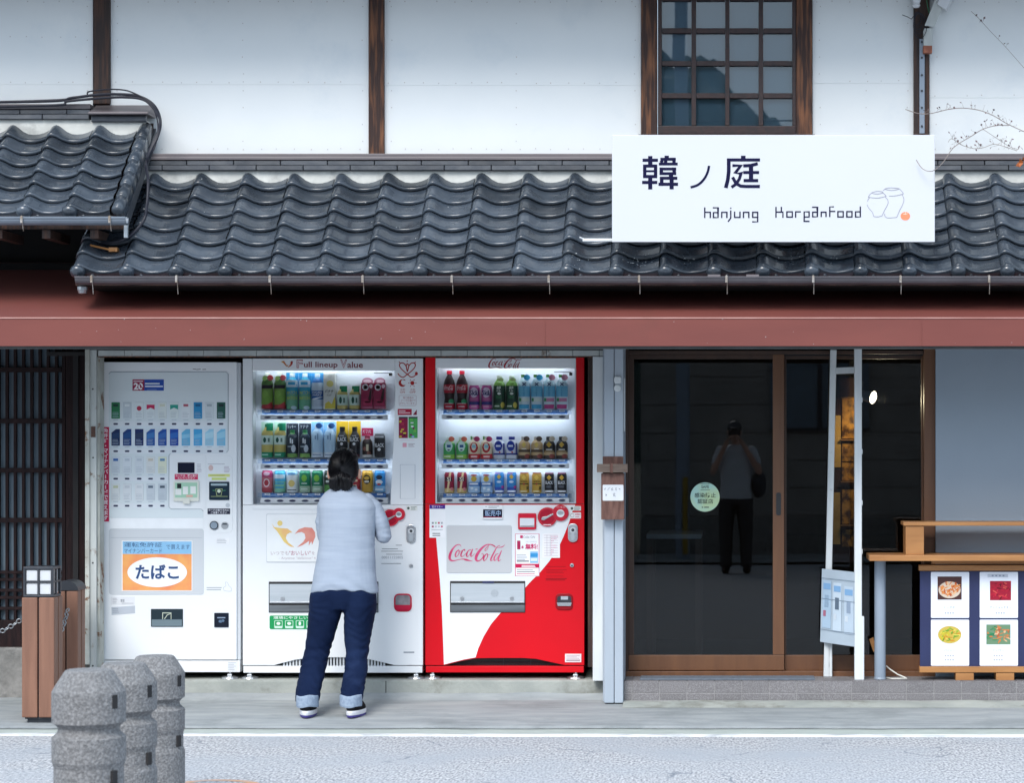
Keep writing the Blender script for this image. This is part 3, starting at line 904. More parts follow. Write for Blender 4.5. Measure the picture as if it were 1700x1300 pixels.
# ---- vending bay: painted frame, lintel slats, dark recess
FD = 13.86
pbox('bay_post', 141, 580, 148.5, 1104, FD - .012, FD + .1, MT['frame_rust'], BLD, .003)
pbox('bay_post', 149, 580, 160, 1110, FD, FD + .12, MT['frame_paint'], BLD, .003)
pbox('bay_post', 160.4, 592, 165.5, 1110, FD + .02, FD + .12, MT['frame_rust'], BLD, .002)
for (hx, hy) in ((154, 646), (154.5, 760), (154, 935), (154, 1106)):
    plate('bolt_hole', circ(hx, hy, 1.5, 8), FD - .001, .001, MT['black'], BLD)
pbox('hinge', 151, 708, 158, 726, FD - .008, FD, M('rusted_hinge', (.06, .03, .025), .8, base2=(.11, .05, .03), vs=60), BLD, .001)
pbox('bay_post', 984, 592, 1001, 1131, FD, FD + .12, MT['whitepaint'], BLD, .003)
pbox('bay_post', 976, 593, 983.5, 1108, FD + .08, FD + .2, MT['wood_dark'], BLD, .002)
k = 0
x = 163.0
pbox('lintel_rail', 141, 577.5, 1001, 581.2, FD - .006, FD + .05, MT['soffit'], BLD, .001)
while x < 1000:
    pbox('lintel_slat', x, 581.8, min(x + 43.0, 1001), 590.8, FD, FD + .05, MT['frame_paint'], BLD, .001, 1)
    x += 43.8
pbox('lintel_strip', 163, 591.2, 984, 593.2, FD + .012, FD + .05, MT['wood_post'], BLD)
wbox('bay_back', X(120, 14.9), X(1010, 14.9), 14.85, 14.9, 0.1, 2.3, MT['dark'], BLD)
wbox('bay_ceiling', X(120, 14.5), X(1010, 14.5), 13.95, 14.9, Z(592, FD) + .01, Z(592, FD) + .03, MT['dark'], BLD)
wbox('bay_side', X(138, 14.2), X(138, 14.2) + .03, 13.98, 14.85, 0.1, 2.1, MT['dark'], BLD)
wbox('bay_side', X(990, 14.2), X(990, 14.2) + .03, 13.98, 14.85, 0.1, 2.1, MT['dark'], BLD)

# ---- concrete plinth under the machines
MZ = Z(1129, 13.94)
bm = bmesh.new()
bmbox(bm, X(126, 13.9), X(1003, 13.9), 13.93, 14.9, .02, MZ, .012, 0, 2)
PLINTH = from_bm('plinth', bm, MT['concrete'], BLD)
for jx in (640,):
    pbox('joint', jx, 1131, jx + 1.2, 1161, 13.9285, 13.935, MT['dirt'], PLINTH)
# mortar fillet where the plinth meets the apron
vs, fs = [], []
for i in range(81):
    x = X(126, 13.9) + (X(1003, 13.9) - X(126, 13.9)) * i / 80
    h = .028 + .010 * noise.noise(Vector((x * 4, 0, 2)))
    vs += [(x, 13.86 + .02 * noise.noise(Vector((x * 3, 1, 0))), .064), (x, 13.91, .084), (x, 13.9285, .08 + h)]
for i in range(80):
    for k in range(2): fs.append([3 * i + k, 3 * i + 3 + k, 3 * i + 4 + k, 3 * i + 1 + k])
mk('mortar_fillet', vs, fs, MT['apron'], BLD, smooth=True, flip=False)

# ---- lattice door on the left and its stone footing
LD = 14.02
pbox('stone_footing', -640, 1076, 140, 1163, LD - .05, LD + .4, MT['foundation'], BLD, .012)
pbox('corner_post', 109, 577, 140.5, 1076, LD - .03, LD + .12, MT['lattice'], BLD, .004)
LAT = pbox('lattice_door', -640, 1030, 108.5, 1076, LD, LD + .05, MT['lattice'], BLD, .004)
pbox('stile', 102.5, 577, 108.5, 1030, LD, LD + .05, MT['lattice'], LAT, .002)
pbox('glass_pane', -640, 577, 102.5, 1030, LD + .045, LD + .05, MT['frost'], LAT)
pbox('pane_backing', -640, 577, 102.5, 1030, LD + .3, LD + .32, MT['dark'], LAT)
xx = 95.5
while xx > -630:
    pbox('lattice_bar', xx - 4.6, 577, xx - .6 + .6, 1030, LD + .006, LD + .03, MT['lattice'], LAT, .001, 1)
    xx -= 13.7
for yb_ in (610, 695, 777, 860, 948, 960, 978, 990, 1008):
    pbox('lattice_rail', -640, yb_, 102.4, yb_ + (8 if yb_ < 900 else 5), LD + .003, LD + .028, MT['lattice'], LAT, .001, 1)

# ---- grey double downpipe column with mailbox-height joint
CD = 13.74
pbox('column', 1003, 577, 1019.2, 1168, CD, CD + .09, MT['column'], BLD, .006)
pbox('column', 1020, 577, 1034.5, 1168, CD + .004, CD + .09, MT['column'], BLD, .006)
pbox('column_back', 1001, 577, 1036, 1165, CD + .09, CD + .3, MT['column'], BLD)
pbox('white_conduit', 1035.5, 628, 1037.6, 716, CD + .06, CD + .07, MT['whitepaint'], BLD, .001)

# ---- shop front: step of small tiles, sliding glass doors, blue-grey wall
SY = 13.80
SZ1 = Z(1131, SY); SZ0 = Z(1163, SY)
sx0, sx1 = X(1035.5, SY), X(2260, SY)
STEP = wbox('entrance_step', sx0, sx1, SY + .004, 14.3, .03, SZ1 - .004, MT['grout'], BLD)
tw = 45.6 * SY / F
zmid = Z(1151.5, SY)
x = X(1049, SY) - tw
bm_cache = {}
while x < sx1:
    a = max(x, sx0 + .001); b = min(x + tw, sx1)
    if b - a > .01:
        wbox('step_tile', a + .0019, b - .0019, SY + .0022, SY + .008, zmid + .0019, SZ1 - .003, MT['steptile'], STEP, .002, 1)
        wbox('step_tile', a + .0019, b - .0019, SY + .0022, SY + .008, SZ0, zmid - .0019, MT['steptile'], STEP, .002, 1)
        for yy in (SY + .002, SY + .158):
            wbox('step_tile', a + .0015, b - .0015, yy + .006, yy + .152, SZ1 - .003, SZ1, MT['steptile'], STEP, .001, 1)
    x += tw
wbox('step_shadow_gap', sx0, sx1, SY + .02, SY + .1, .03, SZ0, MT['dark'], STEP)
# broken concrete lip under the step
vs, fs = [], []
for i in range(81):
    x = sx0 + (sx1 - sx0) * i / 80
    h = .010 + .008 * noise.noise(Vector((x * 3.3, 4, 2)))
    vs += [(x, 13.62 + .03 * noise.noise(Vector((x * 2, 1, 5))), .056), (x, 13.70, .064 + h), (x, SY + .03, .068 + h)]
for i in range(80):
    for k in range(2): fs.append([3 * i + k, 3 * i + 3 + k, 3 * i + 4 + k, 3 * i + 1 + k])
mk('mortar_fillet', vs, fs, MT['concrete'], BLD, smooth=True, flip=False)

DD = 14.10
pbox('door_jamb', 1037, 577, 1043, 1119, DD - .02, DD + .1, MT['doordark'], BLD, .002)
pbox('door_jamb', 1534, 577, 1553, 1119, DD - .02, DD + .1, MT['doorwood'], BLD, .003)
pbox('door_head', 1043.3, 582, 1533.7, 588, DD - .01, DD + .1, MT['doordark'], BLD, .002)
pbox('track_rail', 1045, 577.3, 1560, 579.2, 13.95, 13.98, MT['whitepaint'], BLD)
wbox('door_sill', X(1037, DD), X(1553, DD), DD - .025, DD + .12, SZ1 - .003, Z(1114.5, DD), MT['doorwood'], BLD, .003)
def sliding_door(x0, x1, dd, lw, rw, name='sliding_door'):
    dr = pbox(name, x0, 1088, x1, 1113.5, dd, dd + .035, MT['doorwood'], BLD, .003)          # bottom rail
    pbox('stile', x0, 588.5, x0 + lw, 1087.6, dd - .002, dd + .035, MT['doordark'] if lw < 12 else MT['doorwood'], dr, .002)
    pbox('stile', x1 - rw, 588.5, x1, 1087.6, dd - .002, dd + .035, MT['doorwood'], dr, .002)
    pbox('top_rail', x0 + lw, 588.5, x1 - rw, 596, dd, dd + .035, MT['doordark'], dr, .002)
    pbox('pane', x0 + lw - .5, 595.5, x1 - rw + .5, 1088.5, dd + .015, dd + .020, G_DOOR, dr)
    return dr
D1 = sliding_door(1043.3, 1302, DD, 9, 19)
plate('handle', rr(1288.5, 818, 1296.5, 856, 3), DD - .006, .004, MT['black'], D1)
D2 = sliding_door(1302.6, 1533.6, DD + .045, 3, 4)
plate('handle', rr(1037.5, 820, 1043, 858, 2), DD - .024, .004, MT['black'], BLD)
# white panel right of the doors
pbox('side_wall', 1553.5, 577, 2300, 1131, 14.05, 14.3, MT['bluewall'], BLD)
# dark room behind the glass
RX0, RX1 = X(1030, 14.2), X(1560, 14.2)
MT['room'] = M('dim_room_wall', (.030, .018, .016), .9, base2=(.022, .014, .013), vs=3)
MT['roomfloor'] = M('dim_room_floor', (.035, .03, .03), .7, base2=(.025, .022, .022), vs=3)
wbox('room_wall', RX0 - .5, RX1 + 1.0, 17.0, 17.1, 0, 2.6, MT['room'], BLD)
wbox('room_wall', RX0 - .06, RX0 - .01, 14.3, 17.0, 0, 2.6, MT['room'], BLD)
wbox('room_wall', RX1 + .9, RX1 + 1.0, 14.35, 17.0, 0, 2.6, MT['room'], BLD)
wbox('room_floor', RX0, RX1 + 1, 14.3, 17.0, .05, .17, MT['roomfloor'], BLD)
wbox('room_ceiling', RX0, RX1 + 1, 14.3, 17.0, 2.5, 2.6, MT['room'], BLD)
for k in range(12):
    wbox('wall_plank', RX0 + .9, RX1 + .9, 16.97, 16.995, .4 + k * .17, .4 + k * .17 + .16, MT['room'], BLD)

# ================================================================== hanging signboard
SD = 12.93
SIGN = pbox('signboard', 1016, 223.5, 1552, 401.5, SD, SD + .03, MT['sign'], None, .003)
tag(SIGN, 'long white signboard with navy lettering and two jars above the tiles', 'signboard')
so = SD - .0012
def zs(x, y): return (1040 + x / 6.538, 240 + y / 6.538)
def zi(strokes, w): return [[(*zs(*p), w / 6.538) for p in s] for s in strokes]
# first character
han = [[(175, 167), (342, 167)], [(258, 122), (258, 215)], [(180, 230), (333, 230)], [(198, 214), (198, 358)], [(316, 214), (316, 358)], [(216, 286), (300, 286)], [(180, 344), (333, 344)], [(170, 408), (335, 408)], [(258, 358), (258, 484)],
       [(368, 156), (536, 156)], [(437, 118), (437, 150)], [(388, 160), (388, 178), (366, 190)], [(425, 150), (425, 210)], [(516, 150), (516, 205)], [(352, 208), (556, 208)],
       [(360, 262), (540, 262)], [(378, 246), (378, 325)], [(518, 246), (518, 325)], [(360, 312), (540, 312)], [(484, 325), (484, 360)], [(362, 362), (552, 362)], [(382, 362), (382, 445)], [(490, 345), (490, 482)], [(348, 428), (560, 428)]]
ws = [34, 46, 34, 36, 36, 22, 34, 34, 44, 32, 46, 26, 36, 36, 30, 30, 38, 38, 30, 46, 32, 38, 44, 34]
ink('lettering', [[(*zs(*p), wd / 6.538) for p in s] for s, wd in zip(han, ws)], so, MT['navy_ink'], SIGN)
ink('lettering', [[(*zs(*p), 26 / 6.538) for p in [(897, 228), (880, 300), (840, 375), (775, 435), (696, 462)]]], so, MT['navy_ink'], SIGN, smooth=5)
niwa = [([(1090, 164), (1450, 164)], 34), ([(1268, 118), (1268, 160)], 50), ([(1110, 160), (1110, 290), (1100, 380), (1078, 468)], 40),
        ([(1150, 226), (1240, 226), (1180, 306), (1245, 306), (1225, 370), (1190, 425), (1140, 462)], 32), ([(1152, 352), (1190, 420), (1240, 448), (1300, 452), (1448, 452)], 34),
        ([(1268, 228), (1350, 224), (1425, 204)], 34), ([(1352, 222), (1352, 390)], 46), ([(1268, 300), (1440, 300)], 32), ([(1272, 388), (1430, 388)], 34)]
ink('lettering', [[(*zs(*p), wd / 6.538) for p in s] for s, wd in niwa], so, MT['navy_ink'], SIGN)
# small square letters
hj = [[(850, 680), (850, 795)], [(850, 733), (910, 733), (910, 795)], [(938, 684), (994, 684), (994, 790), (944, 790), (944, 736), (990, 736)], [(1034, 795), (1034, 733), (1090, 733), (1090, 795)],
      [(1132, 682), (1132, 694)], [(1132, 712), (1132, 795), (1102, 835)], [(1174, 725), (1174, 788), (1232, 788)], [(1232, 725), (1232, 795)], [(1270, 795), (1270, 733), (1328, 733), (1328, 795)],
      [(1424, 725), (1424, 836), (1364, 836)], [(1424, 733), (1370, 733), (1370, 788), (1420, 788)]]
ink('lettering', zi(hj, 14), so, MT['navy_ink'], SIGN)
def z2(x, y): return (1280 + x / 6.071, 290 + y / 6.071)
kf = [[(50, 322), (50, 432)], [(104, 322), (104, 375)], [(50, 375), (120, 375), (120, 432)], [(160, 372), (215, 372), (215, 425), (160, 425), (160, 366)], [(248, 432), (248, 372), (300, 372)],
      [(334, 474), (334, 372), (384, 372), (384, 424), (338, 424)], [(328, 468), (388, 468)], [(414, 326), (467, 326), (467, 422), (420, 422), (420, 376), (462, 376)], [(506, 424), (506, 376), (554, 376), (554, 424)],
      [(592, 424), (592, 322), (634, 322)], [(592, 368), (648, 368)], [(674, 370), (728, 370), (728, 424), (674, 424), (674, 364)], [(764, 370), (816, 370), (816, 424), (764, 424), (764, 364)], [(900, 318), (900, 424), (852, 424), (852, 372), (896, 372)]]
ink('lettering', [[(*z2(*p), 13 / 6.071) for p in s] for s in kf], so, MT['navy_ink'], SIGN)
jars = [[(1015, 180), (1060, 166), (1110, 168), (1128, 180), (1090, 190), (1040, 190), (1015, 180)], [(1015, 180), (995, 200), (980, 224)], [(980, 224), (1070, 234), (1162, 215)], [(1128, 180), (1148, 198), (1162, 215)],
        [(992, 232), (978, 250), (972, 268)], [(968, 300), (985, 335), (1020, 375), (1036, 420)], [(1036, 420), (1080, 422), (1120, 412)], [(1150, 222), (1175, 250), (1180, 285), (1160, 330), (1140, 365), (1120, 412)],
        [(1128, 160), (1160, 136), (1220, 130), (1290, 138)], [(1150, 145), (1220, 156), (1290, 142)], [(1290, 138), (1318, 165), (1335, 190)], [(1190, 214), (1260, 210), (1335, 190)], [(1322, 198), (1340, 250), (1322, 310), (1296, 360), (1268, 428)], [(1145, 390), (1150, 418), (1180, 434), (1268, 428)]]
MT['thin_ink'] = M('thin_violet_line', (.16, .15, .24), .5, base2=(.20, .19, .28), vs=20)
ink('jar_drawing', [[(*z2(*p), .65) for p in s] for s in jars], so, MT['thin_ink'], SIGN, smooth=5)
sheet('persimmon_drawing', [circ(1503, 358.5, 8, 20, 7)], so, C('#ee8764'), SIGN)
ink('persimmon_drawing', [[(*z2(1330, 392), .6), (*z2(1350, 398), .6), (*z2(1378, 390), .6)], [(*z2(1352, 396), .6), (*z2(1356, 372), .6)]], so - .0008, C('#ffe2d2'), SIGN)
pbox('support_bar', 967, 395.5, 1016.5, 400.5, SD + .06, SD + .085, MT['whitepaint'], SIGN, .004)
tube('support_bar', [P(962, 394, SD + .08), P(975, 399.5, SD + .075)], .006, MT['galv'], SIGN, 6)
for bx in (1080, 1300, 1490):
    tube('bracket', [P(bx, 260, SD + .03), (X(bx, SD), WD - .02, Z(255, SD) + .06)], .012, MT['galv'], SIGN, 6)
    tube('bracket', [P(bx, 390, SD + .03), (X(bx, SD), SD + .42, Z(390, SD) + .20)], .012, MT['galv'], SIGN, 6)

# ================================================================== shared vending-machine details
D0 = 14.0
LOGO = [[(410, 462, 4), (404, 446, 7), (388, 439, 8), (362, 446, 11), (330, 475, 17), (304, 520, 24), (291, 562, 27), (293, 590, 24), (312, 607, 17), (345, 607, 10), (390, 596, 7), (430, 591, 9), (462, 598, 20), (495, 606, 13), (533, 613, 3)],
        [(386, 494, 7), (364, 512, 13), (350, 545, 14), (354, 567, 9), (374, 556, 6), (390, 525, 9), (386, 494, 7), (398, 512, 4), (420, 503, 3)],
        [(446, 506, 9), (450, 491, 8), (430, 500, 11), (410, 538, 16), (412, 563, 12), (434, 560, 5), (466, 528, 4)],
        [(516, 494, 7), (490, 500, 9), (470, 536, 15), (472, 564, 11), (492, 556, 5), (518, 512, 5)], [(532, 486, 11), (514, 540, 15), (516, 564, 11), (536, 552, 4), (552, 530, 3)],
        [(562, 489, 9), (584, 484, 9)],
        [(772, 466, 10), (748, 447, 13), (712, 437, 9), (672, 444, 13), (622, 484, 22), (580, 542, 30), (566, 588, 27), (584, 611, 16), (620, 597, 9), (644, 560, 9), (640, 534, 6), (622, 540, 4)],
        [(712, 438, 6), (690, 456, 5), (662, 492, 7), (668, 506, 5), (690, 482, 5), (698, 446, 5)],
        [(684, 534, 7), (662, 552, 13), (646, 586, 14), (652, 608, 9), (672, 594, 6), (690, 560, 9), (684, 534, 7), (700, 548, 3), (716, 540, 3)],
        [(820, 448, 5), (790, 462, 8), (764, 508, 13), (732, 570, 16), (722, 602, 13), (738, 606, 5), (764, 580, 4)],
        [(872, 441, 3), (846, 462, 9), (812, 470, 6), (786, 472, 3)],
        [(802, 534, 7), (778, 544, 10), (758, 580, 15), (762, 607, 10), (782, 594, 5), (806, 552, 5)], [(836, 502, 9), (812, 560, 15), (800, 598, 14), (808, 612, 8), (832, 592, 3)]]
def script_logo(name, x0, y0, x1, y1, d, mat, parent, bend=None, smooth=4):
    sx, sy = (x1 - x0) / 590.0, (y1 - y0) / 180.0
    polys = []
    for s in LOGO:
        q = [(x0 + (a - 283) * sx, y0 + (b - 436) * sy, c * (sx + sy) / 2) for a, b, c in s]
        polys += ribbon2d(catmull(q, smooth))
    o = sheet(name, polys, d, mat, parent, step=True)
    if bend:
        wm = WM[o.name]; inv = wm.inverted()
        for v in o.data.vertices: v.co = inv @ bend(wm @ v.co)
    return o

def leveller(px, py, parent, d=13.99):
    x, z = X(px, d), Z(py, d)
    bm = bmesh.new()
    lathe_bm(bm, [(.052, z), (.056, z + .008), (.050, z + .016), (.030, z + .022), (.022, z + .023)], x, d + .03, 18, sx=1.0, sy=.8)
    bmbox(bm, x - .014, x + .014, d + .015, d + .045, z + .02, z + .034, .003)
    lathe_bm(bm, [(.008, z + .03), (.008, z + .06)], x + .002, d + .03, 8)
    return from_bm('levelling_foot', bm, MT['chrome'], parent)

SHELF_BLUE = M('blue_price_strip', (.10, .27, .62), .4, base2=(.42, .60, .84), vs=26, stretch=(1, 1, 3), lo=.46, hi=.58)
ACRYL = glass('shelf_edge_acrylic', (.86, .90, .95), 1.4)
def shelf(parent, xs, y0, y1, y2, y3, xa, xb, sold=None):
    """price strip y0-y1 and button bar y2-y3"""
    s = pbox('shelf', xa, y2, xb, y3, D0 + .010, D0 + .018, MT['machine'], parent, .003)
    pbox('tray', xa, y0 + .2, xb, y0 + 1.6, D0 + .036, D0 + .098, MT['machine_in'], s)
    pbox('price_strip', xa + 3, y0, xb - 3, y1, D0 + .026, D0 + .030, SHELF_BLUE, s)
    pbox('shelf_edge', xa - 4, y0 - .6, xb + 4, y1 + .4, D0 + .022, D0 + .024, ACRYL, s)
    ym = (y2 + y3) / 2
    for x in xs:
        pbox('price_tag', x - 4.5, y0 + .3, x + 4.5, y0 + 3.4, D0 + .0205, D0 + .0215, C('#eef3f8'), s)
        sheet('price_tag_print', [[(x - 3, y0 + 1.1), (x + 3, y0 + 1.1), (x + 3, y0 + 2.3), (x - 3, y0 + 2.3)]], D0 + .0203, C('#7f93ad'), s)
        plate('button', circ(x, ym, 6.4, 18, 2.9), D0 + .0070, .0032, MT['chrome'], s, .001)
        plate('button_window', circ(x, ym, 5.2, 16, 1.9), D0 + .0062, .0009, MT['navy_btn'], s)
    return s

FILL_GLOW = bpy.data.materials.new('added_display_glow'); FILL_GLOW.use_nodes = True  # hidden glowing strips added to brighten the drink displays
FILL_GLOW.node_tree.nodes['Principled BSDF'].inputs['Emission Color'].default_value = (.86, .94, 1, 1)
FILL_GLOW.node_tree.nodes['Principled BSDF'].inputs['Emission Strength'].default_value = 4.8
def add_fill_strips(parent, x0, x1, ys):
    for y in ys:
        pbox('added_fill_strip', x0, y, x1, y + 4.5, D0 + .0205, D0 + .028, FILL_GLOW, parent)
# ------------------------------------------------------------------ drink samples
PD = D0 + .062
ORD = ['first', 'second', 'third', 'fourth', 'fifth', 'sixth', 'seventh', 'eighth', 'ninth', 'tenth']
def bender(cx, r):
    def f(q):
        u = max(-.97, min(.97, (q.x - cx) / r))
        return Vector((q.x, PD - r * math.sqrt(1 - u * u) - .0009, q.z))
    return f
def patch(parent, cx, r, polys, mats, name='label_print', off=0.0):
    """flat print wrapped round the front of a round container; polys in photograph pixels"""
    vs, fs = [], []
    fm = []
    for mi, pl in polys:
        b = len(vs)
        xs_ = [p[0] for p in pl]; ys_ = [p[1] for p in pl]
        # cut the polygon into vertical strips so that it can bend
        K = 7
        x0, x1 = min(xs_), max(xs_)
        prev = None
        for k in range(K + 1):
            x = x0 + (x1 - x0) * (k + (.001 if k == 0 else -.001 if k == K else 0)) / K
            ys = []
            for (ax, ay), (bx, by) in zip(pl, pl[1:] + pl[:1]):
                if (ax - x) * (bx - x) < 0:
                    t = (x - ax) / (bx - ax); ys.append(ay + t * (by - ay))
                elif ax == x: ys.append(ay)
            if len(ys) < 2: continue
            cur = len(vs)
            for y in (min(ys), max(ys)):
                q = P(x, y, PD)
                u = max(-.985, min(.985, (q.x - cx) / r))
                vs.append(Vector((q.x, PD - r * math.sqrt(1 - u * u) - .0007 - off, q.z)))
            if prev is not None:
                fs.append([prev, cur, cur + 1, prev + 1]); fm.append(mi)
            prev = cur
    return mk(name, vs, fs, mats, parent, fm, flip=False)

SHAPES = {
    'pet':  [(0, .92), (.02, 1), (.10, 1), (.11, .95), (.13, 1), (.62, 1), (.64, .95), (.66, 1), (.72, .98), (.80, .80), (.86, .52), (.90, .42), (.905, .44), (.91, .44), (1, .44)],
    'coke': [(0, .88), (.02, .98), (.12, 1), (.28, .80), (.36, .86), (.50, 1), (.66, .99), (.76, .80), (.86, .46), (.90, .34), (.905, .42), (.91, .46), (1, .46)],
    'can':  [(0, .82), (.03, .96), (.06, 1), (.90, 1), (.95, .90), (.97, .86), (1, .88)],
    'short': [(0, .94), (.03, 1), (.60, 1), (.70, .94), (.78, .72), (.84, .50), (.86, .52), (.87, .52), (1, .52)],
    'botcan': [(0, .90), (.04, .98), (.06, 1), (.58, 1), (.70, .88), (.80, .56), (.86, .42), (.87, .48), (1, .48)],
    'carton': [(0, 1), (.9, 1), (1, .98)],
}
def pale(h, k=.06):  # mixes in white for the veil of reflections on the glass
    h = h.lstrip('#'); return '#%02x%02x%02x' % tuple(int(int(h[i:i + 2], 16) * (1 - k) + 236 * k) for i in (0, 2, 4))
def drink(desc, cat, name, shape, px, y0, y1, hw, bands, capcol, group, where, prints=(), card=None, words=()):
    """bands: [(from, to, colour)] in heights 0..1; prints: polygons in local pixels (x from centre, y 0 top..1 bottom)"""
    zb, zt = Z(y1, PD), Z(y0, PD)
    r = hw * PD / F
    cx = X(px, PD)
    H = zt - zb
    bw = min(r, .033)
    prof0 = SHAPES[shape]
    hs = sorted(set([h for h, _ in prof0] + [b for b_ in bands for b in b_[:2]]))
    def rad(h):
        for (a, ra), (b, rb) in zip(prof0, prof0[1:]):
            if h <= b: return ra + (rb - ra) * (h - a) / ((b - a) or 1)
        return prof0[-1][1]
    capat = .905 if shape in ('pet', 'coke') else .86 if shape in ('short', 'botcan') else None
    mats = [C(pale(b[2]), .28, .3) for b in bands]
    prof, mi = [], []
    for h in hs:
        if capat and h > capat + 1e-6: break
        prof.append((rad(h) * r, zb + h * H))
    for a, b in zip(hs, hs[1:]):
        m = (a + b) / 2; ix = 0
        for i, bb in enumerate(bands):
            if bb[0] <= m <= bb[1]: ix = i
        mi.append(ix)
    mi = mi[:len(prof) - 1]
    if shape == 'carton':
        bm = bmesh.new()
        for i, b in enumerate(bands):
            bmbox(bm, cx - r, cx + r, PD - .026, PD + .026, zb + b[0] * H + .0002 * i, zb + b[1] * H, .0012, i, 1)
        o = from_bm(name, bm, mats)
    else:
        o = lathe(name, prof, cx, PD, mats, None, 18, mi)
    tag(o, desc + ', ' + where, cat, group)
    if capat:
        zc_ = zb + capat * H; rc = rad(.95) * r
        lathe('cap', [(rc, zc_), (rc * 1.02, zc_ + .002), (rc * 1.02, zt - .002), (rc * .9, zt)], cx, PD, C(capcol, .35), o, 14)
    elif shape == 'can':
        lathe('rim', [(r * .88, zt), (r * .9, zt + .002), (r * .84, zt + .003)], cx, PD, MT['chrome'], o, 16)
    rr_ = r if shape != 'carton' else 1.0
    def loc(pl): return [(px + a * hw, y0 + b * (y1 - y0)) for a, b in pl]
    if prints:
        if shape == 'carton':
            sheet('label_print', [loc(p[1]) for p in prints], PD - .0275, [C(p[0]) for p in prints], o, list(range(len(prints))))
        else:
            for i, p in enumerate(prints):
                patch(o, cx, r, [(0, loc(p[1]))], [C(p[0])], off=.0003 * i)
    for (s, col, a0, b0, a1, b1) in words:
        bx = (lambda q: Vector((q.x, PD - .0283, q.z))) if shape == 'carton' else (lambda q, f=bender(cx, r): f(q) - Vector((0, .0012, 0)))
        text('lettering', s, px + a0 * hw, y0 + b0 * (y1 - y0), px + a1 * hw, y0 + b1 * (y1 - y0), PD, C(col), o, bold=.02, align='CENTER', line=.9, bend=bx)
    if card:
        c, ct, cb, chw = card
        pbox('backing_card', px - chw, y0 + ct * (y1 - y0), px + chw, y0 + cb * (y1 - y0), D0 + .098, D0 + .0995, C(c), o)
    return o
def box4(a0, b0, a1, b1): return [(a0, b0), (a1, b0), (a1, b1), (a0, b1)]
def ell(cx, cy, rx, ry, n=14): return [(cx + rx * math.cos(2 * math.pi * k / n), cy + ry * math.sin(2 * math.pi * k / n)) for k in range(n)]

# ================================================================== red cola machine
def cabinet(name, x0, y0, x1, y1, label, mat):
    t = empty(name, (X((x0 + x1) / 2, D0), D0 + .3, Z(1129, D0)), label, 'vending machine', 'vending machines in the shop bay')
    pbox('cabinet', x0 + 1, y0 + 1, x1 - 1, y1 - 1, D0 + .112, D0 + .66, mat, t, .006)
    return t
RX = [746, 767, 787.5, 808, 829, 849.6, 870.5, 891.3, 912, 933]
CM = cabinet('cola_vending_machine', 706, 593, 970, 1117, 'red and white cola vending machine, rightmost of the three', MT['red'])
pbox('side_panel', 706, 593, 722.5, 836.5, D0, D0 + .11, MT['red'], CM, .004)
pbox('side_panel', 956.5, 593, 970, 836.5, D0, D0 + .11, MT['red'], CM, .004)
hp = pbox('header_panel', 723, 594.5, 956, 611.5, D0 + .002, D0 + .02, MT['machine'], CM, .003)
COLA = C('#a3122c'); COLA2 = M('faded_cola_red', lin('#c4245c')[:3], .4, base2=lin('#d65a86')[:3], vs=14)
script_logo('lettering', 811, 595, 866, 611.5, D0 + .0008, COLA, hp)
pbox('display_back', 723, 596, 956, 836, D0 + .10, D0 + .112, MT['machine_in'], CM)
bm = bmesh.new()
for (a, b, c, e) in ((723, 612, 725, 836), (954, 612, 956, 836), (725, 834.6, 954, 836)):
    bmbox(bm, X(a, D0), X(c, D0), D0 + .002, D0 + .099, Z(e, D0), Z(b, D0), 0)
from_bm('display_frame', bm, MT['machine_grey'], CM)
pbox('display_glass', 725.2, 614.2, 953.8, 834.4, D0 + .003, D0 + .0055, G_CLEAR, CM)
tube('light_arm', [P(920, 617.5, D0 + .02), P(948, 618, D0 + .02)], .0022, MT['black'], CM, 6)
pbox('light_arm', 945, 618.5, 950, 623.5, D0 + .012, D0 + .03, MT['black'], CM, .001)
for (y0, y1, y2, y3) in ((680.5, 687.5, 688.3, 696.3), (763, 769.3, 770, 777.8), (820, 826.5, 827.2, 834.2)):
    shelf(CM, RX, y0, y1, y2, y3, 733, 945)
add_fill_strips(CM, 735, 944, (606, 690.3, 771.5))
low = [(706, 837), (970, 837), (970, 1105), (938, 1105), (915, 1100), (890, 1094.5), (868, 1093), (815, 1093), (789, 1093.5), (765, 1098), (738, 1105), (706, 1105)]
LP = plate('lower_panel', low, D0 + .001, .11, MT['red'], CM, .002)
wave = [(721, 838.5), (955, 838.5), (950, 850), (944, 870), (936, 890), (926, 912), (912, 932), (897, 950), (880, 967), (872, 976), (850, 999), (830, 1019), (815, 1037), (803, 1057), (794, 1077), (789.5, 1092), (770, 1095.5), (748, 1101), (737, 1104), (735.5, 1060), (733.5, 1010), (730, 960), (726, 915), (723, 880)]
plate('white_wave', wave, D0 - .0004, .0012, MT['machine'], LP)
pbox('vent_recess', 730, 1092, 945, 1107, D0 + .06, D0 + .10, MT['black'], CM)
tube('vent_bar', [P(760, 1101, D0 + .05), P(795, 1101, D0 + .05), P(798, 1098, D0 + .05)], .003, MT['iron'], CM, 6)
tube('vent_bar', [P(800, 1099.5, D0 + .055), P(925, 1100.5, D0 + .055)], .003, MT['iron'], CM, 6)
for q in (835, 880): pbox('vent_bar', q, 1094, q + 1.5, 1105, D0 + .05, D0 + .055, MT['iron'], CM)
pbox('kick_panel', 707, 1106.5, 969, 1117, D0 + .004, D0 + .1, MT['red'], CM, .002)
for q in (717, 955): leveller(q, 1130, CM)
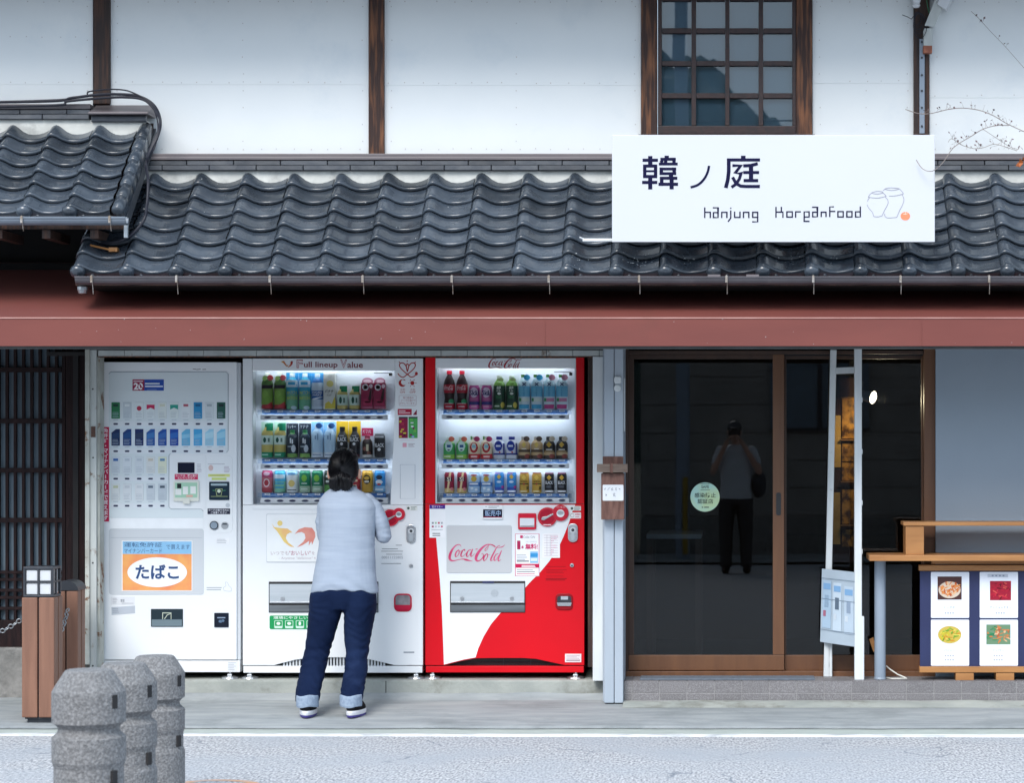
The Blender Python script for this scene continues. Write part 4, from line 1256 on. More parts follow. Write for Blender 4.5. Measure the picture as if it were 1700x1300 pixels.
# advert
ad = plate('advert_panel', rr(741, 872, 850, 952, 4), D0 - .003, .004, MT['machine_grey'], CM, .0015)
plate('advert_sheet', rr(742.2, 873.2, 848.8, 950.8, 3.5), D0 - .0042, .001, MT['sign'], ad)
script_logo('lettering', 745.3, 904, 838.5, 932.5, D0 - .005, COLA2, ad, smooth=5)
def outlet(parent, x0, y0, x1, y1, logo=False, midnotch=True):
    f = pbox('dispensing_outlet', x0, y0, x1, y1, D0 - .003, D0 + .02, MT['black'], parent, .003)
    ym = y0 + (y1 - y0) * .70
    mk('flap', [P(x0 + 1.5, y0 + 4, D0 - .004), P(x1 - 1.5, y0 + 4, D0 - .004), P(x1 - 1.5, ym, D0 - .016), P(x0 + 1.5, ym, D0 - .016),
                P(x0 + 1.5, y0 + 4, D0 - .0035), P(x1 - 1.5, y0 + 4, D0 - .0035), P(x1 - 1.5, ym, D0 - .0035), P(x0 + 1.5, ym, D0 - .0035)],
       [[0, 1, 2, 3], [4, 5, 6, 7], [0, 1, 5, 4], [1, 2, 6, 5], [2, 3, 7, 6], [3, 0, 4, 7]], MT['clearflap'], f)
    pbox('flap_lip', x0 + 1.5, ym - 2.5, x1 - 1.5, ym, D0 - .019, D0 - .0165, MT['chrome'], f, .001)
    pbox('lower_tray', x0 + 1, ym + 3, x1 - 1, y1 - 1, D0 - .007, D0 - .0035, M('dark_tray', (.07, .08, .09), .35, base2=(.16, .18, .20), vs=3, stretch=(.4, 1, 14)), f, .002)
    return f
of = outlet(CM, 747, 965, 872, 1017.5)
pbox('latch', 801, 965.5, 820, 969, D0 - .008, D0 - .0035, MT['navy'], of)
for q in (767.5, 850): plate('rivet', circ(q, 994.5, 3.6, 14), D0 - .0165, .004, MT['chrome'], of)
plate('emblem', circ(821, 985, 6, 18), D0 - .0135, .004, MT['clearflap'], of)
# price display
pdp = plate('status_display', rr(801, 838.5, 834.5, 862.5, 2), D0 - .012, .012, MT['machine'], CM, .002)
prect('screen', 802, 846, 833.5, 858.5, D0 - .0128, C('#10152e', .2), pdp)
prect('red_strip', 802, 858.5, 833.5, 859.6, D0 - .0128, C('#b0123a'), pdp)
MT['led'] = C('#9fb6d8')
text('lettering', '販売中', 805, 847.5, 831, 857.5, D0 - .0134, MT['led'], pdp, bold=.012)
ink('lettering', [[(806, 841.3), (808, 841.3)], [(811, 840.8), (829, 840.8)], [(811, 843), (825, 843)]], D0 - .0126, C('#8b8f95'), pdp, width=.8)
# note slot
ns = plate('note_slot', rr(860, 852.5, 890, 879.5, 2), D0 - .012, .012, C('#cf1434'), CM, .002)
prect('note_slot_recess', 863, 860.5, 887, 875.5, D0 - .0126, C('#dfe4ea'), ns)
pbox('note_lip', 863.5, 872, 886.5, 874.5, D0 - .018, D0 - .0128, MT['chrome'], ns, .001)
# coin knob pair
def coin_knob(parent, bx, by, br, sx, sy, sr, col):
    k = plate('coin_knob', circ(bx, by, br, 28), D0 - .012, .012, col, parent, .002)
    plate('knob_dish', circ(bx, by, br * .78, 26), D0 - .0135, .0016, C('#a8102c'), k)
    plate('knob_lever', [(bx - br * .62, by + br * .28), (bx - br * .35, by + br * .36), (bx + br * .66, by - br * .26), (bx + br * .58, by - br * .34), (bx - br * .1, by - br * .04), (bx - br * .55, by + br * .04)], D0 - .019, .006, MT['chrome'], k, .001)
    c = plate('coin_slot', circ(sx, sy, sr, 26), D0 - .014, .014, col, parent, .002)
    plate('slot_ring', circ(sx, sy + sr * .05, sr * .48, 18), D0 - .0152, .0015, MT['machine'], c)
    plate('slot_mouth', circ(sx, sy - sr * .02, sr * .40, 16, sr * .26), D0 - .0162, .0015, MT['chrome'], c)
    return k
RK = M('red_moulding', lin('#c81030')[:3], .35, base2=lin('#b80e2a')[:3], vs=8, coat=.3)
ck = coin_knob(CM, 908.5, 858.5, 16, 930.5, 852, 13.5, RK)
ink('lettering', [[(902, 871.5), (915, 871.5)]], D0 - .0128, C('#f3d9dd'), ck, width=1.6)
text('lettering', 'コイン投入口', 923.5, 841.2, 938, 843.4, D0 - .0148, C('#f7e6e9'), ck)
# handle
def handle(parent, cx, cy, hw_=8.2, hh=15.5):
    h = plate('lock_handle', rr(cx - hw_, cy - hh, cx + hw_, cy + hh, hw_ * .9), D0 - .010, .01, MT['chrome'], parent, .003)
    plate('lock_barrel', circ(cx, cy - hh * .3, hw_ * .62, 18), D0 - .013, .003, MT['machine_grey'], h, .001)
    plate('lock_barrel', circ(cx, cy - hh * .3, hw_ * .32, 14), D0 - .0142, .0015, MT['iron'], h)
    plate('lock_grip', rr(cx - hw_ * .45, cy + hh * .05, cx + hw_ * .45, cy + hh * .8, hw_ * .4), D0 - .013, .003, MT['clearflap'], h)
    return h
handle(CM, 951, 885)
plate('key_lock', circ(949.5, 939, 3.2, 16), D0 - .006, .006, MT['chrome'], CM, .001)
plate('key_hole', circ(949.5, 939.5, 1.3, 10), D0 - .0066, .0008, MT['iron'], CM)
cr = plate('coin_return', rr(922, 986, 951, 1013, 7), D0 - .006, .006, C('#8c0a18'), CM, .003)
plate('return_cup', rr(925, 990, 948.5, 1006.5, 4), D0 - .007, .0012, MT['iron'], cr)
plate('return_lip', [(924.5, 1001), (949, 1001), (947.5, 1006.5), (926, 1006.5)], D0 - .011, .004, MT['chrome'], cr)
pbox('return_flap', 931, 990.5, 943, 996, D0 - .010, D0 - .0072, MT['clearflap'], cr)
# stickers
LINEC = C('#9aa0a8'); DK = C('#3c4048'); PINK = C('#d0386e')
def lines(name, x0, y0, x1, n, dy, d, mat, parent, wd=.7, rag=.3):
    ss = []
    for k in range(n):
        xe = x1 - (x1 - x0) * rag * random.random()
        ss.append([(x0, y0 + k * dy, wd), (xe, y0 + k * dy, wd)])
    return ink(name, ss, d, mat, parent)
random.seed(21)
q1 = prect('service_sticker', 713, 838.5, 739.2, 893, D0 - .0016, C('#f2f3f6'), CM)
prect('sticker_band', 713.2, 838.5, 739, 845, D0 - .0022, C('#4a2a8c'), q1)
text('lettering', '電子マネー', 717, 839.6, 735, 843.6, D0 - .0028, C('#efeaf8'), q1)
for r_ in range(2):
    for c_ in range(4):
        prect('pay_mark', 717 + c_ * 5, 867 + r_ * 6, 720 + c_ * 5, 870 + r_ * 6, D0 - .0022, C(['#8a8f96', '#9fc0a0', '#c33a58', '#a9adb4', '#b05070', '#c9ccd0', '#cfd2d6', '#d06a86'][r_ * 4 + c_]), q1)
lines('fine_print', 716.5, 880, 736, 1, 2, D0 - .0022, LINEC, q1); lines('fine_print', 718, 886, 734, 2, 3.4, D0 - .0022, DK, q1, 1.2)
q2 = prect('free_drink_poster', 855, 886, 895.5, 957, D0 - .0016, C('#f7f7fa'), CM)
ink('poster_edge', [[(855.6, 886.6), (894.9, 886.6), (894.9, 956.4), (855.6, 956.4), (855.6, 886.6)]], D0 - .0021, PINK, q2, width=.7)
text('lettering', 'Coke ON', 868.5, 890, 888, 893.8, D0 - .0022, C('#8a8d94'), q2)
plate('logo_mark', rr(863.5, 889, 868, 894, 1), D0 - .0022, .0005, PINK, q2)
text('lettering', '1', 858.5, 898, 864, 912.5, D0 - .0022, C('#b02455'), q2, bold=.01)
text('lettering', '本', 865, 906, 870, 911.5, D0 - .0022, PINK, q2, bold=.02)
text('lettering', '無料!', 872, 903, 892.5, 912.5, D0 - .0022, PINK, q2, bold=.03)
text('lettering', 'スタンプためると', 872.5, 898.5, 891.5, 901, D0 - .0022, LINEC, q2)
prect('phone_picture', 880.2, 916, 893, 935, D0 - .0022, C('#8fc4ea'), q2); prect('phone_picture', 880.2, 919, 893, 925, D0 - .0028, C('#3f9bd8'), q2); prect('phone_picture', 881, 927, 892, 932, D0 - .0028, C('#e6f1fa'), q2)
lines('fine_print', 858, 922, 876, 3, 3.6, D0 - .0022, LINEC, q2, 1.1); ink('fine_print', [[(858, 932), (878, 932)]], D0 - .0022, DK, q2, width=1.6)
prect('poster_band', 855.6, 936.5, 894.9, 943, D0 - .0022, C('#cc1a52'), q2)
ink('lettering', [[(866, 939.4), (888, 939.4)], [(866, 941.4), (889, 941.4)]], D0 - .0028, C('#ffffff'), q2, width=1.1)
for r_ in range(3): lines('fine_print', 858, 946.5 + r_ * 3.2, 893, 1, 3, D0 - .0022, [LINEC, DK, PINK][r_], q2, 1.0)
q3 = prect('stamp_chart', 900.5, 886, 929.5, 926.5, D0 - .0016, C('#f4f2f4'), CM)
ink('chart_ruling', [[(903, 889 + k * 4.2), (926.5, 889 + k * 4.2)] for k in range(9)] + [[(908, 888.5), (908, 923)], [(913.5, 888.5), (913.5, 923)]], D0 - .0022, C('#b5aab2'), q3, width=.5)
for k in range(9):
    n_ = [5, 4, 2, 1, 4, 4, 2, 2, 1][k]
    ink('chart_mark', [[(915 + j * 2.4, 891 + k * 3.7), (916.4 + j * 2.4, 891 + k * 3.7)] for j in range(n_)], D0 - .0026, C('#d48aa8'), q3, width=1.3)
prect('sticker', 946, 840.5, 964.5, 848, D0 - .0016, C('#e4e6e2'), CM); plate('sticker_mark', circ(949.5, 844.4, 2.2, 10), D0 - .0022, .0004, C('#4e5a55'), CM)
lines('fine_print', 953, 842.5, 963, 3, 2, D0 - .0022, C('#7c8580'), CM, .8)
prect('sticker', 946, 851, 964.5, 861, D0 - .0016, C('#eceaea'), CM); ink('sticker_mark', [circ(950, 856, 3, 14) + [(953, 856)]], D0 - .0022, LINEC, CM, width=.6)
text('lettering', '節電中', 955, 853, 963.5, 856, D0 - .0022, C('#d04a6a'), CM, bold=.01); lines('fine_print', 955, 858.5, 963, 1, 2, D0 - .0022, C('#d04a6a'), CM, .8)
q4 = prect('rating_plate', 938, 1086, 965, 1100, D0 - .0016, C('#e9dfe2'), CM); lines('fine_print', 940, 1089, 963, 3, 2.3, D0 - .0022, C('#b08a94'), q4, .7); ink('fine_print', [[(940, 1096.8), (963, 1096.8)]], D0 - .0022, C('#8a6a74'), q4, width=1.6)
FAINT = C('#8c0814')
for yy in (941, 946.5, 949, 951.5, 957): lines('fine_print', 907, yy, 941, 1, 2, D0 + .0004, FAINT, CM, .6, .2)
ink('fine_print', [[(906, 961), (941, 961)], [(906, 963.4), (938, 963.4)]], D0 + .0004, FAINT, CM, width=1.3)

# ---- its thirty samples
W_R = lambda i, row: '%s from left on %s shelf of red machine' % (ORD[i], row)
GR = 'drink samples in the red cola machine'
for i in range(10):
    x = RX[i]
    if i < 2:
        o = drink('dark cola bottle with red cap', 'bottle', 'cola_bottle', 'coke', x, 615.5, 679.5, 9.6, [(0, .14, '#b3182e'), (.14, .42, '#241014'), (.42, .64, '#b5162c'), (.64, 1, '#2a1418')], '#c8243c', GR, W_R(i, 'top'),
                  [('#3f9f6b', ell(.45, .80, .5, .06)), ('#f0d9dc', box4(-.8, .845, .8, .86)), ('#e8c7cc', box4(-.55, .92, .55, .945))])
        script_logo('lettering', x - 7.5, 640, x + 7.8, 648, PD, C('#f2d7db'), o, bend=bender(X(x, PD), 9.9 * PD / F), smooth=2)
    elif i < 4:
        drink('pink yogurt soda can', 'can', 'soda_can', 'can', x, 640, 679.5, 8.9, [(0, .18, '#d860a4'), (.18, .32, '#2d2f7c'), (.32, 1, '#b8458f')], None, GR, W_R(i, 'top'),
              [('#e7d3e6', ell(.0, .30, .82, .22)), ('#cf6f9f', box4(-.7, .52, .7, .62)), ('#f0b9d0', box4(-.5, .86, .5, .92))], words=[('Skål', '#2b2b6c', -.82, .20, .85, .42)])
    elif i < 6:
        drink('dark green tea bottle', 'bottle', 'tea_bottle', 'pet', x, 624, 680, 9.9, [(0, .18, '#2c5a34'), (.18, .70, '#123a2a'), (.70, 1, '#79ad4c')], '#d9e3cf', GR, W_R(i, 'top'),
              [('#e8efe6', ell(.05, .53, .32, .035)), ('#2f6b45', box4(-.5, .58, .4, .68)), ('#d8c65a', ell(.62, .87, .34, .09)), ('#dfe9d6', box4(-.75, .88, .1, .92)), ('#b9d487', ell(.3, .12, .5, .06))], words=[('綾鷹', '#dfe9dc', -.35, .30, .35, .48)])
    else:
        pk = i >= 8
        drink(('pink' if pk else 'blue') + ' labelled clear water bottle', 'bottle', 'water_bottle', 'pet', x, 621, 680, 9.8, [(0, .36, '#d9ecf4'), (.36, .66, '#6fc4e6'), (.66, 1, '#c9e6f2')], '#eef6fa', GR, W_R(i, 'top'),
              [('#c84d8e' if pk else '#4bb3de', box4(-.85, .86, .85, .98)), ('#d992b4' if pk else '#e6f3ea', box4(-.85, .68, .85, .78)), ('#69b85c', box4(-.5, .02, .1, .10)), ('#d592a8' if pk else '#3fb0dd', ell(.5, .10, .55, .085)), ('#4aa06a', box4(-.85, .68, -.45, .77))],
              words=[('×', '#2f4d7a', -.3, .24, .4, .34), ('い\nろ\nは\nす', '#4f9fcf', -.12, .36, .16, .64)])
for i in range(10):
    x = RX[i]; g = i // 2
    wh = W_R(i, 'middle')
    if g == 0: drink('short green apple bottle', 'bottle', 'juice_bottle', 'short', x, 725.5, 762, 9.8, [(0, .2, '#8fc34b'), (.2, .7, '#46a85c'), (.7, 1, '#9fce86')], '#eef3ea', GR, wh, [('#d5efe4', ell(0, .42, .66, .25)), ('#2f5d94', box4(-.3, .36, .35, .48)), ('#20305c', ell(0, .60, .25, .03)), ('#e2725a', ell(.45, .10, .5, .12)), ('#e9f2cf', box4(-.8, .86, .3, .92))])
    elif g == 1: drink('short cream and red soup bottle', 'bottle', 'soup_bottle', 'short', x, 724.5, 762, 9.8, [(0, .22, '#c9333a'), (.22, 1, '#eddcbc')], '#e9ede0', GR, wh, [('#bf2a30', ell(0, .50, .72, .24)), ('#eadfce', ell(0, .46, .42, .17)), ('#8fc3cf', box4(-.3, .38, .35, .52)), ('#b23a68', ell(.5, .12, .5, .12)), ('#6fae58', box4(-.55, .0, -.25, .16)), ('#f1c9c4', box4(-.5, .86, .6, .94))])
    elif g == 2: drink('short white and blue milk coffee bottle', 'bottle', 'coffee_bottle', 'short', x, 725, 762, 9.8, [(0, .18, '#d5d9e2'), (.18, .26, '#22338c'), (.26, 1, '#dfe2ec')], '#27348f', GR, wh, [('#1f3aa0', ell(-.1, .42, .70, .24)), ('#e6ebf6', box4(-.5, .38, .3, .46)), ('#c04456', ell(.15, .70, .16, .04)), ('#27348f', box4(.72, .3, .92, .8))])
    elif g == 3: drink('short tan coffee bottle', 'bottle', 'coffee_bottle', 'short', x, 725, 762, 9.8, [(0, .16, '#4a342c'), (.16, .30, '#c7a878'), (.30, .42, '#4a382c'), (.42, 1, '#c0a073')], '#b9b6ac', GR, wh, [('#d9bb62', [(0, .22), (.4, .36), (0, .50), (-.4, .36)]), ('#8f4a44', ell(.55, .88, .45, .10)), ('#5c4a40', ell(.45, .10, .5, .12)), ('#efe6d6', box4(-.4, .53, .4, .57))])
    else: drink('short black coffee bottle', 'bottle', 'coffee_bottle', 'short', x, 725, 762, 9.8, [(0, .16, '#3c3230'), (.16, .30, '#c3a579'), (.30, 1, '#1b1a1d')], '#33363b', GR, wh, [('#c9a33e', [(0, .22), (.45, .36), (0, .50), (-.45, .36)]), ('#8f4a44', ell(.5, .88, .5, .10)), ('#cdbda6', ell(.5, .10, .5, .12)), ('#e9e4da', box4(-.5, .56, .55, .60)), ('#b8986a', box4(-.8, .64, .8, .68))])
for i in range(10):
    x = RX[i]; g = i // 2; wh = W_R(i, 'bottom')
    if g == 0: drink('maroon and cream slim can', 'can', 'milk_tea_can', 'can', x, 784.5, 819, 8.2, [(0, .24, '#d8b878'), (.24, 1, '#8f1a34')], None, GR, wh, [('#e9cfa0', [(-.5, .95), (-.1, .95), (.5, .0), (.1, .0)]), ('#3a2226', box4(-.75, .22, .65, .42)), ('#e08a92', ell(.6, .80, .3, .08))], words=[('Sí', '#f0e0d0', -.4, .22, .5, .42)])
    elif g == 1: drink('wide pale blue patterned can', 'can', 'coffee_can', 'can', x, 785, 819, 9.9, [(0, .34, '#a9cbe8'), (.34, .55, '#4a7fc0'), (.55, 1, '#b4cfe6')], None, GR, wh, [('#d8b54a', ell(0, .30, .5, .14)), ('#c46a6a', ell(0, .12, .6, .05)), ('#e8f0f8', ell(-.3, .76, .25, .06)), ('#e8f0f8', ell(.4, .82, .25, .06)), ('#f2f5f9', box4(-.7, .50, .7, .58))])
    elif g == 2: drink('blue slim can with gold diamond', 'can', 'coffee_can', 'can', x, 784.5, 819, 8.0, [(0, .30, '#2d4fb0'), (.30, 1, '#2f86cc')], None, GR, wh, [('#d8b54a', [(0, .08), (.45, .21), (0, .34), (-.45, .21)]), ('#c890c0', box4(-.8, .02, .3, .07)), ('#b54a9a', ell(.75, .70, .3, .07)), ('#e6eefa', box4(-.9, .86, .9, .95)), ('#cfe3f6', ell(0, .45, .5, .06))])
    elif g == 3: drink('gold slim coffee can', 'can', 'coffee_can', 'can', x, 785, 819, 8.0, [(0, 1, '#c39a3c')], None, GR, wh, [('#e0bd58', [(0, .10), (.5, .24), (0, .38), (-.5, .24)]), ('#2e2418', box4(-.9, .52, .9, .57)), ('#a83a30', ell(0, .55, .2, .05)), ('#b05a4a', box4(-.8, .0, .8, .05)), ('#6a5a2c', box4(.5, .66, .9, .82)), ('#f0e0b0', box4(-.8, .88, .6, .94))], words=[('GEORGIA', '#5a3f14', -.7, .38, .7, .47)])
    else: drink('black slim coffee can', 'can', 'coffee_can', 'can', x, 785, 819, 8.0, [(0, 1, '#191a1e')], None, GR, wh, [('#d2a83c', [(0, .10), (.5, .24), (0, .38), (-.5, .24)]), ('#b06a90', box4(-.8, .0, .8, .05)), ('#e2e4e8', box4(-.9, .86, .9, .95)), ('#5a5f68', box4(-.7, .62, .5, .74))], words=[('BLACK', '#e8eaee', -.75, .40, .75, .56)])

# ================================================================== white drinks machine in the middle
FX = [444, 465, 485.4, 506.4, 527, 547.7, 568.4, 589, 610, 630.6]
VM = cabinet('drinks_vending_machine', 403, 595, 702, 1117, 'white drinks vending machine in the middle, behind the standing person', MT['machine'])
pbox('side_panel', 403, 595, 418.5, 838.5, D0, D0 + .11, MT['machine'], VM, .004)
hp = pbox('header_panel', 419, 595, 655.6, 615.5, D0 + .001, D0 + .02, MT['machine'], VM, .003)
RP = plate('control_panel', [(656, 595), (702, 595), (702, 838.5), (648, 838.5), (650, 800), (654, 720), (656, 665)], D0, .11, MT['machine'], VM, .002)
pbox('display_back', 419, 597, 657, 838.5, D0 + .10, D0 + .112, MT['machine_in'], VM)
bm = bmesh.new()
for (a, b, c, e) in ((418.6, 616, 420, 838.5), (420, 837.4, 650, 838.6)):
    bmbox(bm, X(a, D0), X(c, D0), D0 + .002, D0 + .099, Z(e, D0), Z(b, D0), 0)
from_bm('display_frame', bm, MT['machine_grey'], VM)
plate('display_glass', [(420.2, 617.2), (655.6, 617.2), (655.6, 665), (653.6, 720), (649.6, 800), (648, 837), (420.2, 837)], D0 + .003, .0025, G_CLEAR, VM)
tube('light_arm', [P(621, 619.3, D0 + .02), P(648, 619.6, D0 + .02)], .0022, MT['black'], VM, 6)
pbox('light_arm', 645.5, 619, 650.5, 624, D0 + .012, D0 + .03, MT['black'], VM, .001)
for (y0, y1, y2, y3) in ((681, 688, 689, 697.3), (762.3, 769.5, 770.4, 779), (819, 826.3, 827.2, 835.8)):
    shelf(VM, FX, y0, y1, y2, y3, 432, 644)
add_fill_strips(VM, 433, 643, (609, 691, 772.5))
RED2 = C('#a52430')
text('lettering', 'ull lineup', 504.5, 600.5, 560.5, 612.8, D0 - .0004, C('#7d2436'), hp, bold=.012)
text('lettering', 'alue', 576.5, 600.6, 602.5, 610.8, D0 - .0004, C('#7d2436'), hp, bold=.012)
for s, a, b in (('F', 492.5, 502.5), ('V', 565, 576)):
    text('lettering', s, a, 597, b, 611, D0 - .0004, C('#b04a56'), hp, bold=.03)
    text('lettering', s, a + 1.2, 598.2, b - 1.2, 610, D0 - .0010, MT['machine'], hp, bold=-.012)
ink('heart_mark', [[(470, 600, 3.2), (473, 604, 2.4), (476.5, 608, 1.6), (477.5, 606, .8)], [(484, 601, 3.6), (483, 605, 2.4), (479.5, 609, 1.4), (478, 610, .6)]], D0 - .0004, C('#c87a3c'), hp, smooth=4)
ink('heart_mark', [[(484.5, 600, 3.0), (484.5, 604, 2.2), (481, 608.5, 1.2)]], D0 - .0008, C('#b02c3c'), hp, smooth=4)
sheet('heart_mark', [circ(468.5, 600.8, 1.3, 10), circ(484.5, 600.6, 1.2, 10)], D0 - .0008, [C('#d9a63c'), C('#7d2436')], hp, [0, 1])
# right control panel print
KR = C('#b02a28')
heart = [(676.3, 621.5), (671, 617), (665, 611), (663.2, 606), (665.5, 602.8), (669.8, 603), (674, 607.5), (675.2, 612.5), (676.3, 616.5), (677.6, 612.5), (679, 607.5), (683, 603), (687.5, 602.8), (689.6, 606), (687.8, 611), (682, 617), (676.3, 621.5)]
d1 = D0 - .0009
ink('heart_logo', [[(a, b, 1.6) for a, b in heart]], d1, KR, RP, smooth=3)
for s_, nm_ in zip([[(674, 607.5, 1.5), (676.3, 604, 1.5), (678.8, 607.5, 1.5)], [(660.5, 620, 1.6), (664, 624.5, 1.6), (670, 626.3, 1.6), (676.3, 621.8, 1.6), (682, 626, 1.6), (688, 624.6, 1.6), (690.5, 621, 1.6)], [(676, 598, 1.2), (676, 600.8, 1.2)], [(662.5, 600.5, 1.2), (664, 602.6, 1.2)], [(690, 600.5, 1.2), (688.3, 602.6, 1.2)]], ('heart_logo', 'plug_cord', 'heart_ray', 'heart_ray', 'heart_ray')): ink(nm_, [s_], d1, KR, RP, smooth=3)
sheet('heart_logo', [circ(691.2, 620.3, 2.5, 12, 3)], d1, KR, RP)
moon = circ(668, 636, 6.2, 20, None, -60, 240); moon = [(668 + 6.2 * math.cos(math.radians(a)), 636 + 6.2 * math.sin(math.radians(a))) for a in range(40, 321, 20)] + [(670.5 + 4.8 * math.cos(math.radians(a)), 634.6 + 4.8 * math.sin(math.radians(a))) for a in range(300, 49, -20)]
sheet('moon_mark', [moon], d1, KR, RP)
sheet('sun_mark', [circ(684.5, 636, 3.4, 16)] + [[(684.5 + 4.8 * math.cos(a) - .5 * math.sin(a), 636 + 4.8 * math.sin(a) + .5 * math.cos(a)), (684.5 + 7 * math.cos(a) - .5 * math.sin(a), 636 + 7 * math.sin(a) + .5 * math.cos(a)), (684.5 + 7 * math.cos(a) + .5 * math.sin(a), 636 + 7 * math.sin(a) - .5 * math.cos(a)), (684.5 + 4.8 * math.cos(a) + .5 * math.sin(a), 636 + 4.8 * math.sin(a) - .5 * math.cos(a))] for a in [k * math.pi / 3 for k in range(6)]], d1, KR, RP)
for cx_, s in ((668, 'ON'), (685, 'OFF')):
    text('lettering', '冷却', cx_ - 4, 645, cx_ + 4, 648.5, d1, C('#c0706c'), RP)
    text('lettering', s, cx_ - (4 if s == 'ON' else 5), 649.3, cx_ + (4 if s == 'ON' else 5), 652.8, d1, C('#c0706c'), RP, bold=.01)
ink('notice_frame', [rr(662.5, 656.5, 691, 673.5, 2, 3) + [rr(662.5, 656.5, 691, 673.5, 2, 3)[0]]], d1, C('#b9a0a4'), RP, width=.5)
text('lettering', '電力使用の\nピークを避けて\n冷やしています。', 663.5, 658.5, 690, 671.8, d1, C('#b77c82'), RP, align='CENTER', line=1.1)
prect('red_sticker', 660.3, 679, 683.5, 689.2, D0 - .0012, C('#b5183e'), RP); ink('lettering', [[(662, 682.5), (673, 682.5)], [(662, 685.6), (681, 685.6)]], D0 - .0018, C('#f6dfe4'), RP, width=1.4)
prect('small_sticker', 685.6, 679, 692.5, 689.2, D0 - .0012, C('#eceef2'), RP); sheet('small_sticker', [[(686, 688), (692, 680), (692, 689), (686, 689)]], D0 - .0018, C('#8a1c3c'), RP)
random.seed(9)
for (xa, base_) in ((662, ['#c9b43c', '#8e1c44', '#d8c94a', '#4a1c30', '#e3d46a', '#b02a4c']), (678.2, ['#e8ecf2', '#4fae5c', '#9fb8e6', '#c0304c', '#6fbf58', '#7a2a60'])):
    o = prect('drink_poster', xa, 692, xa + 15, 727.5, D0 - .0012, C(base_[1]), RP)
    prect('poster_print', xa, 692, xa + 15, 694.5, D0 - .0018, C('#3a3f48'), o)
    for k in range(11):
        px_, py_ = xa + random.uniform(.5, 9.5), 695.5 + k * 2.8
        prect('poster_print', px_, py_, px_ + random.uniform(3, 5), py_ + random.uniform(1.8, 3.6), D0 - .0018 - .0003 * k, C(random.choice(base_)), o)
prect('pink_mark', 668.5, 735.5, 675, 742.5, D0 - .0012, C('#e3a2b2'), RP); lines('fine_print', 678, 737, 689, 3, 2.2, d1, C('#9a8088'), RP, .7)
lines('fine_print', 664, 731, 690, 1, 2, d1, C('#e8c8d2'), RP, .6)
ink('slot_outline', [[(664.5, 771.5), (689, 771.5), (689, 828), (664.5, 828), (664.5, 771.5)]], d1, C('#b7bdc6'), RP, width=.6)
prect('slot_panel', 665, 772, 688.6, 827.6, D0 - .0004, MT['machine'], RP, .0003)
# lower door
LP2 = plate('lower_panel', [(403, 839), (702, 839), (702, 1105), (655, 1105), (630, 1099), (612, 1095), (590, 1092), (520, 1092), (490, 1096), (462, 1103), (455, 1105), (403, 1105)], D0 + .001, .11, MT['machine'], VM, .002)
pbox('vent_recess', 430, 1090, 680, 1107, D0 + .06, D0 + .10, MT['black'], VM)
vx = 470
while vx < 640:
    t_ = abs(vx - 555) / 100
    pbox('vent_slat', vx, 1092 + 10 * t_ ** 2, vx + 2.6, 1106, D0 + .012, D0 + .03, MT['machine_grey'], VM)
    vx += 5.2
pbox('kick_panel', 404, 1106.3, 701, 1117.5, D0 + .004, D0 + .1, MT['machine'], VM, .002)
for q in (413, 690): leveller(q, 1130, VM)
pbox('display_ledge', 419, 839.5, 648, 846, D0 - .004, D0 + .0005, MT['machine'], VM, .002)
ad = plate('advert_panel', rr(442, 853, 618, 934, 2), D0 - .002, .003, MT['machine_grey'], VM, .001)
plate('advert_sheet', rr(443, 854.5, 617, 933, 2), D0 - .0032, .001, C('#eef1f3'), ad)
def z4(x, y): return (395 + x / 4.0625, 820 + y / 4.0625)
YEL = M('faded_yellow_print', lin('#e8d27a')[:3], .5, base2=lin('#e9b878')[:3], vs=14); SAL = M('faded_red_print', lin('#dc7f74')[:3], .5, base2=lin('#e09a8a')[:3], vs=14)
sheet('figure_mark', [[z4(*p) for p in [(228, 200), (245, 225), (290, 232), (335, 235), (368, 262), (350, 262), (330, 275), (322, 300), (340, 330), (382, 362), (350, 355), (310, 325), (285, 285), (262, 250), (240, 228)]], circ(*z4(283, 199), 4.4, 16)], D0 - .004, YEL, ad)
sheet('figure_mark', [[z4(*p) for p in [(382, 272), (410, 240), (450, 226), (500, 230), (520, 260), (522, 290), (500, 345), (495, 320), (478, 350), (480, 318), (440, 345), (398, 362), (440, 325), (455, 300), (450, 270), (430, 258), (405, 262)]]], D0 - .004, SAL, ad)
text('lettering', 'いつでも', *z4(222, 388), *z4(342, 414), D0 - .004, C('#b9a8ae'), ad)
text('lettering', '"おいしい"', *z4(345, 384), *z4(490, 416), D0 - .004, C('#c08a9c'), ad, bold=.012)
text('lettering', 'を', *z4(498, 390), *z4(518, 412), D0 - .004, C('#b9a8ae'), ad)
text('lettering', '- Anytime "delicious" h', *z4(275, 426), *z4(525, 446), D0 - .004, C('#c3b5bb'), ad, slant=.2)
of = outlet(VM, 446, 966, 628, 1017.5)
plate('rivet', circ(469, 995, 3.8, 14), D0 - .0165, .004, MT['chrome'], of)
GRN = C('#1f9a5a')
gs = plate('green_sticker', rr(447.5, 1022.5, 560, 1045, 2.5), D0 - .0012, .002, GRN, VM)
text('lettering', '環境にやさしい自販機です', 454, 1023.6, 552, 1028.4, D0 - .0018, C('#e8f6ee'), gs, bold=.01)
for k in range(5):
    x0 = 455.5 + k * 17.8
    plate('sticker_icon', rr(x0, 1030.5, x0 + 13.5, 1043.5, 1.5, 3), D0 - .0018, .0006, C('#d7efe2'), gs)
    plate('sticker_icon', rr(x0 + .9, 1031.4, x0 + 12.6, 1039.8, 1, 3), D0 - .0025, .0006, GRN, gs)
    sheet('sticker_icon', [circ(x0 + 6.7, 1035.6, 3.4 if k != 2 else 2.2, 10, 2.6 if k != 2 else 3.4)], D0 - .0033, C('#e8f6ee'), gs)
coin_knob(VM, 648, 860, 14, 662, 854, 10.4, RK)
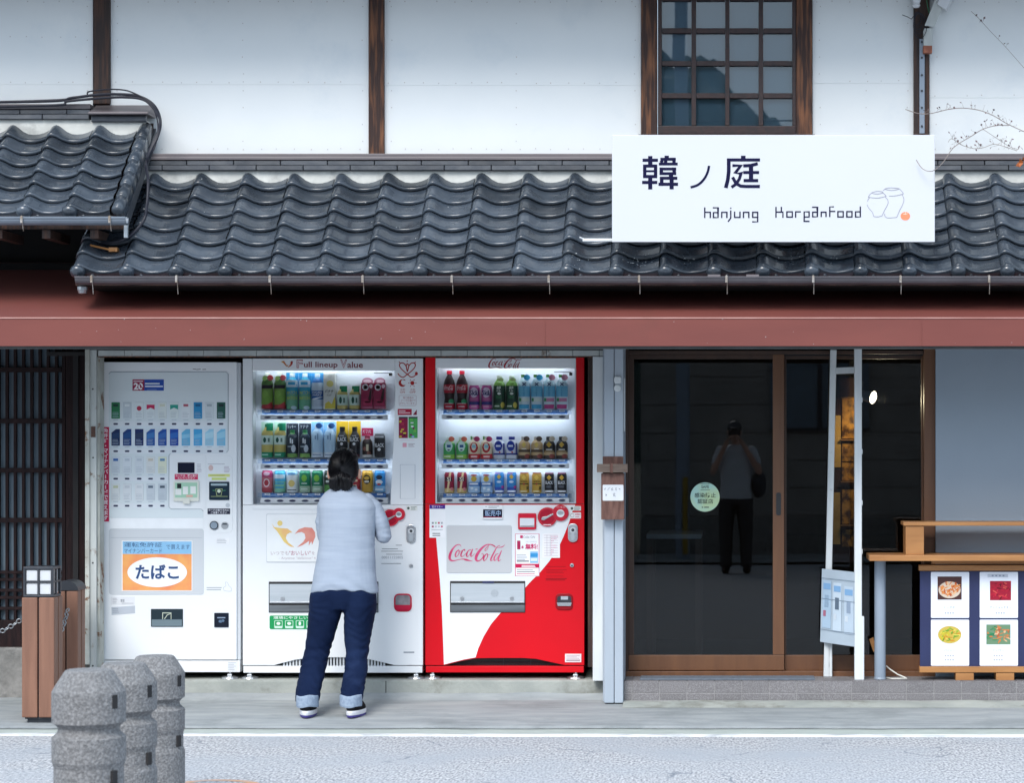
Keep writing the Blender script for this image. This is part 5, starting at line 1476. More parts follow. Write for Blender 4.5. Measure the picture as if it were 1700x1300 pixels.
prect('sticker', 674.5, 840, 693, 848, D0 - .0012, C('#e4e6e2'), VM); plate('sticker_mark', circ(678, 844, 2.2, 10), D0 - .0018, .0004, C('#4e5a55'), VM); lines('fine_print', 682, 842, 692, 3, 2, D0 - .0018, C('#7c8580'), VM, .8)
handle(VM, 682.3, 886.5, 7.6, 15.2)
plate('key_lock', circ(682.5, 939.8, 3.1, 16), D0 - .005, .005, MT['chrome'], VM, .001)
for (yy, xa, n_) in ((905.5, 657, 1), (911.5, 634, 1), (915.5, 633, 1), (920.5, 641, 1), (936, 633, 1)): lines('fine_print', xa, yy, 669, 1, 2, D0 - .0004, DK, VM, .7, .4)
text('lettering', '00011155805', 633.5, 923.5, 669, 928, D0 - .0004, C('#a4a9b1'), VM)
cr = plate('coin_return', rr(654, 986, 683.5, 1016, 8), D0 - .006, .006, C('#c01a3e'), VM, .003)
plate('return_cup', rr(656.5, 988.5, 681, 1008, 5), D0 - .0072, .0012, M('grey_cup', (.30, .28, .30), .35, base2=(.16, .15, .16), vs=20), cr)
plate('return_lip', [(656, 1005), (682, 1005), (681, 1013), (657, 1013)], D0 - .012, .005, C('#c01a3e'), cr)
lines('maker_mark', 670, 1083.5, 688, 1, 1, D0 - .0004, C('#9aa0aa'), VM, 2.2, .05)

W_V = lambda i, row: '%s from left on %s shelf of white drinks machine' % (ORD[i], row)
GV = 'drink samples in the white drinks machine'
for i in range(10):
    x = FX[i]; wh = W_V(i, 'top')
    if i < 2: drink('tall grape juice bottle', 'bottle', 'juice_bottle', 'pet', x, 619, 679, 9.8, [(0, .12, '#a8343a'), (.12, .62, '#7fa848'), (.62, .66, '#2c2030'), (.66, 1, '#4f7a3c')], '#dfe6dc', GV, wh, [('#93bf58', ell(-.2, .60, .55, .12)), ('#86b54c', ell(.25, .74, .5, .10)), ('#b8434a', ell(.6, .14, .45, .08)), ('#a9cf72', ell(-.3, .16, .45, .07)), ('#2c2030', box4(-.9, .36, .9, .44)), ('#c03a44', [(-.3, .94), (.9, .80), (.9, .96), (-.3, .98)])])
    elif i < 4: drink('aqua vitamin drink bottle', 'bottle', 'vitamin_bottle', 'pet', x, 620, 680, 9.8, [(0, .42, '#6fb994'), (.42, .66, '#2fa6c8'), (.66, 1, '#3fb6dc')], '#e6f1f6', GV, wh, [('#dceaf2', box4(-.95, .19, .95, .38)), ('#3fa8d4', box4(-.6, .24, .6, .32)), ('#2c9fd0', box4(-.95, .50, .95, .58)), ('#cfe7f2', ell(.4, .95, .5, .05))], card=('#3a9fd8', -.02, 1, 10.2), words=[('MATCH', '#c9d86a', -.8, .49, .85, .58), ('MATCH', '#c9d86a', -.8, .64, .85, .73)])
    elif i == 4: drink('blue and white ion drink bottle', 'bottle', 'sports_bottle', 'pet', x, 620, 680, 9.8, [(0, .28, '#c6d6e6'), (.28, .52, '#1f5fae'), (.52, .74, '#cbdcea'), (.74, .86, '#2a70bc'), (.86, 1, '#7ab8e0')], '#e6f1f6', GV, wh, [('#e9f1f8', [(-.8, .70), (.9, .64), (.9, .67), (-.5, .74)])], card=('#4aa3dc', -.02, 1, 10.2), words=[('POCARI\nSWEAT', '#e6eef8', -.75, .50, .85, .63)])
    elif i == 5: drink('white and yellow banana milk carton', 'carton', 'milk_carton', 'carton', x, 619, 679.5, 9.6, [(0, 1, '#e9ebe4')], None, GV, wh, [('#ece08a', ell(0, .30, .6, .09)), ('#e2cf52', [(-.9, .99), (-.8, .84), (-.2, .78), (.3, .86), (.8, .66), (.95, .72), (.95, .99)]), ('#d9dbd4', ell(0, .09, .4, .06))], words=[('バナナ', '#3c3c38', -.75, .46, .75, .56), ('ミルク', '#5a5a50', -.4, .59, .4, .64)])
    elif i < 8: drink('small green tea bottle', 'bottle', 'tea_bottle', 'short', x, 641, 679, 9.0, [(0, .16, '#c9b76a'), (.16, .62, '#cfe6d8'), (.62, 1, '#c4b468')], '#1f7a50', GV, wh, [('#1c5a48', ell(-.2, .62, .28, .15)), ('#1f8a5c', box4(-.1, .0, .95, .26)), ('#5a7a6a', box4(.3, .52, .6, .74))])
    else: dc_ = drink('maroon canned drink sample carton', 'carton', 'drink_carton', 'carton', x, 636, 679, 9.7, [(0, 1, '#9a1a44')], None, GV, wh, [('#e9dfe6', ell(-.35, .16, .55, .13)), ('#b02a54', ell(-.35, .16, .38, .08)), ('#3a1a26', [(.1, .66), (.5, .2), (.8, .26), (.6, .70)]), ('#b8325c', box4(-.7, .62, .75, .86)), ('#e6ccd6', ell(.6, .12, .3, .08)), ('#e8c3d2', box4(-.5, .70, .5, .76)), ('#d992b0', box4(-.9, .93, .9, .96))]); plate('topper_card', circ(x, 633.5, 9.2, 16, 6.5), D0 + .07, .002, C('#c58aa4'), dc_); sheet('topper_print', [circ(x, 633, 7, 14, 3)], D0 + .0695, C('#ead6e0'), dc_)
for i in range(10):
    x = FX[i]; wh = W_V(i, 'middle')
    if i < 2: drink('tall pale green tea bottle', 'bottle', 'tea_bottle', 'pet', x, 704, 759.5, 9.8, [(0, .16, '#1f8a62'), (.16, .38, '#cbbb66'), (.38, .66, '#d2e7da'), (.66, 1, '#c8b766')], '#2a8a5c', GV, wh, [('#1c5a48', ell(-.3, .48, .28, .08)), ('#1f8f66', box4(.0, -.02, 1.0, .20)), ('#6a8a7a', box4(.25, .42, .55, .54)), ('#a9dcc4', box4(-.8, .90, .3, .94))], card=('#bfe3d0', -.06, 1, 10))
    elif i < 4: drink('dark navy green tea bottle', 'bottle', 'tea_bottle', 'pet', x, 714, 759.5, 8.8, [(0, .14, '#7fae58'), (.14, .85, '#22303e'), (.85, 1, '#5d9a5c')], '#2f7a48', GV, wh, [('#cfd8de', ell(.35, .68, .42, .14)), ('#e2e8ea', box4(-.3, .30, -.05, .48)), ('#e2e8ea', box4(.05, .34, .3, .5)), ('#9fb0b8', box4(-.8, .58, .1, .63))], card=('#2a3442', -.24, 1, 10), words=[('ラッキー' if i == 2 else 'ケナナ', '#d6dde0', -.8, -.18, .8, -.06)])
    elif i < 6: drink('clear pale blue water bottle', 'bottle', 'water_bottle', 'pet', x, 706, 759.5, 9.8, [(0, .16, '#e4edf6'), (.16, 1, '#bcdcf2')], '#eef4fa', GV, wh, [('#2f5f9c', ell(.4, .02, .55, .09)), ('#6a8fb8', box4(.15, .26, .3, .46)), ('#7f9fc2', box4(-.3, .32, -.05, .44)), ('#9fb4ca', box4(-.7, .90, .7, .94))], card=('#8fc3ea', -.10, .6, 10))
    elif i < 8: drink('black coffee bottle on yellow card', 'bottle', 'coffee_bottle', 'botcan', x, 708.5, 759.5, 9.0, [(0, .10, '#5a2a30'), (.10, 1, '#222226')], '#1a1a1c', GV, wh, [('#e6e6e6', ell(0, .56, .28, .05)), ('#c9c9cc', box4(-.4, .28, .4, .31))], card=('#e3b82e', -.18, .5, 10), words=[('BLACK', '#eceef0', -.85, .34, .85, .48)])
    elif i == 8: drink('brown patterned small coffee bottle', 'bottle', 'coffee_bottle', 'short', x, 722, 759.5, 8.6, [(0, .12, '#d7d2cc'), (.12, .8, '#2e2220'), (.8, 1, '#c06a78')], '#c0506a', GV, wh, [('#8a5a50', ell(-.4, .62, .35, .10)), ('#8a5a50', ell(.4, .80, .4, .08)), ('#d8cfae', box4(-.1, .42, .35, .72))], card=('#c02a58', -.30, .05, 9.6), words=[('新発売', '#f3d8e0', -.8, -.22, .8, -.06)])
    else: drink('black coffee can with white lettering', 'can', 'coffee_can', 'can', x, 720.5, 759.5, 9.0, [(0, .80, '#222327'), (.80, .96, '#4a4d52'), (.96, 1, '#b8bcc0')], None, GV, wh, [('#e6e6e6', ell(0, .66, .32, .07)), ('#c9c9cc', box4(-.8, .08, .8, .16))], words=[('BLACK', '#eceef0', -.85, .40, .85, .56)])
for i in range(10):
    x = FX[i]; wh = W_V(i, 'bottom')
    sp = [('pink and red juice can', [(0, .22, '#a8404a'), (.22, .7, '#c46a72'), (.7, 1, '#b03a66')], [('#e8d5d8', ell(0, .55, .6, .2)), ('#b03a44', ell(0, .55, .42, .14)), ('#e6c2d2', ell(.0, .14, .6, .09))]),
          ('aqua vitamin drink can', [(0, .5, '#7fc3a4'), (.5, 1, '#4ab4d8')], [('#dceaf2', box4(-.9, .18, .9, .36)), ('#4aa6cc', box4(-.8, .54, .8, .62)), ('#4aa6cc', box4(-.8, .72, .8, .80))]),
          ('white can with yellow fruit', [(0, .8, '#e6eaec'), (.8, 1, '#9fc8e4')], [('#dfc87a', ell(0, .58, .6, .16)), ('#6fa8d4', box4(-.6, .08, .6, .2)), ('#2a3a4c', box4(-.8, .86, .8, .9))]),
          ('dark green apple can', [(0, .3, '#a3c0a6'), (.3, 1, '#1f7a58')], [('#7fbf4a', ell(0, .34, .5, .16)), ('#d6e8dc', box4(-.5, .56, .5, .6)), ('#e2ece4', box4(-.6, .82, .6, .86))]),
          ('dark green apple can', [(0, .3, '#a3c0a6'), (.3, 1, '#1f7a58')], [('#7fbf4a', ell(0, .34, .5, .16)), ('#d6e8dc', box4(-.5, .56, .5, .6)), ('#e2ece4', box4(-.6, .82, .6, .86))]),
          ('black and green tea can', [(0, .35, '#5a9a4c'), (.35, 1, '#24302a')], [('#d8e0da', box4(-.6, .2, .4, .3)), ('#d8e0da', box4(-.6, .44, .5, .54))]),
          ('brown coffee can', [(0, 1, '#6a4430')], [('#d8b878', ell(0, .4, .5, .15))]),
          ('red coffee can', [(0, 1, '#a82a34')], [('#e0c8a8', box4(-.6, .4, .6, .5)), ('#e0c8a8', box4(-.5, .64, .5, .7))]),
          ('gold coffee can with dark badge', [(0, 1, '#c79a34')], [('#2c2620', ell(0, .40, .7, .22)), ('#d8b04a', ell(0, .34, .5, .08)), ('#e6e0d0', box4(-.4, .46, .4, .54))]),
          ('blue and white coffee can', [(0, .3, '#7fb6e0'), (.3, 1, '#2f8ad0')], [('#22364e', ell(0, .30, .6, .10)), ('#e6eef4', ell(0, .52, .65, .11)), ('#c04a4c', ell(0, .62, .4, .05)), ('#dfeaf4', box4(-.7, .82, .7, .9))])][i]
    if i in (6,): continue          # hidden behind the person's head and shoulders
    drink(sp[0], 'can', 'drink_can', 'can', x, 781.5, 818, 9.3, sp[1], None, GV, wh, sp[2])

# ================================================================== cigarette machine
TM = cabinet('cigarette_vending_machine', 168, 601, 400, 1117, 'pale tobacco vending machine with orange notice, leftmost of the three', MT['machine'])
TD = D0 + .004
fr = plate('front_door', rr(168.5, 601, 393, 1096, 2), TD, .1, MT['machine'], TM, .004)
pbox('door_edge', 393.6, 602, 399.5, 1096, TD + .012, TD + .1, MT['machine_grey'], TM, .002)
pbox('kick_panel', 170, 1097.2, 398.5, 1116.5, TD + .006, TD + .1, MT['machine'], TM, .002)
leveller(380, 1130, TM); leveller(185, 1130, TM)
t1, t2, t3, t4 = TD - .0012, TD - .0022, TD - .0032, TD - .0042
face = [(180.5, 621), (184, 617.5), (375, 617.5), (378.8, 621), (378.8, 748), (375, 752.5), (284, 752.5), (280.5, 756), (280.5, 842), (284, 845.5), (334, 845.5), (337.5, 849), (337.5, 860), (180.5, 860)]
MT['face'] = M('grey_display_face', (.72, .785, .81), .35, base2=(.69, .755, .785), vs=2.5, coat=.2)
df = plate('display_face', face, t1, .002, MT['face'], TM, .0005)
ink('face_edge', [face[:12]], t2 + .0002, C('#8f9aa6'), df, width=.8)
MT['strip'] = C('#e3e9ee', .35)
cxs = [192, 211, 231, 250, 269.5, 289, 308.5, 328.5, 347.5, 367]
rowsC = [(668, 695, 704, 10), (712.5, 740, 749.3, 10), (758.5, 786, 795, 5), (803.5, 831, 840, 5)]
packs = [[('#2f7a50', '#1d3f38'), ('#c9d3da', '#e4ebee'), ('#dde5e8', '#b23a54'), ('#dfe7ea', '#c2305c'), ('#dfe6e4', '#d5d8c4'), ('#dfe8e8', '#2f9a8a'), ('#e2e8ec', '#b65a6c'), ('#2f8fc4', '#1f5f8e'), ('#d4dde2', '#a9b6be'), ('#2a5a50', '#1e2f34')],
         [('#1c2f5c', '#24406c'), ('#1c3f7c', '#20508c'), ('#1a2c60', '#2a3a5c'), ('#2a5aa0', '#3f78b8'), ('#2450a0', '#3a6ab4'), ('#1c48a0', '#2f68b8'), ('#6ab4dc', '#8fcbe8'), ('#4aa6dc', '#6fbbe4'), ('#9fd2ea', '#b6deef'), ('#7fc2e4', '#9fd4ec')],
         [('#d6dee6', '#3a6ab0'), ('#dde4ea', '#c2ccd6'), ('#dbe2e8', '#c6cfd8'), ('#e0e3e2', '#cfc8ba'), ('#e0e4cf', '#5f8ab0')],
         [('#dce1e2', '#c2c8a8'), ('#dfe4e8', '#ccd2d8'), ('#dfe3e6', '#cdd3d8'), ('#cdd5dc', '#5f6f80'), ('#c6cfd7', '#4c5a6a')]]
random.seed(4)
for r_, (y0, y1, yb_, n_) in enumerate(rowsC):
    xr = 376 if n_ == 10 else 279
    prect('button_strip', 182, yb_ - 4, xr, yb_ + 4, t2, MT['strip'], df)
    if r_ == 1: prect('pale_band', 182, 708, xr, 744, t2 + .0003, C('#dfe9f0'), df)  # paler plate behind the second row of packs
    for k in range(n_):
        x = cxs[k]; a, b = packs[r_][k]
        pk = pbox('sample_pack', x - 7, y0, x + 7, y1, t4, t2 - .0003, C(a, .3), df, .0006, 1)
        if r_ == 0 and k == 2: sheet('pack_print', [circ(x, y0 + 10, 4, 14)], t4 - .0004, C(b), pk)
        elif r_ == 0 and k in (3, 5): sheet('pack_print', [[(x - 6.6, y0 + 4), (x + 6.6, y0 + 4), (x + 6.6, y0 + 12), (x, y0 + 9), (x - 6.6, y0 + 12)]], t4 - .0004, C(b), pk)
        elif r_ == 1: sheet('pack_print', [[(x - 6.6, y0 + random.uniform(6, 10)), (x + 6.6, y0 + random.uniform(3, 8)), (x + 6.6, y0 + 14), (x - 6.6, y0 + 16)]], t4 - .0004, C(b), pk)
        else: prect('pack_print', x - 4, y0 + 3, x + 4, y0 + 7, t4 - .0004, C(b), pk, .0003)
        lines('pack_text', x - 5.5, y1 - 10, x + 5.5, 4, 2.4, t4 - .0008, C('#aebfd0') if r_ == 1 or a < '#4' else C('#b4bfc8'), pk, .6)
        if r_ == 1 and k in (0, 1, 3, 4, 6, 8, 9): sheet('pack_flag', [[(x - 7, y0 - .5), (x + 1, y0 - .5), (x - 7, y0 + 6)]], t4 - .0010, C('#d9e5ee'), pk)
        prect('price_label', x - 4, y1 + 1.2, x + 4, y1 + 3, t3, C('#c9d2da'), df, .0004)
        plate('button', rr(x - 3.8, yb_ - 1.5, x + 3.8, yb_ + 1.5, 1.4, 3), t4, .0018, MT['navy_btn'], df)
# age sticker
st = prect('age_sticker', 220, 630, 272, 648.6, t2, C('#2a50a8'), df)
prect('age_panel', 220, 630, 239.5, 648.6, t3, C('#a02a50'), st)
text('lettering', '20', 221.8, 635.5, 237.5, 647.3, t4, C('#f1eef2'), st, bold=.04)
ink('lettering', [[(221.5, 633), (237.5, 633)]], t4, C('#e6d6de'), st, width=1.8)
ink('age_bar', [[(230.5, 637), (238.5, 646.5)]], t4 - .0008, C('#a02a50'), st, width=1.5)
ink('lettering', [[(240.8, 637), (265, 637)], [(240.8, 641.5), (270.5, 641.5)]], t3, C('#dfe7f6'), st, width=2.4)
lines('fine_print', 244, 646.8, 266, 1, 1, t3, C('#9fb4dc'), st, .6)
# red vertical strip
rs = prect('red_strip', 169.6, 709, 181, 866, t3, C('#c4204e'), TM)
msg = '免許証・マイナンバーカードで買えます'
for k, ch in enumerate(msg):
    y = 711 + k * 8.55
    if ch == 'ー': prect('lettering', 174.6, y + .8, 176, y + 6.8, t4, C('#f7e9ee'), rs, .0003)
    elif ch == '・': sheet('lettering', [circ(175.3, y + 3.6, 1.2, 8)], t4, C('#f7e9ee'), rs)
    else: text('lettering', ch, 171.4, y, 179.4, y + 7.4, t4, C('#f7e9ee'), rs, bold=.02)
# card reader column
cm = plate('card_module', rr(281, 755.5, 342, 846, 4), t2, .002, MT['machine'], TM, .0008)
plate('screen', rr(295, 768, 323, 785.5, 1), t3, .001, C('#141a30', .2), cm)
prect('red_label', 290, 787.2, 328.5, 796.4, t3, C('#d02a5c'), cm)
text('lettering', 'カードは、購入後に\n抜いてください', 291.2, 788, 327.3, 795.8, t4, C('#fbeef3'), cm, bold=.015, align='CENTER')
rd = plate('card_reader', rr(288, 798.5, 330, 832.5, 2), TD - .016, .014, C('#e3e4da'), cm, .002)
prect('reader_label', 290.5, 801.5, 327.5, 826.5, TD - .0166, C('#a9d2b8'), rd); prect('reader_label', 294, 803, 301, 811, TD - .0172, C('#1c2226'), rd)
for (a, b, c, e) in ((291, 812, 301, 822), (303.5, 808, 312, 821), (316, 807.5, 325, 820)): prect('reader_label', a, b, c, e, TD - .0172, C('#f0f2ee'), rd)
prect('reader_label', 309, 822, 320, 825.5, TD - .0172, C('#e9b6a8'), rd)
pbox('reader_lip', 303.5, 829, 315, 836.5, TD - .024, TD - .0165, C('#e3e4da'), rd, .002)
lines('fine_print', 327, 771, 335, 6, 2.4, t3, C('#b0a9b4'), cm, .7)
cp = plate('coin_module', rr(342.5, 756.5, 386, 885, 8), t2, .002, MT['machine'], TM, .0008)
sheet('coin_print', [circ(350, 777, 4, 10, 5)], t3, C('#d9bcb8'), cp); lines('fine_print', 345, 770.5, 383, 1, 2, t3, C('#a9a6b4'), cp, .7); lines('fine_print', 372, 775, 383, 5, 2.2, t3, C('#b0a0b0'), cp, .7)
prect('yellow_label', 345.5, 787.2, 381.5, 791.8, t3, C('#dfe38c'), cp); prect('yellow_label', 351.5, 793.2, 376, 797.2, t3, C('#cfdc7c'), cp); lines('fine_print', 348, 789.5, 379, 1, 2, t4, C('#8a8f58'), cp, .8)
bnk = plate('note_reader', rr(347, 800, 380.5, 830.5, 1.5), TD - .008, .006, C('#152c3c', .3), cp, .0015)
plate('note_slit', rr(350, 803, 377, 806.5, 1), TD - .009, .0012, C('#a9bcc4'), bnk)
ink('note_mark', [[(353, 814.5), (358, 814.5)], [(369, 814.5), (374.5, 814.5)]], TD - .0088, C('#4a9a6c'), bnk, width=.9)
ink('note_mark', [[(358, 812), (369, 812), (367, 823), (360, 823), (358, 812)], [(350, 824.5), (378, 824.5)]], TD - .0088, C('#9fae7c'), bnk, width=.9)
sheet('note_mark', [circ(363.5, 815.5, 3, 10)], TD - .0092, C('#d7e2cc'), bnk)
bl = plate('black_label', rr(344.5, 844.5, 382, 854, .8, 2), t3, .0006, C('#1d2038'), cp)
text('lettering', 'カードの取り忘れに\nご注意ください', 346, 845.3, 380.5, 853.2, t4, C('#eceef6'), bl, bold=.01, align='CENTER')
plate('coin_lever', circ(355, 872.5, 7.2, 22), TD - .012, .01, C('#2a3038'), cp, .001); plate('coin_lever_face', circ(355, 872.5, 5.8, 20), TD - .014, .002, C('#8a98a6'), cp)
plate('coin_slot', circ(373, 872.5, 6, 20), TD - .007, .005, MT['chrome'], cp, .001); plate('coin_slot_mouth', [(368.5, 871.5), (370, 868.8), (376, 868.8), (377.5, 871.5)], TD - .0076, .0008, C('#4a5058'), cp)
plate('seal', circ(378, 839, 3.6, 16), t3, .0006, C('#c3c9cf'), cp)
prect('fine_label', 357.5, 893, 381, 904, t1, C('#eef0f3'), TM); lines('fine_print', 360, 896, 379, 3, 2.6, t2, LINEC, TM, .6)
ink('fine_print', [[(343, 976), (368, 976)], [(343, 979.5), (367, 979.5)]], t1, C('#a9aeb5'), TM, width=1.4)
ink('rabbit_outline', [[(372, 981), (371, 976), (375, 973), (374, 967), (378, 968), (380, 973), (384, 977), (383, 982), (372, 981)]], t1, C('#b4b9c0'), TM, width=.5, smooth=3)
# white band, light-box glow put into its colour; grey lower tray with the notice
prect('pale_band', 182, 860.5, 337, 877.5, t2, C('#f2f5f8', .3), TM)
gp = plate('advert_panel', rr(180.8, 878.5, 338.2, 987.5, 4), t2, .002, MT['machine_grey'], TM, .0008)
ink('panel_line', [[(184, 893), (335, 893)]], t3, C('#b2bac2'), gp, width=.8)
po = prect('tobacco_notice', 202, 898, 319.5, 982, t3, C('#f2f0ee'), gp)
prect('notice_top', 203.5, 899.2, 318, 920, t4, C('#8fc2e6'), po)
ORG = M('mottled_orange_print', lin('#eea860')[:3], .5, base2=lin('#e8875a')[:3], vs=9)
prect('notice_field', 203.5, 920.2, 318, 980.5, t4, ORG, po)
sheet('notice_oval', [circ(261, 950.5, 49.5, 40, 24.8)], t4 - .0008, C('#f5f5f6'), po)
text('lettering', 'たばこ', 225, 937.5, 297, 962, t4 - .0014, C('#33507f'), po, bold=.03)
text('lettering', '運転免許証', 206, 900.8, 269, 908.5, t4 - .0008, C('#47648c'), po); text('lettering', 'マイナンバーカード', 206, 911, 269, 918.5, t4 - .0008, C('#47648c'), po); text('lettering', 'で買えます', 276, 904.5, 315, 912.5, t4 - .0008, C('#47648c'), po)
s1 = prect('sticker', 184, 991, 224, 1004.5, t1, C('#e2e4e8'), TM); lines('fine_print', 187, 994, 196, 4, 2.6, t2, LINEC, s1, .6); text('lettering', '管理', 200, 995, 206.5, 1000, t2, C('#80868e'), s1); lines('fine_print', 202, 1002, 222, 1, 2, t2, LINEC, s1, .7)
s2 = plate('sticker', [(185, 1008.5), (224, 1006), (224.2, 1018.5), (185.2, 1021.5)], t1, .0006, C('#b9c0ca'), TM); lines('fine_print', 187, 1011, 200, 3, 3, t2, C('#8c95a2'), s2, .7)
ou = plate('delivery_outlet', rr(250.5, 1011.5, 303.5, 1041, 1), t4, .004, C('#26343c', .25), TM, .0008)
prect('outlet_window', 252, 1029, 302, 1040, t4 - .0008, C('#6f8088', .25), ou); ink('outlet_mark', [[(270, 1028.5), (270, 1018), (284, 1018), (284, 1028.5)], [(273, 1028), (278, 1021), (284, 1019)]], t4 - .0008, C('#b9c2b2'), ou, width=1.3)
cr = plate('coin_return', rr(355.5, 1018, 379.5, 1042, 1), t4, .004, C('#141c2c', .25), TM, .0008)
ink('return_mark', [[(360.5, 1026), (374, 1026)]], t4 - .0008, C('#8fa0ba'), cr, width=1.8); sheet('return_mark', [circ(366, 1032, 3.2, 12, 2.4), circ(370, 1031, 2.6, 12, 2.2)], t4 - .0008, C('#5f7894'), cr)
lb = prect('rating_plate', 377.5, 1098.5, 394, 1115, TD + .0052, C('#e2e5e9'), TM); lines('fine_print', 379, 1101, 392, 5, 2.8, TD + .0044, C('#aab0b8'), lb, .7)
ink('scuff', [[(320, 612.5), (327, 613.5), (333, 612.8)], [(336, 613.5), (342, 613.2)]], TD - .0006, C('#5a5048'), TM, width=1.0)

# ================================================================== things on and in front of the shop front
# wooden mailbox-like plate on the column
MB = pbox('wooden_letter_box', 998, 786, 1036, 863, CD - .07, CD - .002, MT['wood_dark'], None, .003)
tag(MB, 'weathered wooden letter box hung on the grey column', 'letter box')
MT['wood_box'] = M('weathered_box_wood', (.10, .045, .035), .8, base2=(.18, .09, .07), vs=9, stretch=(6, 6, .8), bump=.5, bs=20)
MB.data.materials[0] = MT['wood_box']
pbox('back_board', 1000.5, 758, 1034.5, 786, CD - .025, CD - .002, MT['wood_box'], MB, .002)
pbox('lid', 991, 770.5, 1042, 784.5, CD - .10, CD - .06, M('lid_wood', (.12, .085, .07), .8, base2=(.20, .15, .12), vs=9, stretch=(.8, 6, 6), bump=.5, bs=20), MB, .003)
pbox('lid_batten', 1012.5, 769.5, 1017.5, 785.5, CD - .106, CD - .101, MT['wood_box'], MB, .001)
nb = plate('name_card', rr(1000.5, 805, 1035, 831.5, 1.5), CD - .0725, .002, C('#dfe2e6'), MB)
random.seed(12)
marks = []
for k in range(5):
    x = 1004 + k * 6
    for j in range(3):
        marks.append([(x + random.uniform(-1.5, 1.5), 811.5 + random.uniform(-2.6, 2.6)), (x + random.uniform(-1.8, 1.8), 811.5 + random.uniform(-2.6, 2.6))])
for k in (1007, 1019.5):
    for j in range(5): marks.append([(k + random.uniform(-2.4, 2.4), 821 + random.uniform(-3, 3)), (k + random.uniform(-2.4, 2.4), 821 + random.uniform(-3, 3))])
ink('handwriting', marks, CD - .0735, C('#f7f8fa'), nb, width=.8)
ink('handwriting', [[(a[0] + .5, a[1] + .5) for a in m] for m in marks], CD - .0739, C('#7d828c'), nb, width=.7)
# white cable cover
CV = plate('cable_cover', rr(1019.5, 625, 1031, 637, 3), CD - .02, .02, MT['whitepaint'], None, .004)
tag(CV, 'small white plastic cover screwed to the grey column', 'cover')
plate('lower_cap', circ(1025, 644.5, 6, 16), CD - .018, .018, MT['whitepaint'], CV, .004)
# round sticker on the door pane
SK = plate('round_sticker', circ(1170.5, 825.5, 24.3, 40), DD + .0125, .0015, M('pale_green_foil', lin('#b9cfa4')[:3], .35, base2=lin('#a9cfc4')[:3], vs=14), D1)
INK = C('#27302c')
text('lettering', 'SAFE', 1164, 805.5, 1177, 811, DD + .0118, INK, SK) if False else None
text('lettering', 'SAFE', 1164.3, 806, 1177, 811, DD + .0118, INK, D1, bold=.01)
ink('lettering', [[(1163, 803.6), (1178, 803.6)], [(1163, 813.6), (1178.5, 813.6)]], DD + .0118, INK, D1, width=.7)
text('lettering', '感染防止', 1153, 818.5, 1188.5, 826.5, DD + .0118, INK, D1, bold=.012)
text('lettering', '認証店', 1158, 828.5, 1184, 836.5, DD + .0118, INK, D1, bold=.012)
ink('lettering', [[(1165, 842.5), (1167.5, 842.5)], [(1169, 842.5), (1177, 842.5)]], DD + .0118, INK, D1, width=1.5)
# rubber mat on the step
vs = []
za_ = SZ1 + .001
a = X(1062, 13.84); b = X(1353, 13.84)
MAT = wbox('door_mat', a, b, 13.83, 14.02, za_, za_ + .009, MT['rubber'], None, .003)
tag(MAT, 'long thin grey rubber mat on the tiled step', 'door mat')
for k in range(1, 30):
    x = a + (b - a) * k / 30
    wbox('mat_rib', x - .003, x + .003, 13.84, 14.01, za_ + .0088, za_ + .0105, MT['rubber'], MAT)

# white folding frame with a notice board
FS = empty('folding_frame', (X(1424, 13.88), 13.9, SZ1), 'narrow white folding frame standing on the step with a notice board', 'display frame')
pa0, pa1 = Vector((X(1372, 14.08), 14.06, SZ1)), Vector((X(1383.5, 14.06), 14.06, 2.09))
pb0, pb1 = Vector((X(1424.3, 13.88), 13.87, SZ1)), Vector((X(1424.3, 13.87), 13.87, 2.09))
def beam(name, p, q, wx, wy, mat, parent, bev=.003):
    p, q = Vector(p), Vector(q)
    z = (q - p).normalized(); x = Vector((1, 0, 0)); x = (x - z * x.dot(z)).normalized(); y = z.cross(x)
    bm = bmesh.new()
    L = (q - p).length
    bmbox(bm, -wx / 2, wx / 2, -wy / 2, wy / 2, 0, L, bev, 0, 1)
    R3 = Matrix((x, y, z)).transposed().to_4x4()
    bm.transform(Matrix.Translation(p) @ R3)
    return from_bm(name, bm, mat, parent)
beam('upright', pb0, pb1, .042, .05, MT['whitepaint'], FS)
beam('upright', pa0, pa1, .036, .05, MT['whitepaint'], FS)
beam('foot_block', pb0 + Vector((.024, -.01, 0)), pb0 + Vector((.024, -.01, .365)), .02, .03, MT['whitepaint'], FS)
beam('foot_block', pa0 + Vector((.02, -.01, 0)), pa0 + Vector((.02, -.01, .2)), .024, .03, MT['whitepaint'], FS)
zc_ = Z(615, 13.95)
beam('crossbar', (pa1.x + .005, 14.045, zc_), (pb1.x - .01, 13.885, zc_ + .004), .03, .045, MT['whitepaint'], FS) if False else None
mk('crossbar', [(pa1.x, 14.05, zc_ - .018), (pb1.x, 13.875, zc_ - .018), (pb1.x, 13.875, zc_ + .018), (pa1.x, 14.05, zc_ + .018), (pa1.x, 14.08, zc_ - .018), (pb1.x, 13.905, zc_ - .018), (pb1.x, 13.905, zc_ + .018), (pa1.x, 14.08, zc_ + .018)],
   [[0, 1, 2, 3], [4, 5, 6, 7], [0, 1, 5, 4], [1, 2, 6, 5], [2, 3, 7, 6], [3, 0, 4, 7]], MT['whitepaint'], FS)
for yy in (664, 750, 835, 916):
    pbox('hinge', 1428.5, yy - 4, 1432, yy + 4, 13.85, 13.88, MT['whitepaint'], FS, .001)
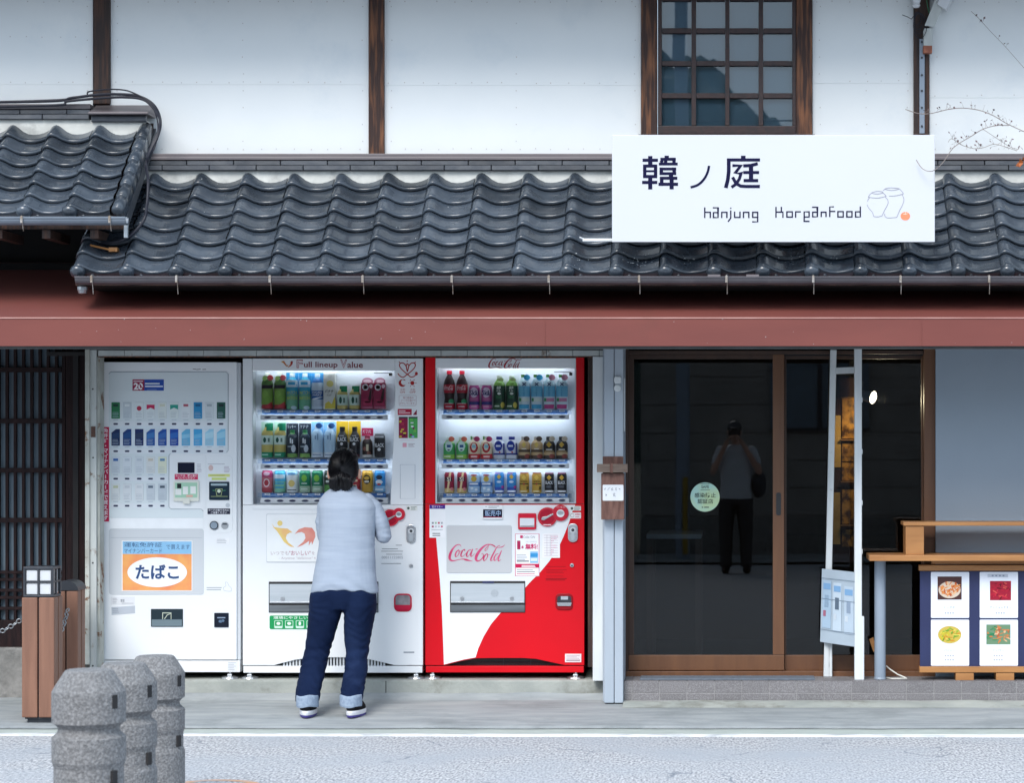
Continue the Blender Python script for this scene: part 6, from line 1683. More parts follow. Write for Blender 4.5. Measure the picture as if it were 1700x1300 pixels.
# its notice board: slanting white panel with flyers
def bq(u, v, off=0.0):     # u 0..1 left-right, v 0..1 top-bottom on the board
    tl, tr, bl, br = P(1364.5, 944.5, 14.03), P(1420, 950.5, 13.845), P(1361.5, 1066, 14.03), P(1420.5, 1074.5, 13.845)
    p = (tl * (1 - u) + tr * u) * (1 - v) + (bl * (1 - u) + br * u) * v
    n_ = Vector((-.62, -.78, 0))
    return p + n_ * off
def bpanel(name, u0, v0, u1, v1, off, mat, parent, th=.012):
    f_ = [bq(u0, v0, off), bq(u1, v0, off), bq(u1, v1, off), bq(u0, v1, off)]
    k_ = [bq(u0, v0, off - th), bq(u1, v0, off - th), bq(u1, v1, off - th), bq(u0, v1, off - th)]
    return mk(name, f_ + k_, [[0, 1, 2, 3], [4, 5, 6, 7], [0, 1, 5, 4], [1, 2, 6, 5], [2, 3, 7, 6], [3, 0, 4, 7]], mat, parent)
NBD = bpanel('notice_board', 0, 0, 1, 1, 0, C('#aebcc8', .25), FS)
for (u0, v0, u1, v1, c_) in ((.05, .15, .30, .80, '#a9c0d4'), (.36, .17, .60, .83, '#c3d2df'), (.68, .20, .95, .84, '#b9c9d8')):
    fl = bpanel('flyer', u0, v0, u1, v1, .003, C(c_, .25), NBD, .001)
    bpanel('flyer_print', u0 + .02, v0 + .04, u1 - .02, v0 + .12, .0045, C('#7fa8d0'), fl, .0008)
    um = (u0 + u1) / 2
    bpanel('flyer_print', um - .06, v0 + .2, um + .05, v0 + .36, .0045, C(['#8fa6bc', '#5f6f80', '#8f9fb4'][int(u0 * 3)]), fl, .0008)
    bpanel('flyer_print', u0 + .03, v1 - .24, um - .02, v1 - .16, .0045, C(['#a86a80', '#c9d3dc', '#c9d3dc'][int(u0 * 3)]), fl, .0008)
for v in (.12, .82, .40): bpanel('grid_line', .01, v, .99, v + .006, .0052, C('#6f8090'), NBD, .0006)

# counter of warm wood on a grey leg
CT = empty('wooden_counter', (X(1460, 13.9), 13.9, SZ1), 'light wood counter top on a grey tubular leg by the wall', 'counter')
ctz = Z(922, 13.72)
wbox('counter_top', X(1443.5, 13.72), X(2280, 13.72), 13.72, 14.045, ctz - .034, ctz, MT['counterwood'], CT, .004)
wbox('apron_rail', X(1545, 13.9), X(2280, 13.9), 13.84, 13.87, ctz - .056, ctz - .0345, MT['counterwood'], CT)
lathe('leg', [(.034, SZ1 + .0), (.036, SZ1 + .004), (.0325, SZ1 + .012), (.0325, ctz - .0345)], X(1461, 13.90), 13.90, MT['greyleg'], CT, 22)
lathe('leg', [(.034, SZ1 + .0), (.036, SZ1 + .004), (.0325, SZ1 + .012), (.0325, ctz - .0345)], X(2230, 13.90), 13.96, MT['greyleg'], CT, 22)
RK_ = empty('wooden_riser', (X(1520, 13.85), 13.85, ctz), 'low wooden riser shelf standing on the counter top', 'shelf')
pbox('block', 1503.5, 873.5, 1534, 922, 13.75, 13.95, MT['counterwood'], RK_, .004)
wbox('block', X(2180, 13.75), X(2210, 13.75), 13.75, 13.95, ctz, Z(873.5, 13.75), MT['counterwood'], RK_, .004)
wbox('shelf_board', X(1500, 13.74), X(2280, 13.74), 13.74, 13.97, Z(873.2, 13.74), Z(867, 13.74), MT['counterwood'], RK_, .003)
# menu stand
MNU = empty('menu_stand', (X(1640, 13.86), 13.86, SZ1), 'navy menu stand with four white photo cards below the counter', 'menu stand')
MD = 13.84
pbox('board', 1527.5, 948.6, 2280, 1106.8, MD + .012, MD + .035, MT['navy'], MNU)
pbox('top_rail', 1525.5, 938.5, 2280, 948, MD - .01, MD + .05, MT['counterwood'], MNU, .003)
pbox('bottom_rail', 1526.5, 1107.4, 2280, 1117.2, MD - .01, MD + .05, MT['counterwood'], MNU, .003)
for a in (1586.5, 1653.5, 1760, 2000, 2200): wbox('foot', X(a, MD), X(a + 30, MD), MD - .005, MD + .10, SZ1, Z(1117.6, MD), MT['counterwood'], MNU, .002)
cards = [(1545.5, 950, 1609, 1026.5, 0), (1626.5, 950, 1690, 1026.5, 1), (1545.5, 1029.3, 1609, 1106, 2), (1626.5, 1029.3, 1690, 1106, 3), (1708, 950, 1772, 1026.5, 0), (1708, 1029.3, 1772, 1106, 2)]
pal = [['#c8743c', '#d98a4c', '#3a2424', '#e0b48a', '#b85a30'], ['#a81c34', '#c02c40', '#8a1428', '#c85048', '#6a1020'], ['#c9b832', '#8fae3a', '#d8c85a', '#c98a2c', '#6f9a34'], ['#c87a48', '#4a8a5c', '#d8b08a', '#2f7a54', '#b05a38']]
tit = ['トッポギ', 'ヤンニョムチキン', 'パジャン', 'チャプチェ']
random.seed(31)
for (x0, y0, x1, y1, k) in cards:
    c_ = plate('menu_card', rr(x0, y0, x1, y1, 1.5, 3), MD + .008, .004, C('#e6eaf4', .3), MNU, .0006)
    fx0, fx1, fy0, fy1 = x0 + (11 if k != 1 else 17), x0 + (51 if k != 1 else 52), y0 + (7.5 if k != 1 else 15), y0 + (46 if k != 1 else 47)
    if k == 2: fy0, fy1 = y0 + 10, y0 + 40
    if k == 3: fy0, fy1 = y0 + 8, y0 + 41
    ph = prect('dish_photo', fx0, fy0, fx1, fy1, MD + .0072, C(['#4a3030', '#9a1c34', '#e0e2ea', '#6a8a6c'][k]), c_)
    cx_, cy_ = (fx0 + fx1) / 2, (fy0 + fy1) / 2
    if k == 0: sheet('dish_print', [circ(cx_, cy_ + 3, 18.5, 22, 14)], MD + .0068, C('#cfbfae'), ph)
    if k == 2: sheet('dish_print', [circ(cx_, cy_, 19.5, 22, 14.5)], MD + .0068, C('#c9b050'), ph)
    polys, fm = [], []
    for j in range(46):
        a_ = random.uniform(0, 6.28); q = math.sqrt(random.random())
        ex, ey = (16 if k != 3 else 19), (10 if k in (0, 2) else 14)
        px_, py_ = cx_ + ex * q * math.cos(a_), cy_ + (1 if k == 0 else 0) + ey * q * math.sin(a_)
        t_ = random.uniform(0, 3.14); la, lb_ = random.uniform(3, 6.5), random.uniform(.9, 2)
        polys.append([(px_ + la * math.cos(t_) * math.cos(s_) - lb_ * math.sin(t_) * math.sin(s_), py_ + .7 * (la * math.sin(t_) * math.cos(s_) + lb_ * math.cos(t_) * math.sin(s_))) for s_ in [6.283 * m_ / 8 for m_ in range(8)]])
        if k == 3 and px_ < cx_ - 5 and random.random() < .7: fm.append(random.choice((1, 3)))
        elif k == 2: fm.append(random.choice((0, 1, 2, 0, 4, 3)))
        else: fm.append(random.choice((0, 1, 3, 4, 0)) if k != 3 else random.choice((0, 2, 4, 0)))
    polys = [[(min(max(a_, fx0), fx1), min(max(b_, fy0), fy1)) for a_, b_ in pl] for pl in polys]
    sheet('dish_print', polys, MD + .0062, [C(c2) for c2 in pal[k]], ph, fm, step=True)
    yb_ = y0 + (57 if k < 2 else 49)
    text('lettering', tit[k], cx_ - (9 if k != 1 else 18), yb_, cx_ + (9 if k != 1 else 18), yb_ + 3.6, MD + .0074, C('#7b808e'), c_)
    ys_ = (yb_ + 9.5,) if k < 2 else (yb_ + 9, yb_ + 16)
    for y_ in ys_:
        text('lettering', '¥550' if k < 2 else 'S ¥550', cx_ - 9, y_, cx_ + 9, y_ + 3.4, MD + .0074, C('#8a8f9c'), c_) if False else ink('price_print', [[(cx_ - 8 + 4.2 * m_, y_ + 1.7), (cx_ - 5.6 + 4.2 * m_, y_ + 1.7)] for m_ in range(4)], MD + .0074, C('#a4a8b4'), c_, width=2.2)
    if k == 1: prect('card_header', x0 + 13, y0 + 3.5, x0 + 47, y0 + 9, MD + .0074, C('#c3c9d6'), c_); ink('card_header_print', [[(x0 + 20 + 6 * m_, y0 + 6.2), (x0 + 23 + 6 * m_, y0 + 6.2)] for m_ in range(4)], MD + .0068, C('#8a92a6'), c_, width=2.4)
# loose white cord and a wooden tag by the leg
CDR = tube('white_cord', [P(1471, 1106, 13.97), P(1478, 1112, 13.96), P(1490, 1120, 13.95), (X(1503, 13.93), 13.93, SZ1 + .006), (X(1505, 13.90), 13.90, SZ1 + .005), (X(1495, 13.89), 13.885, SZ1 + .005), (X(1480, 13.89), 13.885, SZ1 + .005), (X(1468, 13.93), 13.95, SZ1 + .005)], .0042, C('#d9d8d0'), None, 6)
tag(CDR, 'white electric cord lying on the step beside the grey leg', 'cord')
TG = plate('wooden_tag', [(1443, 1062), (1450, 1058.5), (1455, 1080), (1450, 1083)], 14.05, .01, MT['counterwood'], None)
tag(TG, 'small orange wooden tag leaning behind the grey counter leg', 'tag')

# ---- inside: spot lamp, picture board
LMP = empty('spot_lamp', P(1440, 662, 14.55), 'lit spot lamp glowing inside the dark shop window', 'lamp')
cl = P(1445, 659, 14.6); ld = Vector((.80, -.56, -.22)).normalized()
tube('lamp_body', [cl - ld * .09, cl - ld * .02, cl + ld * .02], [.026, .034, .038], MT['machine_grey'], LMP, 18)
LB = bpy.data.materials.new('lamp_face'); LB.use_nodes = True
pb_ = LB.node_tree.nodes['Principled BSDF']; pb_.inputs['Emission Color'].default_value = (1, .80, .52, 1); pb_.inputs['Emission Strength'].default_value = 3.5
bm = bmesh.new()
q_ = ld.to_track_quat('Z', 'Y').to_matrix().to_4x4()
bmesh.ops.create_circle(bm, cap_ends=True, radius=.033, segments=24, matrix=Matrix.Translation(cl + ld * .021) @ q_)
from_bm('lamp_face', bm, LB, LMP)
tube('lamp_arm', [cl - ld * .06, cl - ld * .06 + Vector((0, .02, .08))], .008, MT['black'], LMP, 8)
sp = bpy.data.lights.new('spot_bulb', 'POINT'); sp.energy = 7.0; sp.color = (1, .76, .46); sp.shadow_soft_size = .03
so_ = bpy.data.objects.new('spot_bulb', sp); _link(so_, LMP, Matrix.Translation(cl + ld * .09) @ (-ld).to_track_quat('Z', 'Y').to_matrix().to_4x4())
so_.matrix_basis = Matrix.Translation(cl + ld * .09) @ (-ld).to_track_quat('Z', 'Y').to_matrix().to_4x4()
PB = pbox('picture_board', 1378, 628, 1424, 934, 14.82, 14.84, M('maroon_board', (.055, .012, .014), .7, base2=(.04, .010, .012), vs=5), None)
tag(PB, 'maroon board of amber food pictures seen through the glass door', 'picture board')
AMB = M('amber_food_picture', lin('#d8963a')[:3], .5, base2=lin('#5a3416')[:3], vs=22, lo=.4, hi=.6)
AMB2 = M('tan_paper_strip', lin('#e0b060')[:3], .5, base2=lin('#c8984c')[:3], vs=12)
for (a, b, c, e, m_) in ((1398, 660, 1418, 728, AMB), (1398, 736, 1418, 766, AMB), (1398, 768, 1418, 798, AMB), (1381, 690, 1396, 776, AMB2), (1381, 818, 1395, 904, AMB2), (1398, 813, 1418, 870, AMB), (1398, 880, 1418, 908, AMB)):
    pbox('picture', a, b, c, e, 14.812, 14.818, m_, PB)
for a in (659, 729.5, 799, 871.5): pbox('picture_ledge', 1396, a, 1420, a + 2, 14.79, 14.81, MT['counterwood'], PB)
CHR = empty('round_stool', (X(1250, 15.6), 15.6, .17), None, None) if False else None
TBL = empty('dining_table', (X(1110, 15.4), 15.4, .17), 'pale dining table dimly seen inside the glass door', 'table')
tz = Z(885, 15.4)
wbox('table_top', X(1075, 15.4), X(1165, 15.4), 15.2, 15.9, tz - .03, tz, C('#8fa0b4'), TBL, .004)
for (a, b) in ((1080, 15.25), (1160, 15.25), (1080, 15.85), (1160, 15.85)): wbox('leg', X(a, 15.4) - .02, X(a, 15.4) + .02, b - .02, b + .02, .17, tz - .03, MT['doordark'], TBL)

# ================================================================== street lamp bracket, cables, vine
ST = empty('street_lamp', P(1533, 60, 13.76), 'white fluorescent street lamp on a rusty wall bracket, top right', 'street lamp')
ld_ = 13.70
pbox('perforated_strip', 1526.5, 64, 1535, 221, WD - .036, WD - .029, MT['greyleg'], ST, .001)
for yy in (69, 95, 124, 150, 178, 209): plate('bolt', circ(1530.5, yy, 1.8, 10), WD - .042, .006, MT['iron'], ST)
pbox('clamp', 1533.5, 46, 1548, 76, ld_ + .02, ld_ + .07, MT['frame_paint'], ST, .003)
pbox('rusty_clip', 1533, 75, 1547.5, 87, ld_ + .015, ld_ + .07, M('rust_clip', (.38, .14, .08), .8, base2=(.24, .08, .05), vs=30), ST, .002)
mk('lamp_housing', [P(1535, 42, ld_), P(1551, 44, ld_), P(1584, -30, ld_), P(1566, -36, ld_), P(1535, 42, ld_ + .10), P(1551, 44, ld_ + .10), P(1584, -30, ld_ + .10), P(1566, -36, ld_ + .10)],
   [[0, 1, 2, 3], [4, 5, 6, 7], [0, 1, 5, 4], [1, 2, 6, 5], [2, 3, 7, 6], [3, 0, 4, 7]], MT['frame_paint'], ST)
mk('lamp_cover', [P(1556, 6, ld_ - .02), P(1570, 16, ld_ - .02), P(1600, -36, ld_ - .02), P(1580, -40, ld_ - .02), P(1553, 4, ld_ + .08), P(1573, 18, ld_ + .08), P(1604, -36, ld_ + .08), P(1577, -40, ld_ + .08)],
   [[0, 1, 2, 3], [4, 5, 6, 7], [0, 1, 5, 4], [1, 2, 6, 5], [2, 3, 7, 6], [3, 0, 4, 7]], MT['milk'], ST)
lathe('ceramic_knob', [(.001, Z(13, ld_)), (.016, Z(12, ld_)), (.024, Z(8, ld_)), (.020, Z(5, ld_)), (.026, Z(0, ld_)), (.026, Z(-14, ld_))], X(1521, ld_), ld_, MT['milk'], ST, 14)
for k in range(4):
    r_ = .02 + .006 * k
    c0 = P(1523 + k * 1.5, 30 + 4 * k, ld_ + .02)
    tube('lamp_wire', [c0 + Vector((r_ * math.cos(a_), .01 * math.sin(2 * a_), r_ * 1.9 * math.sin(a_))) for a_ in [6.283 * j / 14 for j in range(14)]], .0022, MT['cable'], ST, 5, closed=True)
tube('lamp_wire', [P(1498, 24, ld_ + .05), P(1508, 28, ld_ + .04), P(1513, 31, ld_ + .04), P(1517, 26, ld_ + .03)], .0022, MT['cable'], ST, 5)
tube('lamp_wire', [P(1535, -20, ld_ + .03), P(1540, 10, ld_ + .03), P(1543, 22, ld_ + .03)], .0025, C('#3f7a5c'), ST, 5)

def cable(label, pts, r):
    c_ = tube('cable', [tuple(p) for p in catmull([tuple(P(*p)) for p in pts], 7)], r, MT['cable'], None, 7)
    return tag(c_, label, 'cable', 'cables over the left roof')
cable('thick black cable lying along the left roof ridge and looping down', [(-300, 172, 13.62), (60, 168, 13.62), (120, 162, 13.62), (160, 157, 13.62), (200, 156, 13.6), (232, 160, 13.58), (256, 175, 13.55), (266, 200, 13.5), (262, 225, 13.46), (248, 255, 13.42), (243, 275, 13.42), (246, 300, 13.3), (244, 340, 13.22), (236, 370, 13.18), (205, 398, 13.15), (160, 404, 13.3), (140, 400, 13.6)], .0085)
cable('second black cable just below the ridge cable of left roof', [(-300, 180, 13.61), (70, 175, 13.61), (110, 168, 13.61), (160, 163, 13.61), (205, 161, 13.59), (240, 166, 13.57), (262, 190, 13.52), (265, 210, 13.48), (254, 238, 13.44), (243, 262, 13.42)], .0075)
cable('thin black cable arching highest over the left roof ridge', [(-300, 173, 13.63), (95, 165, 13.63), (150, 151, 13.63), (195, 148, 13.6), (222, 154, 13.58), (250, 172, 13.55), (262, 205, 13.5), (258, 240, 13.44), (246, 265, 13.42)], .0042)

VN = empty('dry_vine', P(1690, 215, 13.5), 'bare dry vine trailing over the sign and white wall at right', 'vine')
random.seed(17)
runs = [([(1503, 181, 13.62), (1525, 188, 13.62), (1545, 188, 13.6), (1575, 181, 13.6), (1600, 179, 13.6), (1627, 183, 13.6), (1650, 192, 13.6), (1672, 205, 13.6), (1700, 218, 13.6), (1730, 232, 13.6)], .0034),
        ([(1521, 265, 12.9), (1532, 280, 12.88), (1548, 283.5, 12.88), (1565, 270, 13.1), (1580, 248, 13.35), (1592, 238, 13.45), (1612, 226, 13.5), (1632, 214, 13.55), (1655, 208, 13.58), (1675, 208, 13.58)], .0032),
        ([(1574, 236, 13.5), (1580, 230, 13.5), (1596, 240, 13.5), (1615, 246, 13.5), (1632, 245, 13.5), (1650, 239, 13.5), (1668, 243, 13.5), (1688, 250, 13.5)], .0022),
        ([(1632, 214, 13.55), (1650, 226, 13.55), (1668, 238, 13.55), (1682, 246, 13.55)], .002),
        ([(1612, 18, 13.7), (1625, 30, 13.7), (1645, 52, 13.7), (1670, 78, 13.7), (1700, 112, 13.7), (1725, 138, 13.7)], .0018)]
lv = bmesh.new(); tw_ = bmesh.new()
for pts, r_ in runs:
    c_ = catmull([tuple(P(*p)) for p in pts], 6)
    tube('stem', c_, [r_ * .7 for i in range(len(c_))], MT['twig'], VN, 6)
    for j in range(6, len(c_)):
        if pts[0][1] > 250 and j < 24: continue
        prob = .33 if pts[0][0] != 1612 else .15
        for rep_ in range(2):
            if random.random() < prob:
                p = Vector(c_[j]); dr = Vector((random.uniform(-.6, .6), random.uniform(-.5, .2), random.uniform(-.2, 1))).normalized()
                L_ = random.uniform(.012, .045)
                tube_bm(tw_, [p, p + dr * L_], [.0010, .0005], 4)
                e_ = p + dr * L_; s_ = Vector((random.uniform(-1, 1), random.uniform(-1, 1), random.uniform(-1, 1))).normalized()
                t_ = dr.cross(s_).normalized(); lw = random.uniform(.003, .009); ll = random.uniform(.010, .024)
                lv.faces.new([lv.verts.new(v_) for v_ in (e_, e_ + s_ * ll * .5 + t_ * lw, e_ + s_ * ll, e_ + s_ * ll * .5 - t_ * lw)])
tg_ = from_bm('twigs', tw_, MT['twig'], VN); tg_['kind'] = 'stuff'
lf_ = from_bm('leaflets', lv, MT['leaf'], VN); lf_['kind'] = 'stuff'
for k in range(5):
    p = P(1694 + random.uniform(-2, 8), 270 + random.uniform(-7, 7), 13.4)
    s_ = Vector((random.uniform(-1, 1), -.4, random.uniform(-1, 1))).normalized(); t_ = s_.cross(Vector((.3, 1, .2))).normalized()
    mk('withered_leaf', [p, p + s_ * .02 + t_ * .014, p + s_ * .045, p + s_ * .02 - t_ * .014], [[0, 1, 2], [0, 2, 3]], MT['orange_leaf'], VN, flip=False)

# ================================================================== street furniture
def wooden_post(px0, px1, ytop, ybot, d, depth, label, lamp):
    x0, x1 = X(px0, d), X(px1, d)
    z0, z1 = Z(ybot, d), Z(ytop, d)
    gz = apron_z(d) - .01
    t = empty('wooden_bollard', ((x0 + x1) / 2, d + depth / 2, gz), label, 'bollard', 'tan wooden chain posts')
    xm = (x0 + x1) / 2
    for (a, b) in ((x0, xm - .0035), (xm + .0035, x1)):
        wbox('board', a, b, d, d + depth * .46, z0, z1, MT['postwood'], t, .006)
        wbox('board', a, b, d + depth * .54, d + depth, z0, z1, MT['postwood'], t, .006)
    wbox('core', x0 + .012, x1 - .012, d + .02, d + depth - .02, z0 - .01, z1 - .01, MT['iron'], t)
    wbox('foot', x0 + .022, x1 - .022, d + .03, d + depth - .03, gz, z0 - .001, MT['iron'], t, .003)
    if lamp:
        zl0, zl1 = z1 + .002, z1 + 51 * d / F
        lx0, lx1 = X(38, d) , X(88, d)
        bm = bmesh.new()
        bmbox(bm, lx0, lx1, d + .005, d + .16, zl0, zl0 + .012, .003); bmbox(bm, lx0, lx1, d + .005, d + .16, zl1 - .014, zl1, .003)
        for a in (lx0, lx1 - .012):
            for b in (d + .005, d + .148): bmbox(bm, a, a + .012, b, b + .012, zl0 + .012, zl1 - .014)
        xc = (lx0 + lx1) / 2; zc2_ = (zl0 + zl1) / 2
        for yy in (d + .006, d + .150):
            bmbox(bm, xc - .005, xc + .005, yy, yy + .008, zl0 + .012, zl1 - .014); bmbox(bm, lx0 + .012, lx1 - .012, yy + .001, yy + .007, zc2_ - .005, zc2_ + .005)
        for xx_ in (lx0 + .001, lx1 - .009):
            bmbox(bm, xx_, xx_ + .008, d + .07, d + .085, zl0 + .012, zl1 - .014); bmbox(bm, xx_ + .001, xx_ + .007, d + .02, d + .145, zc2_ - .005, zc2_ + .005)
        lc = from_bm('lamp_cage', bm, MT['iron'], t)
        for i_ in range(2):
            for j_ in range(2):
                a = lx0 + .015 if i_ == 0 else xc + .006; b = zl0 + .015 if j_ == 0 else zc2_ + .006
                wbox('lamp_pane', a, a + (lx1 - lx0) / 2 - .022, d + .014, d + .018, b, b + (zl1 - zl0) / 2 - .024, MT['milk'], lc, .002)
        wbox('lamp_pane', lx0 + .02, lx1 - .013, d + .022, d + .14, zl0 + .016, zl1 - .018, MT['milk'], lc)
    else:
        bm = bmesh.new()
        n_ = 14; r_ = (x1 - x0) / 2 + .004
        A = []; B = []
        for k in range(n_ + 1):
            a_ = math.pi * k / n_
            A.append(bm.verts.new((xm + r_ * math.cos(a_), d - .004, z1 + .001 + .055 * math.sin(a_)))); B.append(bm.verts.new((xm + r_ * math.cos(a_), d + depth + .004, z1 + .001 + .055 * math.sin(a_))))
        for k in range(n_): bm.faces.new((A[k], A[k + 1], B[k + 1], B[k]))
        bm.faces.new(A); bm.faces.new(list(reversed(B))); bm.faces.new((A[0], B[0], B[-1], A[-1]))
        bmesh.ops.recalc_face_normals(bm, faces=bm.faces)
        from_bm('cap', bm, MT['iron'], t)
    return t
wooden_post(89, 129, 981, 1180, 13.48, .16, 'tan board post with dark rounded cap, behind the lantern post', False)
wooden_post(36, 90, 992.5, 1192, 13.12, .17, 'tan board post with black lantern box, near the left edge', True)
def chain(label, p0, p1, sag, nlink):
    t = empty('chain', p0, label, 'chain', 'galvanised chains between the posts')
    p0, p1 = Vector(p0), Vector(p1)
    src = None
    for k in range(nlink):
        u = (k + .5) / nlink
        c_ = p0.lerp(p1, u) - Vector((0, 0, sag * 4 * u * (1 - u)))
        tg = (p1 - p0) - Vector((0, 0, sag * 4 * (1 - 2 * u))); tg.normalize()
        L_ = (p1 - p0).length / nlink * .86
        wm = Matrix.Translation(c_) @ tg.to_track_quat('X', 'Z').to_matrix().to_4x4() @ Matrix.Rotation(math.pi / 2 * (k % 2) + .5, 4, 'X')
        if src is None:
            bm = bmesh.new()
            pts = []
            for j in range(14):
                a_ = 6.283 * j / 14
                pts.append((L_ * .62 * math.cos(a_), .0105 * math.sin(a_) * (1.15 if abs(math.cos(a_)) < .8 else 1), 0))
            tube_bm(bm, pts, .0032, 6, closed=True)
            src = bpy.data.meshes.new('link'); bm.to_mesh(src); bm.free(); src.materials.append(MT['galv'])
        place('link', src, t, wm)
    return t
chain('steel chain hanging from the left edge to the lantern post', P(-60, 1062, 13.25), P(35, 1029, 13.2), .03, 14)
chain('steel chain sagging between the two tan board posts', P(113, 1010, 13.46), P(90.5, 1067, 13.24), .035, 13)

# three concrete bollards in the foreground
def bollard(px, ytop, d, label, turn):
    x, zt_ = X(px, d), Z(ytop, d)
    R_ = .1255
    prof = [(R_, -.42), (R_, -.002), (R_, .0), (R_, .155), (R_ * .99, .16), (R_, .165)]
    H_ = .76
    prof = [(R_, H_ - 1.0), (R_ * 1.0, H_ - .415), (R_ * .945, H_ - .395), (R_ * .945, H_ - .335), (R_, H_ - .315), (R_, H_ - .232), (R_ * .94, H_ - .226), (R_ * .84, H_ - .214), (R_ * .82, H_ - .200), (R_ * .90, H_ - .188), (R_, H_ - .180), (R_, H_ - .078), (R_ * .997, H_ - .074), (R_ * .98, H_ - .070), (R_ * .66, H_ - .006), (R_ * .63, H_ - .002), (R_ * .59, H_), (.001, H_ + .002)]
    prof = [(a, zt_ - H_ + b) for a, b in prof]
    bm = bmesh.new()
    lathe_bm(bm, prof, x, d, 40)
    rnd_ = random.Random(px)
    bmesh.ops.subdivide_edges(bm, edges=[e for e in bm.edges if e.calc_length() > .03], cuts=2, use_grid_fill=True)
    for v in bm.verts:
        q = v.co * 22
        v.co += (v.co - Vector((x, d, v.co.z))).normalized() * .0012 * noise.noise(q) if (v.co.xy - Vector((x, d))).length > .01 else Vector()
    for f in bm.faces: f.smooth = f.calc_center_median().z < zt_ - .09 and abs(f.normal.z) < .2
    o = from_bm('concrete_bollard', bm, MT['granite'])
    tag(o, label, 'bollard', 'speckled concrete bollards in the foreground')
    for (a_, zz) in ((turn, -.085), (turn, -.345), (turn + math.pi, -.10), (turn + math.pi, -.345)):
        dx, dy = math.cos(a_), math.sin(a_)
        c_ = Vector((x + dx * R_ * .985, d + dy * R_ * .985, zt_ + zz - .02))
        bm = bmesh.new()
        bmbox(bm, -.012, .0035, -.013, .013, -.024, .024, .002, 0, 1)
        bm.transform(Matrix.Translation(c_) @ Matrix.Rotation(a_, 4, 'Z'))
        from_bm('slot', bm, MT['dark'], o)
    return o
bollard(147.5, 1112, 8.37, 'large speckled concrete bollard nearest the lower left corner', -.55)
bollard(206, 1101, 9.40, 'speckled concrete bollard between the front and rear bollards', -.45)
bollard(258, 1089, 10.50, 'rearmost speckled concrete bollard, directly before the tobacco machine', -.40)

# ================================================================== across the street (mirrored in the glass)
OP = empty('opposite_house', (3, -5.5, 0), 'beige sided house across the street, mirrored in the shop doors', 'house')
MT['siding'] = M('beige_siding', (.34, .31, .28), .8, base2=(.28, .26, .235), vs=3)
wbox('wall', -1.2, 11, -8, -4.8, 0, 4.4, MT['siding'], OP)
for k in range(10): wbox('siding_board', -1.22, 11.02, -4.8, -4.78, .55 + k * .38, .55 + k * .38 + .37, MT['siding'], OP, .004, 1)
wbox('footing', -1.22, 11.02, -4.8, -4.76, 0, .52, MT['foundation'], OP)
for (a, b) in ((.55, 1.9), (4.5, 6.2)):
    wd_ = wbox('window', a, b, -4.78, -4.73, 1.75, 2.75, MT['frost'], OP)
    wbox('sash', a, b, -4.74, -4.71, 1.71, 1.75, MT['iron'], wd_); wbox('sash', (a + b) / 2 - .03, (a + b) / 2 + .03, -4.74, -4.71, 1.75, 2.75, MT['iron'], wd_)
slab('roof', -1.6, 11.4, -4.3, 4.3, -8.4, 5.6, .12, MT['tile'], OP)
OH = empty('opposite_shed', (-5, -5.5, 0), 'dark boarded shed across the street, mirrored in the shop doors', 'shed')
wbox('wall', -8.5, -1.9, -8, -5.2, 0, 3.0, MT['wood_dark'], OH)
slab('roof', -8.8, -1.6, -4.8, 2.9, -8.4, 4.0, .1, MT['tile'], OH)
UP = lathe('utility_pole', [(.092, 0), (.09, 1), (.08, 8)], -.62, -3.2, MT['greyleg'], None, 18)
tag(UP, 'grey utility pole across the street, mirrored in the shop doors', 'utility pole')
lathe('guard_sleeve', [(.035, .1), (.035, 1.1)], -.58, -3.08, C('#a88c3a'), UP, 18)
tube('street_light_arm', [(-.62, -3.2, 2.9), (-.3, -3.1, 3.0), (.3, -3.0, 2.95)], .03, MT['galv'], UP, 8)
for k in range(3):
    tube('wire', [(-9, -3.2, 5.2 + k * .3), (-.62, -3.2, 5.0 + k * .3), (9, -3.2, 5.2 + k * .3)], .012, MT['cable'], UP, 5)

